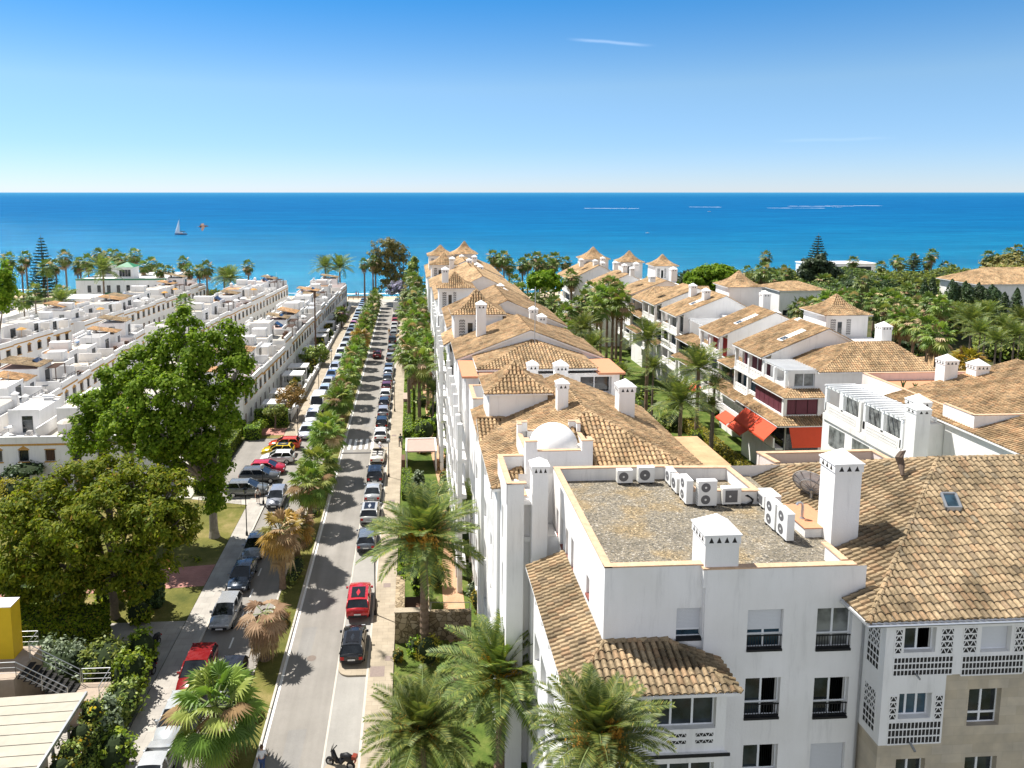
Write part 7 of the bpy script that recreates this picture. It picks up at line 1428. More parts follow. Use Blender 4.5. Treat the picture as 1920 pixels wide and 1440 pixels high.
GBL = [(-95,172,6,4),(-102,158,5,3.5),(-86,196,6,4),(-110,180,6,5),(-78,206,6,4),(-60,222,6,4),(-30,220,4,3),(-125,160,6,4),(-118,196,7,5),(-100,225,8,4)]
for i, (x, y, r, h) in enumerate(GBL): bush(f'{("leafy","dark")[i % 2]} garden bush around the left villas and mansion, {rank(GBL, (x, y, r, h), lambda q: q[0]/q[1])} from the left', x, y, r, h, (LF_MID, LF_MAG)[i % 2], .3, 9, group='villa garden bushes')

XB = random.Random(21)
for i in range(16):
    y = 45+i*3.1; x = XB.choice((.2, .9, 1.6)) if i % 3 else 5.0; r = XB.uniform(.6, 1.1)
    if 50 < y < 57 and x < 3: x = 4.9
    if 83 < y < 90 and x < 3: continue
    bush(f'mixed garden shrub between the right pavement and the white facades, {ORD[i]} from the near end', x, y, r, XB.uniform(.8, 2.2), XB.choice((LF_MID, LF_HEDGE, LF_GREY, LF_GOLD)), .1, 48, group='mixed shrubs of the avenue garden')
for i in range(14):
    y = 104+i*7.5; x = 5.-.01*(y-104)-XB.uniform(.5, 3.5); bush(f'far mixed shrub before the white facades, {ORD[i]} going toward the sea', x, y, XB.uniform(1., 1.9), XB.uniform(1.6, 4.), XB.choice((LF_MID, LF_HEDGE, LF_MAG)), .2, 16, group='mixed shrubs of the far avenue garden')
for i in range(12):
    y = 150+i*4.8; x = (-34.2, -57.5)[i % 2]+.06*(y-150)+XB.uniform(-.5, 1.); bush(f'{("garden bush in front of the second house row", "garden bush in front of the middle house row")[i % 2]}, {ORD[i//2]} from its near end', x, y, XB.uniform(1., 1.8), XB.uniform(1.6, 3.4), XB.choice((LF_MID, LF_HEDGE)), .24, 14, group='bushes between the house rows')

SCL = ((4.2,62.5,1.2,3.4),(4.6,67.,1.1,3.0),(4.0,71.5,1.3,3.8),(4.7,76.,1.0,3.2),(3.2,97.,1.5,3.2),(.6,78.5,.9,2.4),(1.2,70.5,1.1,2.2),(.3,64.,.9,1.8))
for i, (x, y, r, h) in enumerate(SCL): bush(f'tall leafy shrub screening the white facades, {rank(SCL, (x, y, r, h), lambda q: q[1])} from the near end', x, y, r, h, (LF_MID, LF_HEDGE, LF_GREY)[i % 3], .12, 44, group='screening shrubs')
for i, (u, v, Y) in enumerate(((868,800,84),(872,905,68),(848,762,98),(745,1000,61) if 0 else (812,735,100))): p = py(u, v, Y); palm('feather_palm', ('feather palm before the white arches of the avenue block', 'feather palm against the hip-roofed block facade', 'feather palm just left of the slender date palm', 'feather palm among the avenue garden fan palms')[i], 'palm tree', p.x, Y, p.z, PHM[i % 2], TRK[1], .62, None, 'feather palms of the avenue garden')

UNL = ((-27.5,56.5,1.8,2.2),(-24.6,57.2,1.3,1.8),(-30.5,57.,1.9,2.4),(-21.2,54.6,1.2,1.5),(-33.5,55.5,1.8,2.2))
for i, (x, y, r, h) in enumerate(UNL): bush(f'dark understorey bush beneath the magnolia, {rank(UNL, (x, y, r, h), lambda q: q[0])} from the left', x, y, r, h, (LF_MID, LF_MAG)[i % 2], .13, 50, group='bushes under the magnolia')
for i in range(14):
    y = 120+i*6.6; x = (-33.6, -56.2, -31.5)[i % 3]+.06*(y-150)+XB.uniform(-1, 1)
    if i % 3 == 1 and y < 150: x = -38.5
    bush(f'taller garden tree-bush rising between the white house rows, {ORD[i]} toward the sea', x, y, XB.uniform(1.3, 2.), XB.uniform(3.6, 5.8), (LF_MID, LF_PLANE, LF_HEDGE)[i % 3], .24, 15, name='garden_tree', cat='tree', group='trees between the house rows')
# ---------------------------------------------------------------- vehicles
def paint():
    m, t, b, out = nt('car_paint'); oi = N(t, 'ShaderNodeObjectInfo'); L(t, oi.outputs['Color'], b.inputs['Base Color']); b.inputs['Roughness'].default_value = .28; b.inputs['Coat Weight'].default_value = .6; b.inputs['Coat Roughness'].default_value = .05; b.inputs['Metallic'].default_value = .15
    tc = N(t, 'ShaderNodeTexCoord'); n = N(t, 'ShaderNodeTexNoise', i_Scale=3., i_Detail=4.); L(t, tc.outputs['Object'], n.inputs['Vector']); r = ramp(t, n.outputs[0], [(.35, (.22,.22,.22)), (.7, (.36,.36,.36))]); L(t, r.outputs[0], b.inputs['Roughness']); return m
PAINT = paint(); CGLASS = glassmat('car_glass', (.012,.014,.016), .03, .7); TYRE = M('tyre_rubber', (.018,.018,.018), .9, .1); RIM = M('alloy_rim', (.45,.46,.47), .3, .05, metal=.8); TAIL = M('tail_light_red', (.45,.015,.012), .2, .05); HEADL = M('headlight_glass', (.62,.64,.66), .12, .05, spec=.7); PLATE = M('number_plate', (.70,.70,.68), .5, .05); PLAST = M('black_trim', (.02,.02,.021), .6, .1); ROOFB = M('black_roof_panel', (.012,.012,.014), .12, .1)
# side profiles: y from rear (-) to front (+): body stations (y, half width, z low, z belt); cabin: rear base, roof rear, roof front, windscreen base
CARS = {'hatch': dict(L=4.1, W=.89, H=1.48, st=[(-2.05,.70,.42,.78),(-2.0,.80,.30,.98),(-1.7,.87,.24,1.0),(-.6,.89,.22,.97),(.75,.89,.22,.95),(1.35,.87,.23,.92),(1.85,.80,.27,.78),(2.03,.66,.36,.66)], cab=(-1.92,-1.55,.15,1.05), wr=.62),
        'suv': dict(L=4.5, W=.93, H=1.66, st=[(-2.25,.76,.46,.92),(-2.2,.86,.34,1.10),(-1.8,.92,.28,1.12),(-.6,.93,.27,1.09),(.8,.93,.27,1.07),(1.5,.91,.28,1.03),(2.05,.84,.32,.90),(2.24,.70,.42,.76)], cab=(-2.1,-1.75,.2,1.2), wr=.68),
        'sedan': dict(L=4.7, W=.90, H=1.43, st=[(-2.35,.70,.44,.82),(-2.28,.80,.32,.99),(-1.7,.88,.24,1.0),(-.6,.90,.22,.96),(.8,.90,.22,.93),(1.5,.88,.23,.90),(2.1,.81,.27,.77),(2.34,.66,.36,.64)], cab=(-1.75,-.95,.1,1.1), wr=.62),
        'van': dict(L=5.3, W=1.0, H=2.35, st=[(-2.65,.92,.46,1.2),(-2.6,.98,.36,1.32),(-2.,1.0,.3,1.33),(0,1.0,.3,1.33),(1.2,1.,.3,1.3),(1.7,.98,.3,1.22),(2.4,.9,.34,1.02),(2.64,.78,.45,.82)], cab=(-2.6,-2.55,1.15,1.85), wr=.9),
        'cabrio': dict(L=4.2, W=.88, H=1.3, st=[(-2.1,.70,.42,.78),(-2.02,.80,.30,.94),(-1.5,.87,.24,.96),(-.6,.88,.22,.9),(.7,.88,.22,.92),(1.35,.86,.23,.88),(1.9,.78,.28,.74),(2.08,.64,.36,.62)], cab=None, wr=.6)}
def car_meshes(k):
    c = CARS[k]; st = c['st']; out = {}; mb = MB(); NR = 11; vs = []; fs = []
    def ring(y, w, zl, zb): return [(w*.80,zl),(w*.97,zl+.10),(w,zl+(zb-zl)*.45),(w*.985,zl+(zb-zl)*.8),(w*.93,zb),(0,zb+.035),(-w*.93,zb),(-w*.985,zl+(zb-zl)*.8),(-w,zl+(zb-zl)*.45),(-w*.97,zl+.10),(-w*.80,zl)]
    for y, w, zl, zb in st: vs += [(x, y, z) for x, z in ring(y, w, zl, zb)]
    for i in range(len(st)-1):
        for j in range(NR-1): fs.append((i*NR+j, i*NR+j+1, (i+1)*NR+j+1, (i+1)*NR+j))
        fs.append((i*NR+NR-1, i*NR, (i+1)*NR, (i+1)*NR+NR-1))
    fs += [tuple(range(NR))[::-1], tuple((len(st)-1)*NR+j for j in range(NR))]; mb.add(vs, fs, 0)
    W = c['W']
    def belt(y):
        for a, b in zip(st, st[1:]):
            if a[0] <= y <= b[0]: q = (y-a[0])/(b[0]-a[0]); return a[3]+(b[3]-a[3])*q
        return st[0][3]
    if c['cab']:
        yb, yr, yf, yw = c['cab']; wu = W*c['wr']/.72*.86 if k != 'van' else .9; wl = W*.92; H_ = c['H']
        B = [(-wl,yb,belt(yb)),(wl,yb,belt(yb)),(wl,yw,belt(yw)),(-wl,yw,belt(yw))]; U = [(-wu,yr,H_-.06),(wu,yr,H_-.06),(wu,yf,H_-.05),(-wu,yf,H_-.05)]; e = .0
        # roof panel with a crown
        n = 4; rv = []; rf = []
        for i in range(n+1):
            for j in range(n+1):
                x = -1+2*i/n; y = yr+(yf-yr)*j/n; f = 1-x*x; g_ = 1-(2*j/n-1)**2; rv.append((x*wu, y, H_-.055+.045*f+.03*g_*f))
        for i in range(n):
            for j in range(n): rf.append((i*(n+1)+j, (i+1)*(n+1)+j, (i+1)*(n+1)+j+1, i*(n+1)+j+1))
        mb.add(rv, rf, 0); mb.add([(x*wu*1.005, y, H_-.10+(0 if 1 else 0)) for x, y in ((-1,yr),(1,yr),(1,yf),(-1,yf))]+[(x*wu, y, H_-.05) for x, y in ((-1,yr),(1,yr),(1,yf),(-1,yf))], [(0,1,5,4),(1,2,6,5),(2,3,7,6),(3,0,4,7)], 0)
        for a, b in zip(B, U): mb.bar(a, b, .09, .07)
        for s in (-1, 1):
            ym = (yb+yw)/2-.1; mb.bar((s*wl, ym, belt(ym)-.02), (s*wu, (yr+yf)/2-.05, H_-.06), .1, .05)
        gl = MB(); ins = .985
        gl.add([B[3], B[2], U[2], U[3]], [(0,1,2,3)]); out['windscreen'] = (gl, CGLASS)
        gl = MB(); gl.add([B[1], B[0], U[0], U[1]], [(0,1,2,3)]); out['rear_window'] = (gl, CGLASS if k != 'van' else PAINT)
        for s in (0, 1):
            gl = MB(); q = [B[0], B[3], U[3], U[0]] if s == 0 else [B[2], B[1], U[1], U[2]]; gl.add([tuple(x*ins for x in p[:1])+p[1:] for p in q], [(0,1,2,3)])
            out['side_window%d' % s] = (gl, CGLASS if k != 'van' else PAINT)
        if k == 'van':
            gl = MB()
            for s in (-1, 1): gl.add([(s*.955,.45,1.36),(s*.955,1.55,1.36),(s*.93,1.2,2.0),(s*.93,.45,2.05)], [(0,1,2,3) if s < 0 else (3,2,1,0)])
            out['cab_window'] = (gl, CGLASS)
        m = MB(); m.add([(-wu*.7,yr+.25,H_+.012),(wu*.7,yr+.25,H_+.012),(wu*.7,yf-.15,H_+.012),(-wu*.7,yf-.15,H_+.012)], [(0,1,2,3)]); out['sunroof'] = (m, ROOFB)
    else:
        gl = MB(); gl.add([(-.74,1.0,.92),(.74,1.0,.92),(.6,.45,1.3),(-.6,.45,1.3)], [(0,1,2,3)]); out['windscreen'] = (gl, CGLASS); m = MB(); m.box(-.66,.66,-1.35,.5,.93,.955); out['cabin'] = (m, PLAST); m = MB()
        for x in (-.36, .36):
            for y in (-.25, -1.05): m.box(x-.24, x+.24, y-.1, y+.06, .9, 1.18); m.box(x-.24, x+.24, y, y+.45, .9, 1.0)
        out['seat'] = (m, WARM)
    yl, yh = st[0][0], st[-1][0]; out['body'] = (mb, PAINT)
    m = MB(); m.box(-W*.78, W*.78, yl-.03, yl+.1, st[0][2]-.06, st[0][2]+.12); out['rear_bumper'] = (m, PLAST); m = MB(); m.box(-W*.62, W*.62, yh-.06, yh+.025, st[-1][2]+.02, st[-1][2]+.2); out['grille'] = (m, PLAST)
    for s in (-1, 1):
        m = MB(); m.box(s*W*.58, s*W*.86, yl-.012, yl+.16, st[0][3]-.16, st[0][3]+.05); out['tail_light%d' % s] = (m, TAIL); m = MB(); m.box(s*W*.5, s*W*.80, yh-.22, yh-.02, st[-1][3]-.08, st[-1][3]+.06); out['headlight%d' % s] = (m, HEADL)
        if c['cab']: yw = c['cab'][3]
        else: yw = .9
        m = MB(); m.box(s*W*.98, s*(W*.98+.17), yw-.42, yw-.3, belt(yw-.4)+.03, belt(yw-.4)+.17); out['wing_mirror%d' % s] = (m, PAINT)
    m = MB(); m.box(-.26, .26, yl-.045, yl-.02, st[0][2]+.16, st[0][2]+.27); out['number_plate0'] = (m, PLATE); m = MB(); m.box(-.26, .26, yh+.02, yh+.04, st[-1][2]+.03, st[-1][2]+.14); out['number_plate1'] = (m, PLATE)
    return out
def wheel_meshes():
    t = MB(); n = 18; prof = [(.20,-.1),(.29,-.11),(.325,-.08),(.33,0),(.325,.08),(.29,.11),(.20,.1)]; vs = []; fs = []
    for r, x in prof:
        for k in range(n): a = 2*math.pi*k/n; vs.append((x, r*math.cos(a), r*math.sin(a)))
    for i in range(len(prof)-1):
        for k in range(n): fs.append((i*n+k, i*n+(k+1) % n, (i+1)*n+(k+1) % n, (i+1)*n+k))
    t.add(vs, fs); r = MB(); r.add([(s, .21*math.cos(2*math.pi*k/n), .21*math.sin(2*math.pi*k/n)) for s in (-.085, .085) for k in range(n)], [tuple(range(n)), tuple(range(2*n-1, n-1, -1))])
    for k in range(5):
        a = 2*math.pi*k/5
        for s in (-.09, .09): r.bar((s, .04*math.cos(a), .04*math.sin(a)), (s, .2*math.cos(a), .2*math.sin(a)), .05, .02)
    return t.mesh('tyre', TYRE), r.mesh('rim', RIM)
WT, WR = wheel_meshes(); CM = {}
for k in CARS:
    CM[k] = {n: b.mesh(n.rstrip('01-'), m, smooth=(n == 'body')) for n, (b, m) in car_meshes(k).items()}
    me = CM[k]['body']
FARB = {}
def far_mesh(k):
    if k not in FARB:
        mb = MB(); mats = []
        for n, (b, m) in car_meshes(k).items():
            if n in ('sunroof', 'cabin') or 'mirror' in n: continue
            if m not in mats: mats.append(m)
            mb.add(b.v, b.f, mats.index(m))
        mats.append(TYRE); c = CARS[k]; wb = c['L']*.3
        for x in (-c['W']+.12, c['W']-.12):
            for y in (-wb, wb): mb.tube([(x-.12, y, .33), (x+.12, y, .33)], .33, 10, len(mats)-1)
        FARB[k] = mb.mesh('car_body', mats)
    return FARB[k]
def car(kind, label, x, y, rz, col, far=False, group=None, sunroof=False, name=None, cat=None):
    nm = name or {'van': 'parked_van', 'cabrio': 'parked_convertible'}.get(kind, 'parked_car')
    if far:
        o = link(nm, far_mesh(kind), None, (x, y, .012)); o.rotation_euler = (0, 0, rz); o.color = (*col, 1); return tag(o, label, cat or ('van' if kind == 'van' else 'car'), group)
    t = thing(nm, label, cat or ('van' if kind == 'van' else 'car'), (x, y, .012), rz, group); c = CARS[kind]
    for n, me in CM[kind].items():
        if n == 'sunroof' and not sunroof: continue
        o = link(n.rstrip('01-'), me, t); o.color = (*col, 1)
        if n.endswith('-1') and ('light' in n or 'mirror' in n): pass
    wb = c['L']*.3
    for sx in (-1, 1):
        for sy in (-1, 1):
            w = bpy.data.objects.new('wheel', None); COL.objects.link(w); w.parent = t; w.location = (sx*(c['W']-.11), sy*wb, .33); link('tyre', WT, w); link('rim', WR, w)
    return t
GC1 = 'cars parked on the right of the avenue'; GC2 = 'cars parked facing the camera left of the median'; GC3 = 'cars parked side by side in the court'
blk, gry, sil, wht, red, dred, blu, brn = (.012,.012,.013), (.10,.105,.11), (.36,.37,.38), (.72,.72,.70), (.45,.012,.018), (.13,.010,.012), (.035,.06,.11), (.075,.06,.05)
def rear(v, u=None): return pz(700, v).y
for v, kind, col, lab, sr in ((1252, 'hatch', blk, 'black hatchback with glass roof parked last at the kerb extension', True), (1167, 'suv', red, 'red crossover with black glass roof parked behind the black hatchback', True), (1040, 'hatch', (.12,.14,.165), 'blue-grey hatchback half hidden by the big date palm fronds', False), (990, 'suv', (.42,.42,.40), 'pale grey crossover behind the blue-grey hatchback', True), (948, 'sedan', sil, 'silver saloon with dark rear window in front of the black crossover', False), (913, 'suv', blk, 'black crossover with glass roof between the silver saloon and white convertible', True), (874, 'cabrio', (.66,.62,.54), 'cream-white open convertible parked next to the zebra crossing', False), (831, 'hatch', wht, 'white hatchback first beyond the zebra crossing', False), (808, 'hatch', blk, 'black saloon beyond the white hatchback, right side of the avenue', False), (786, 'hatch', (.30,.30,.32), 'silver-grey hatchback with red lights beyond the zebra crossing', False), (769, 'hatch', (.03,.03,.035), 'near-black hatchback between two pale cars on the right', False), (752, 'hatch', wht, 'white hatchback with dark rear window, second white one past the crossing', False), (737, 'hatch', dred, 'maroon hatchback on the right of the avenue', False), (723, 'sedan', gry, 'dark grey saloon beyond the maroon hatchback', False), (709, 'hatch', (.42,.47,.55), 'pale blue hatchback on the right of the avenue', False), (700, 'hatch', gry, 'grey hatchback next to the pale blue one', False)):
    car(kind, lab, -4.42, rear(v)+CARS[kind]['L']/2, R(random.uniform(-1.5, 1.5)), col, rear(v) > 135, GC1, sr)
FR_ = [(647,'suv',(.03,.03,.032),'dark off-roader'),(634,'hatch',sil,'silver hatchback'),(625,'hatch',wht,'white hatchback'),(617,'hatch',wht,'second white car'),(609,'hatch',(.5,.1,.14),'pinkish red car'),(662,'hatch',sil,'silver car'),(679,'hatch',sil,'pale silver car'),(602,'hatch',gry,'grey car'),(570,'hatch',wht,'white car next to the beach')]
for i, (v, k, col, l) in enumerate(FR_): car(k, f'{l} far along the right kerb of the avenue', -4.42, rear(v)+2, 0, col, True, GC1)
t = thing('box_truck', 'white box truck parked far along the right of the avenue', 'truck', (-4.3, rear(586)+3, .01)); m = MB(); m.box(-1.05, 1.05, -2.9, 1.1, .75, 2.9); m.build('cargo_box', M('truck_white', (.68,.68,.67), .6, .05), t, world=False); m = MB(); m.box(-.98, .98, 1.15, 2.9, .5, 1.5); m.add([(-.98,1.15,1.5),(.98,1.15,1.5),(.98,2.8,1.5),(-.98,2.8,1.5),(-.9,1.15,2.3),(.9,1.15,2.3),(.9,2.1,2.3),(-.9,2.1,2.3)], [(4,5,6,7),(0,1,5,4),(1,2,6,5),(2,3,7,6),(3,0,4,7)]); m.build('cab', wht_ := M('truck_cab', (.66,.66,.66), .4, .05), t, world=False)
for sx in (-1, 1):
    for yy in (-1.9, 2.0): w = bpy.data.objects.new('wheel', None); COL.objects.link(w); w.parent = t; w.location = (sx*.9, yy, .36); link('tyre', WT, w); link('rim', WR, w)
q = pz(712, 674); car('hatch', 'maroon-and-black car driving away along the avenue lane', -7.1, q.y+2.05, 0, (.16,.02,.02), False, None, True, 'driving_car')
# near cars facing the camera on the left lane
NL = [(1190,'hatch',(.30,.305,.31),'silver hatchback facing the camera in dappled shade, bonnet toward us'),(1118,'sedan',(.035,.05,.075),'dark blue saloon facing the camera behind the silver hatchback'),(1060,'sedan',(.17,.185,.20),'steel-grey saloon facing the camera under the lamp post'),(960,'hatch',(.23,.24,.27),'grey car half hidden behind the yellowing median palm'),]
for v, k, col, l in NL: Y = pz(430, v).y; car(k, l, -14.62, Y+CARS[k]['L']/2, math.pi+R(random.uniform(-1.5,1.5)), col, False, GC2)
for Y, k, col, l in ((45.9,'suv',(.20,.008,.010),'dark red car under the branches left of the nearest fan palm'),(41.4,'hatch',(.40,.42,.43),'silver car glimpsed through the nearest fan palm leaves'),(36.9,'sedan',(.42,.43,.44),'silver saloon cut off by the bottom edge of the picture')): car(k, l, -14.75, Y+1.4, math.pi, col, False, GC2)
car('hatch', 'dark car half hidden behind the nearest fan palm', -12.3, 46.2, math.pi, (.02,.025,.04), False, GC2)
ROWL = [(826,'hatch',(.62,.64,.72)),(800,'suv',(.66,.66,.66)),(776,'van',(.74,.74,.73)),(746,'hatch',(.42,.50,.62)),(731,'hatch',(.50,.50,.48)),(716,'sedan',(.10,.17,.32)),(701,'hatch',(.55,.58,.66)),(686,'hatch',sil),(674,'suv',wht),(661,'hatch',wht),(650,'sedan',(.36,.38,.40)),(640,'hatch',sil),(631,'sedan',(.2,.25,.33)),(624,'hatch',(.45,.47,.5)),(617,'hatch',(.6,.2,.3)),(611,'hatch',wht),(605,'hatch',sil),(599,'hatch',(.3,.33,.36)),(594,'suv',wht),(589,'hatch',wht),(584,'hatch',sil),(580,'hatch',(.25,.3,.35)),(576,'hatch',(.3,.36,.4)),(572,'hatch',(.2,.25,.28))]
CN = lambda c: 'white' if min(c) > .6 else 'pink-red' if c[0] > 2*c[1] else 'blue' if c[2] > 1.3*c[0] else 'silver' if c[0] > .33 else 'grey'
for i, (v, k, col) in enumerate(ROWL):
    Y = pz(620, v).y; car(k, f'{CN(col)} {"van" if k == "van" else "car"} facing the camera left of the median, {ORD[i]} past the parking court', -14.5, Y+CARS[k]['L']/2, math.pi, col, Y > 125, GC2)
for v, k, col, l, rz in ((934,'suv',(.16,.17,.175),'grey estate car nearest in the parking court',-90),(908,'suv',(.10,.105,.11),'dark grey car second in the parking court',-90),(892,'hatch',(.45,.012,.04),'crimson hatchback third in the parking court',-90),(872,'hatch',(.72,.72,.71),'white hatchback between the crimson and yellow cars',90),(858,'hatch',(.62,.42,.0),'yellow hatchback with black roof in the parking court',90),(845,'hatch',(.50,.045,.012),'orange-red hatchback farthest in the parking court',90)):
    p = pz(450+(934-v)*.95, v); t = car(k, l, p.x+.6 if v > 860 else p.x-.2, p.y+.9, R(rz), col, False, GC3, l.startswith('yellow'))
# motorcycles
def scooter(label, x, y, rz, col, topbox=None):
    t = thing('motor_scooter', label, 'scooter', (x, y, .01), rz); b = MB(); b.tube([(0,-.75,.62),(0,-.35,.72),(0,0,.45),(0,.25,.38),(0,.45,.62),(0,.52,.95)], [.14,.2,.2,.16,.17,.12], 10); b.tube([(0,.5,.5),(0,.72,.32)], .09, 8); b.build('body', M('scooter_'+str(int(col[0]*99)), col, .3, .1), t, world=False, smooth=True)
    s = MB(); s.tube([(0,-.72,.80),(0,-.35,.86),(0,.02,.78)], [.12,.17,.11], 10); s.build('saddle', BLACK, t, world=False, smooth=True); h = MB(); h.tube([(-.34,.42,1.06),(0,.52,1.02),(.34,.42,1.06)], .03, 6); h.build('handlebar', BLACK, t, world=False); h = MB(); h.add([(-.2,.6,.95),(.2,.6,.95),(.16,.5,1.35),(-.16,.5,1.35)], [(0,1,2,3)]); h.build('windshield', CGLASS, t, world=False)
    for yy in (-.6, .72):
        w = bpy.data.objects.new('wheel', None); COL.objects.link(w); w.parent = t; w.location = (0, yy, .27); w.scale = (.6, .8, .8); link('tyre', WT, w); link('rim', WR, w)
    l = MB(); l.box(-.1, .1, -.92, -.86, .58, .68); l.build('tail_light', TAIL, t, world=False)
    if topbox: k = MB(); k.box(-.16, .16, -.98, -.72, .80, 1.0); k.build('top_box', topbox, t, world=False)
    return t
p = pz(640, 1440); scooter('black touring scooter with orange rear panel parked on the lower pavement corner', p.x, p.y, R(70), (.015,.015,.017), M('scooter_orange', (.20,.03,.012), .4, .05))
p = pz(288, 1218); scooter('dark motor scooter parked in shade at the edge of the left pavement', p.x, p.y, R(165), (.02,.02,.022)); p = pz(278, 1275); scooter('second dark scooter parked nearer the camera on the left pavement', p.x, p.y, R(165), (.03,.03,.033), BLACK)
# ---------------------------------------------------------------- street furniture
def lamp(label, x, y, h, globe=True, z=.13):
    t = thing('street_lamp', label, 'street lamp', (x, y, z), 0, 'street lamps'); m = MB(); m.lathe([(.12,0),(.12,.25),(.07,.4),(.05,.5),(.045,h)], n=8); m.build('pole', BLACK, t, world=False); g = MB()
    if globe: g.lathe([(.01,h-.02),(.13,h+.03),(.21,h+.18),(.22,h+.28),(.16,h+.44),(.01,h+.5)], n=12); g.build('globe', M('lamp_globe', (.45,.45,.45), .25, .05), t, world=False, smooth=True)
    else:
        g.lathe([(.05,h),(.16,h+.12),(.2,h+.5),(.22,h+.52)], n=6); g.build('lantern', GLASSL, t, world=False); g = MB(); g.lathe([(.26,h+.52),(.2,h+.62),(.06,h+.74),(.01,h+.86)], n=6); g.build('cap', BLACK, t, world=False)
    return t
for l, u, v, h, gl in (('globe street lamp beside the red crossover on the right pavement', 704, 1155, 4.3, True), ('globe street lamp beside the cream convertible', 729, 896, 4.1, True), ('lantern street lamp in front of the grey estate car', 463, 1006, 4.1, False)): p = pz(u, v); lamp(l, p.x, p.y, h, gl)
for l, u, v, h in (('street lamp at the pavement beyond the zebra crossing', 740, 773, 4.2), ('street lamp by the garden hedge left of the white van', 559, 825, 4.2), ('street lamp beside the low porch in the front gardens row', 598, 740, 4.), ('street lamp on the left pavement near the driving car', 622, 702, 4.), ('thin lamp post behind the crimson car in the court', 494, 947, 3.9)): p = pz(u, v); lamp(l, p.x, p.y, h)
p = pz(592, 655); t = thing('wooden_pole', 'very tall brown wooden pole rising from the front gardens', 'pole', (py(592,650,138).x, 138, 0)); m = MB(); m.tube([(0,0,0), (0,0,py(590,545,138).z)], [.17,.12], 8); m.build('pole', M('brown_pole', (.13,.075,.05), .8, .2), t, world=False); m = MB(); z_ = py(590,545,138).z; m.lathe([(.2,z_-1.4),(.24,z_-1.2),(.24,z_-.4),(.2,z_-.2)], n=8); m.build('bracket', BROWN, t, world=False)
def rail(label, pts, h=1., n=2, post=1.3, mat=STEEL, bars=False, name='railing'):
    t = thing(name, label, 'railing', pts[0], 0); B = Vector(pts[0]); m = MB()
    for a, b in zip(pts, pts[1:]):
        a = Vector(a)-B; b = Vector(b)-B; L_ = (b-a).length; k = max(1, int(L_/post))
        for i in range(k+1): q = a.lerp(b, i/k); m.tube([q, q+Vector((0,0,h))], .025, 6)
        for j in range(n+1): e = Vector((0,0,h*(j+1)/(n+1))); m.tube([a+e, b+e], .028 if j == n else .016, 6)
        if bars:
            for i in range(int(L_/.13)): q = a.lerp(b, i*.13/L_); m.tube([q+Vector((0,0,.08)), q+Vector((0,0,h))], .01, 4)
    m.build('bars', mat, t, world=False); return t
q0, q1 = pz(400, 950), pz(452, 950); rail('black bar fence in front of the grey estate car', [(q0.x-1.5, q0.y, .02), (q1.x, q1.y, .02)], 1., 1, 1.6, BLACK, True, 'bar_fence')
rail('white garden railing behind the dark clipped hedge', [(-22.5,104,.02), (-17.9,104,.02)], 1.6, 1, 1.2, PVC, True, 'garden_railing')
# lower left terrace: corrugated roof, stairs, yellow block
CORR = M('cream_sheet_metal', (.37,.335,.265), .6, .14, 1.2, st=(1,1,1))
a, b, c = py(158, 1296, 41.), py(70, 1440, 35.2), None; zr = 4.2
P00 = pz(160, 1297, zr); P01 = pz(62, 1450, zr); t = thing('canopy', 'cream corrugated metal canopy with dark seams at the bottom left corner', 'canopy', (P00.x, P00.y, 0)); m = MB(); dk = MB(); dirv = (P01-P00)
for k in range(22):
    A_ = P00+dirv*(k*.8/dirv.length); B2 = P00+dirv*((k+.93)*.8/dirv.length); w_ = Vector((-9, .25, -.5)); m.add([A_, B2, B2+w_, A_+w_]+[p_-Vector((0,0,.06)) for p_ in (A_, B2, B2+w_, A_+w_)], [(0,1,2,3),(7,6,5,4),(0,4,5,1),(1,5,6,2),(3,2,6,7),(0,3,7,4)])
    C2 = P00+dirv*((k+1)*.8/dirv.length); dz = Vector((0,0,-.03)); dk.add([B2+dz, C2+dz, C2+w_+dz, B2+w_+dz], [(0,1,2,3)])
m.build('roof_sheet', CORR, t); dk.build('seam', DARK, t); m = MB(); e_ = P00+dirv*(22*.8/dirv.length); m.bar(P00+Vector((.06,0,-.08)), e_+Vector((.06,0,-.08)), .12, .22); m.build('gutter', METAL, t); m = MB()
for k in range(4): q = P00+dirv*(k*.3); m.bar((q.x-.2, q.y, 0), (q.x-.2, q.y, zr-.07), .12)
m.build('post', METAL, t); m = MB(); m.box(P01.x-6, P00.x-1.6, 30, 39.2, 0, 3.4); m.build('wall', BEIGE, t)
zt = 3.4; pA = pz(0, 1245, zt); pB = pz(50, 1250, zt)
t = thing('yellow_block', 'tall yellow painted block with pale top at the left edge', 'wall block', (pA.x, pA.y, 0)); q = pz(12, 1238, 3.2); m = MB(); m.box(q.x-2.5, q.x+.6, q.y-.2, q.y+.9, 0, 6.9); m.build('block', M('yellow_paint', (.62,.42,.015), .6, .06, 2), t); m = MB(); m.box(q.x-2.52, q.x+.62, q.y-.22, q.y+.92, 6.901, 6.95); m.build('top', WARM, t)
LAND = M('terrace_landing', (.36,.285,.22), .85, .12, 2)
d0, d1, s0, s1 = pz(60, 1225, 3.4), pz(0, 1300, 3.2), pz(140, 1275, 1.3), pz(190, 1260, 1.2)
t = thing('staircase', 'dark outdoor staircase between two landings beside the canopy', 'stairs', (d0.x, d0.y, 0)); m = MB(); m.box(d0.x-5, d0.x+.2, d0.y-2.6, d0.y+.8, 0, 3.4); m.build('upper_landing', LAND, t); m = MB(); m.box(d0.x+3.2, d0.x+5.2, d0.y-2.4, d0.y-.4, 0, 1.5); m.build('lower_landing', LAND, t); m = MB()
for k in range(9): m.box(d0.x+.2+k*.33, d0.x+.2+(k+1)*.33+.03, d0.y-2.2, d0.y-.6, 3.2-k*.2-.05, 3.2-k*.2)
m.build('step', DARK, t); x, y = d0.x, d0.y
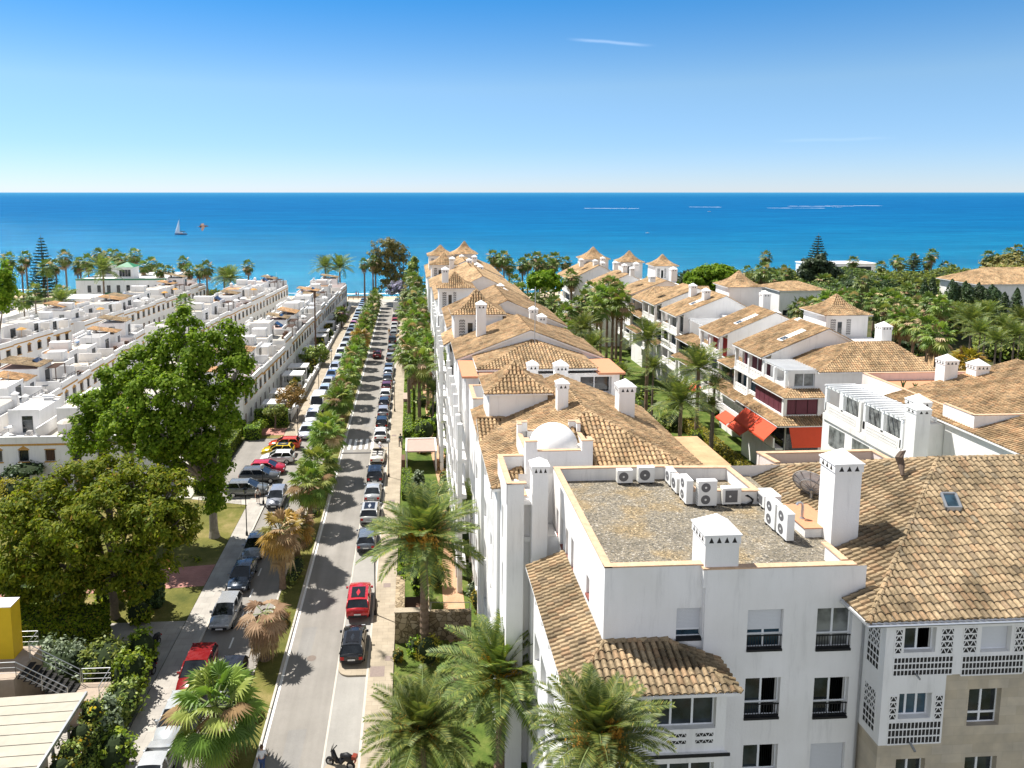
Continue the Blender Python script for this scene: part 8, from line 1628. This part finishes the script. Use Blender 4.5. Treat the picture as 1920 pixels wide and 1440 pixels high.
rail('metal handrail on the upper landing by the yellow block', [(x-4.5,y+.7,3.4),(x+.1,y+.7,3.4),(x+.1,y-.5,3.4)], 1.1); rail('metal handrail down the far side of the staircase', [(x+.2,y-.55,3.3),(x+3.2,y-.55,1.5)], 1.05); rail('metal handrail down the near side of the staircase', [(x-2,y-2.5,3.4),(x+.2,y-2.3,3.3),(x+3.2,y-2.3,1.5)], 1.05); rail('metal handrail around the lower stair landing', [(x+3.3,y-.5,1.5),(x+5.1,y-.5,1.5),(x+5.1,y-2.3,1.5)], 1.05)
rail('slanting metal rail along the left pavement below the creeper', [(-18.2,44.5,.2),(-18.9,38,.2)], 1.2, 3)
# ---------------------------------------------------------------- people
def skin_mesh(name, V_, E_, Rr, mat, root=0):
    me = bpy.data.meshes.new(name); me.from_pydata(V_, E_, []); o = bpy.data.objects.new(name, me); COL.objects.link(o); sk = o.modifiers.new('s', 'SKIN')
    for i, r in enumerate(Rr): me.skin_vertices[0].data[i].radius = r if isinstance(r, tuple) else (r, r)
    for v in me.skin_vertices[0].data: v.use_root = False
    me.skin_vertices[0].data[root].use_root = True; ss = o.modifiers.new('u', 'SUBSURF'); ss.levels = 1; ss.render_levels = 1
    bpy.context.view_layer.update(); dg = bpy.context.evaluated_depsgraph_get(); m2 = bpy.data.meshes.new_from_object(o.evaluated_get(dg)); m2.name = name; bpy.data.objects.remove(o); m2.materials.clear(); m2.materials.append(mat); m2.polygons.foreach_set('use_smooth', [True]*len(m2.polygons)); return m2
SKIN_ = M('skin', (.48,.29,.20), .6, .06, 6)
def person(label, x, y, z, rz, shirt, legs, shorts=False, hair=(.03,.02,.015), stride=.25, arm=.2, skirt=False):
    t = thing('person', label, 'person', (x, y, z), rz); s = stride; a = arm
    J = dict(pel=(0,0,.95), sp=(0,.01,1.18), ch=(0,.01,1.36), nk=(0,.02,1.50), hd=(0,.05,1.60), tp=(0,.05,1.70), hl=(-.10,0,.90), kl=(-.11,s*.75,.50), al=(-.11,s*.7-.05,.09), fl=(-.12,s*.7+.13,.04), hr=(.10,0,.90), kr=(.11,-s*.4,.50), ar=(.11,-s*1.25,.12), fr=(.12,-s*1.25+.17,.05), sl=(-.19,0,1.40), el=(-.25,-a*.6,1.13), wl=(-.24,-a*.6+.12,.90), hal=(-.24,-a*.5+.16,.82), sr=(.19,0,1.40), er=(.25,a*.6,1.13), wr=(.24,a*.9+.14,.92), har=(.24,a+.2,.85))
    E1 = [('pel','sp'),('sp','ch'),('ch','nk'),('nk','hd'),('hd','tp'),('pel','hl'),('hl','kl'),('kl','al'),('al','fl'),('pel','hr'),('hr','kr'),('kr','ar'),('ar','fr'),('ch','sl'),('sl','el'),('el','wl'),('wl','hal'),('ch','sr'),('sr','er'),('er','wr'),('wr','har')]
    rad = dict(pel=.13, sp=.115, ch=.14, nk=.055, hd=.095, tp=.08, hl=.085, kl=.055, al=.04, fl=.035, hr=.085, kr=.055, ar=.04, fr=.035, sl=.06, el=.042, wl=.03, hal=.028, sr=.06, er=.042, wr=.03, har=.028)
    for side, w, sg in (('l', 'hal', -1), ('r', 'har', 1)):
        P = Vector(J[w])
        for k in range(5):
            n = f'f{side}{k}'; J[n] = tuple(P+Vector((sg*(.01 if k else -.03), -.025+.017*k+(.03 if k == 0 else 0), -.07-.012*(2-abs(k-2)) if k else -.04))); rad[n] = .008; E1.append((w, n))
    K = list(J); link('body', skin_mesh('body', [J[k] for k in K], [(K.index(p), K.index(q)) for p, q in E1], [rad[k] for k in K], SKIN_), t)
    def part(nm, ks, es, rr, mat): link(nm, skin_mesh(nm, [J[k] for k in ks], [(ks.index(p), ks.index(q)) for p, q in es], rr, mat), t)
    part('shirt', ['pel','sp','ch','sl','el','sr','er','nk'], [('pel','sp'),('sp','ch'),('ch','sl'),('sl','el'),('ch','sr'),('sr','er'),('ch','nk')], [.15,.135,.16,.078,.056,.078,.056,.065], shirt)
    ks = ['pel','hl','kl','hr','kr']+([] if shorts else ['al','ar']); es = [('pel','hl'),('hl','kl'),('pel','hr'),('hr','kr')]+([] if shorts else [('kl','al'),('kr','ar')]); part('trousers', ks, es, [.148,.1,.072,.1,.072]+([] if shorts else [.055,.055]), legs)
    h = MB(); h.lathe([(.01,.16),(.07,.145),(.105,.09),(.115,.03),(.105,-.03),(.07,-.06)], (0,.02,1.64), 10); h.build('hair', M('hair_%d' % int(hair[0]*999), hair, .7, .2), t, world=False, smooth=True)
    f = MB(); f.add([(-.012,.15,1.64),(.012,.15,1.64),(0,.185,1.615),(0,.145,1.67)], [(0,1,2),(0,2,3),(2,1,3)]); f.box(-.045,-.02,.135,.15,1.65,1.665); f.box(.02,.045,.135,.15,1.65,1.665); f.box(-.03,.03,.138,.15,1.575,1.585); f.build('face', SKIN_, t, world=False)
    for k in ('fl', 'fr'):
        b = MB(); q = J[k]; b.tube([(q[0], q[1]-.2, q[2]+.0), (q[0], q[1]-.05, q[2]+.01), (q[0], q[1]+.06, q[2]-.005)], [.045,.05,.03], 8); b.build('shoe', BLACK if not shorts else PVC, t, world=False, smooth=True)
    return t
C = lambda n, c: M(n, c, .85, .1, 6)
p = pz(492, 1452); person('pedestrian in a white shirt and blue jeans walking away at the bottom edge', p.x, p.y, .02, 0, C('white_shirt', (.62,.62,.62)), C('blue_jeans', (.04,.07,.16)), hair=(.10,.05,.025))

p = pz(484, 946); person('man in a white top and dark shorts standing by the court railing', p.x, p.y, .14, R(190), C('cream_top', (.60,.57,.52)), C('dark_shorts', (.03,.03,.035)), True, stride=.05)
p = pz(713, 850); person('pedestrian in pale clothes stepping off the zebra crossing beside the convertible', p.x, p.y, .02, R(-60), C('pale_top', (.58,.58,.60)), C('lilac_trousers', (.42,.42,.50)))
p = pz(751, 840); person('person in dark green clothes on the right pavement by the hedge', p.x, p.y, .14, R(20), C('green_shirt', (.05,.09,.08)), C('grey_trousers', (.12,.12,.12)))
p = pz(730, 630); person('person in an orange-yellow outfit at the road edge beyond the driving car', p.x, p.y, .02, R(170), C('orange_top', (.52,.26,.03)), C('tan_trousers', (.42,.24,.06)))
for i, (u, v) in enumerate(((668,556),(672,555),(684,556),(695,556))): p = pz(u, v, -.1); person(('bather in red at the left of the little beach group', 'bather in dark clothes in the middle of the beach group', 'bather standing apart on the sand by the skinny palm', 'bather nearest the skinny palms on the sand')[i], p.x, p.y, -.25, i*1.3, C('bather%d' % i, ((.45,.08,.05),(.03,.03,.05),(.2,.25,.4),(.45,.3,.2))[i]), C('swim%d' % i, (.05,.06,.12)), True, stride=.05)
p = pz(672, 559); t = thing('beach_fence', 'low brown wooden fence where the avenue meets the sand', 'fence', (p.x-1, p.y-2, 0)); m = MB(); m.box(-2, 8.5, -.06, .06, .3, .55); m.box(-2, 8.5, -.06, .06, .7, .95)
for k in range(8): m.box(-2+k*1.5, -1.86+k*1.5, -.1, .1, -.3, 1.05)
m.build('boards', BROWN, t, world=False)
# ---------------------------------------------------------------- on and above the water
def boat(name, label, u, v, L_, rz, sail=False):
    p = pz(u, v, -.5); t = thing(name, label, 'sailboat' if sail else 'motorboat', (p.x, p.y, -.5), rz); m = MB(); st = [(-.5,.13,.0),(-.3,.155,.0),(0,.16,0),(.25,.12,.0),(.42,.05,.01),(.5,.004,.02)]; vs = []; fs = []
    for x, w, z in st: vs += [(x*L_, -w*L_, (z+.11)*L_), (x*L_, -w*L_*.6, -.02*L_), (x*L_, w*L_*.6, -.02*L_), (x*L_, w*L_, (z+.11)*L_)]
    for i in range(5):
        for j in range(3): fs.append((i*4+j, i*4+j+1, (i+1)*4+j+1, (i+1)*4+j))
        fs.append((i*4+3, i*4, (i+1)*4, (i+1)*4+3))
    fs.append((0,1,2,3)); m.add(vs, fs); m.build('hull', M('hull_'+name, (.55,.56,.6) if not sail else (.16,.18,.26), .4, .1), t, world=False); m = MB(); m.box(-.15*L_, .15*L_, -.08*L_, .08*L_, .11*L_, .17*L_); m.build('cabin', WARM, t, world=False)
    if sail:
        h = L_*1.35; m = MB(); m.tube([(.06*L_,0,.1*L_),(.06*L_,0,h)], [.012*L_,.006*L_], 6); m.tube([(.06*L_,0,.22*L_),(-.38*L_,0,.22*L_)], .012*L_, 6); m.build('mast', METAL, t, world=False); m = MB(); m.add([(.48*L_,0,.13*L_),(.08*L_,.03*L_,.15*L_),(.1*L_,0,h*.95),(.29*L_,.06*L_,.5*L_)], [(0,3,2),(3,1,2),(0,1,3)]); m.build('foresail', M('sail_white', (.8,.8,.8), .8, .03), t, world=False); m = MB(); m.tube([(.04*L_,0,.25*L_),(-.36*L_,0,.25*L_)], .03*L_, 6); m.build('furled_mainsail', DARK, t, world=False)
    return t
p = pz(339, 440, -.5); boat('sailboat', 'sailing boat with a white foresail anchored on the left of the sea', 339, 440, 22*p.y/1378, math.pi, True)
for u, v, L_, l in ((1214, 437, 7, 'little motorboat off the middle of the right row'), (1330, 397, 6, 'distant motorboat beneath the white wake lines')): p = pz(u, v, -.5); boat('motorboat', l, u, v, L_*p.y/1378, 0)
for i, (u0, u1, v) in enumerate(((1096,1198,390.5),(1292,1352,388),(1438,1545,390),(1480,1560,386.5),(1548,1600,386),(1600,1650,385.5),(1640,1720,387) if 0 else (1560,1578,388))):
    a, b = pz(u0, v, -.47), pz(u1, v+.3, -.47); m = MB(); n = 14; vs = []
    for k in range(n+1): q = a.lerp(b, k/n); w_ = a.y*.0022*random.uniform(.25, 1.)*a.y*.0014; vs += [(q.x, q.y-w_, -.46), (q.x, q.y+w_, -.46)]
    m.add(vs, [(2*k, 2*k+2, 2*k+3, 2*k+1) for k in range(n)]); tag(m.build('wake_foam', FOAM), f'white wake streak far out on the sea, {ORD[i]} from the left', 'wake', kind='stuff')
c = py(380, 425, 60); t = thing('flying_bird', 'brown gull gliding with spread wings above the sea', 'bird', c, R(20)); m = MB(); m.tube([(-.34,0,0),(-.15,0,.02),(.1,0,.03),(.3,0,.05),(.38,0,.04),(.46,0,.02)], [.015,.07,.085,.05,.04,.006], 8); m.add([(-.32,-.05,.0),(-.32,.05,.0),(-.5,.09,.0),(-.5,-.09,.0)], [(0,1,2,3)])
for sg in (-1, 1): m.add([(.14,sg*.04,.06),(-.1,sg*.04,.04),(.12,sg*.36,.16*sg+.1),(-.1,sg*.34,.14*sg+.08),(-.08,sg*.75,-.14 if sg > 0 else -.32),(-.2,sg*.62,-.06 if sg > 0 else -.22)], [(0,1,3,2),(2,3,5,4)])
m.build('body', M('gull_brown', (.15,.085,.06), .8, .25, 8), t, world=False, smooth=True)
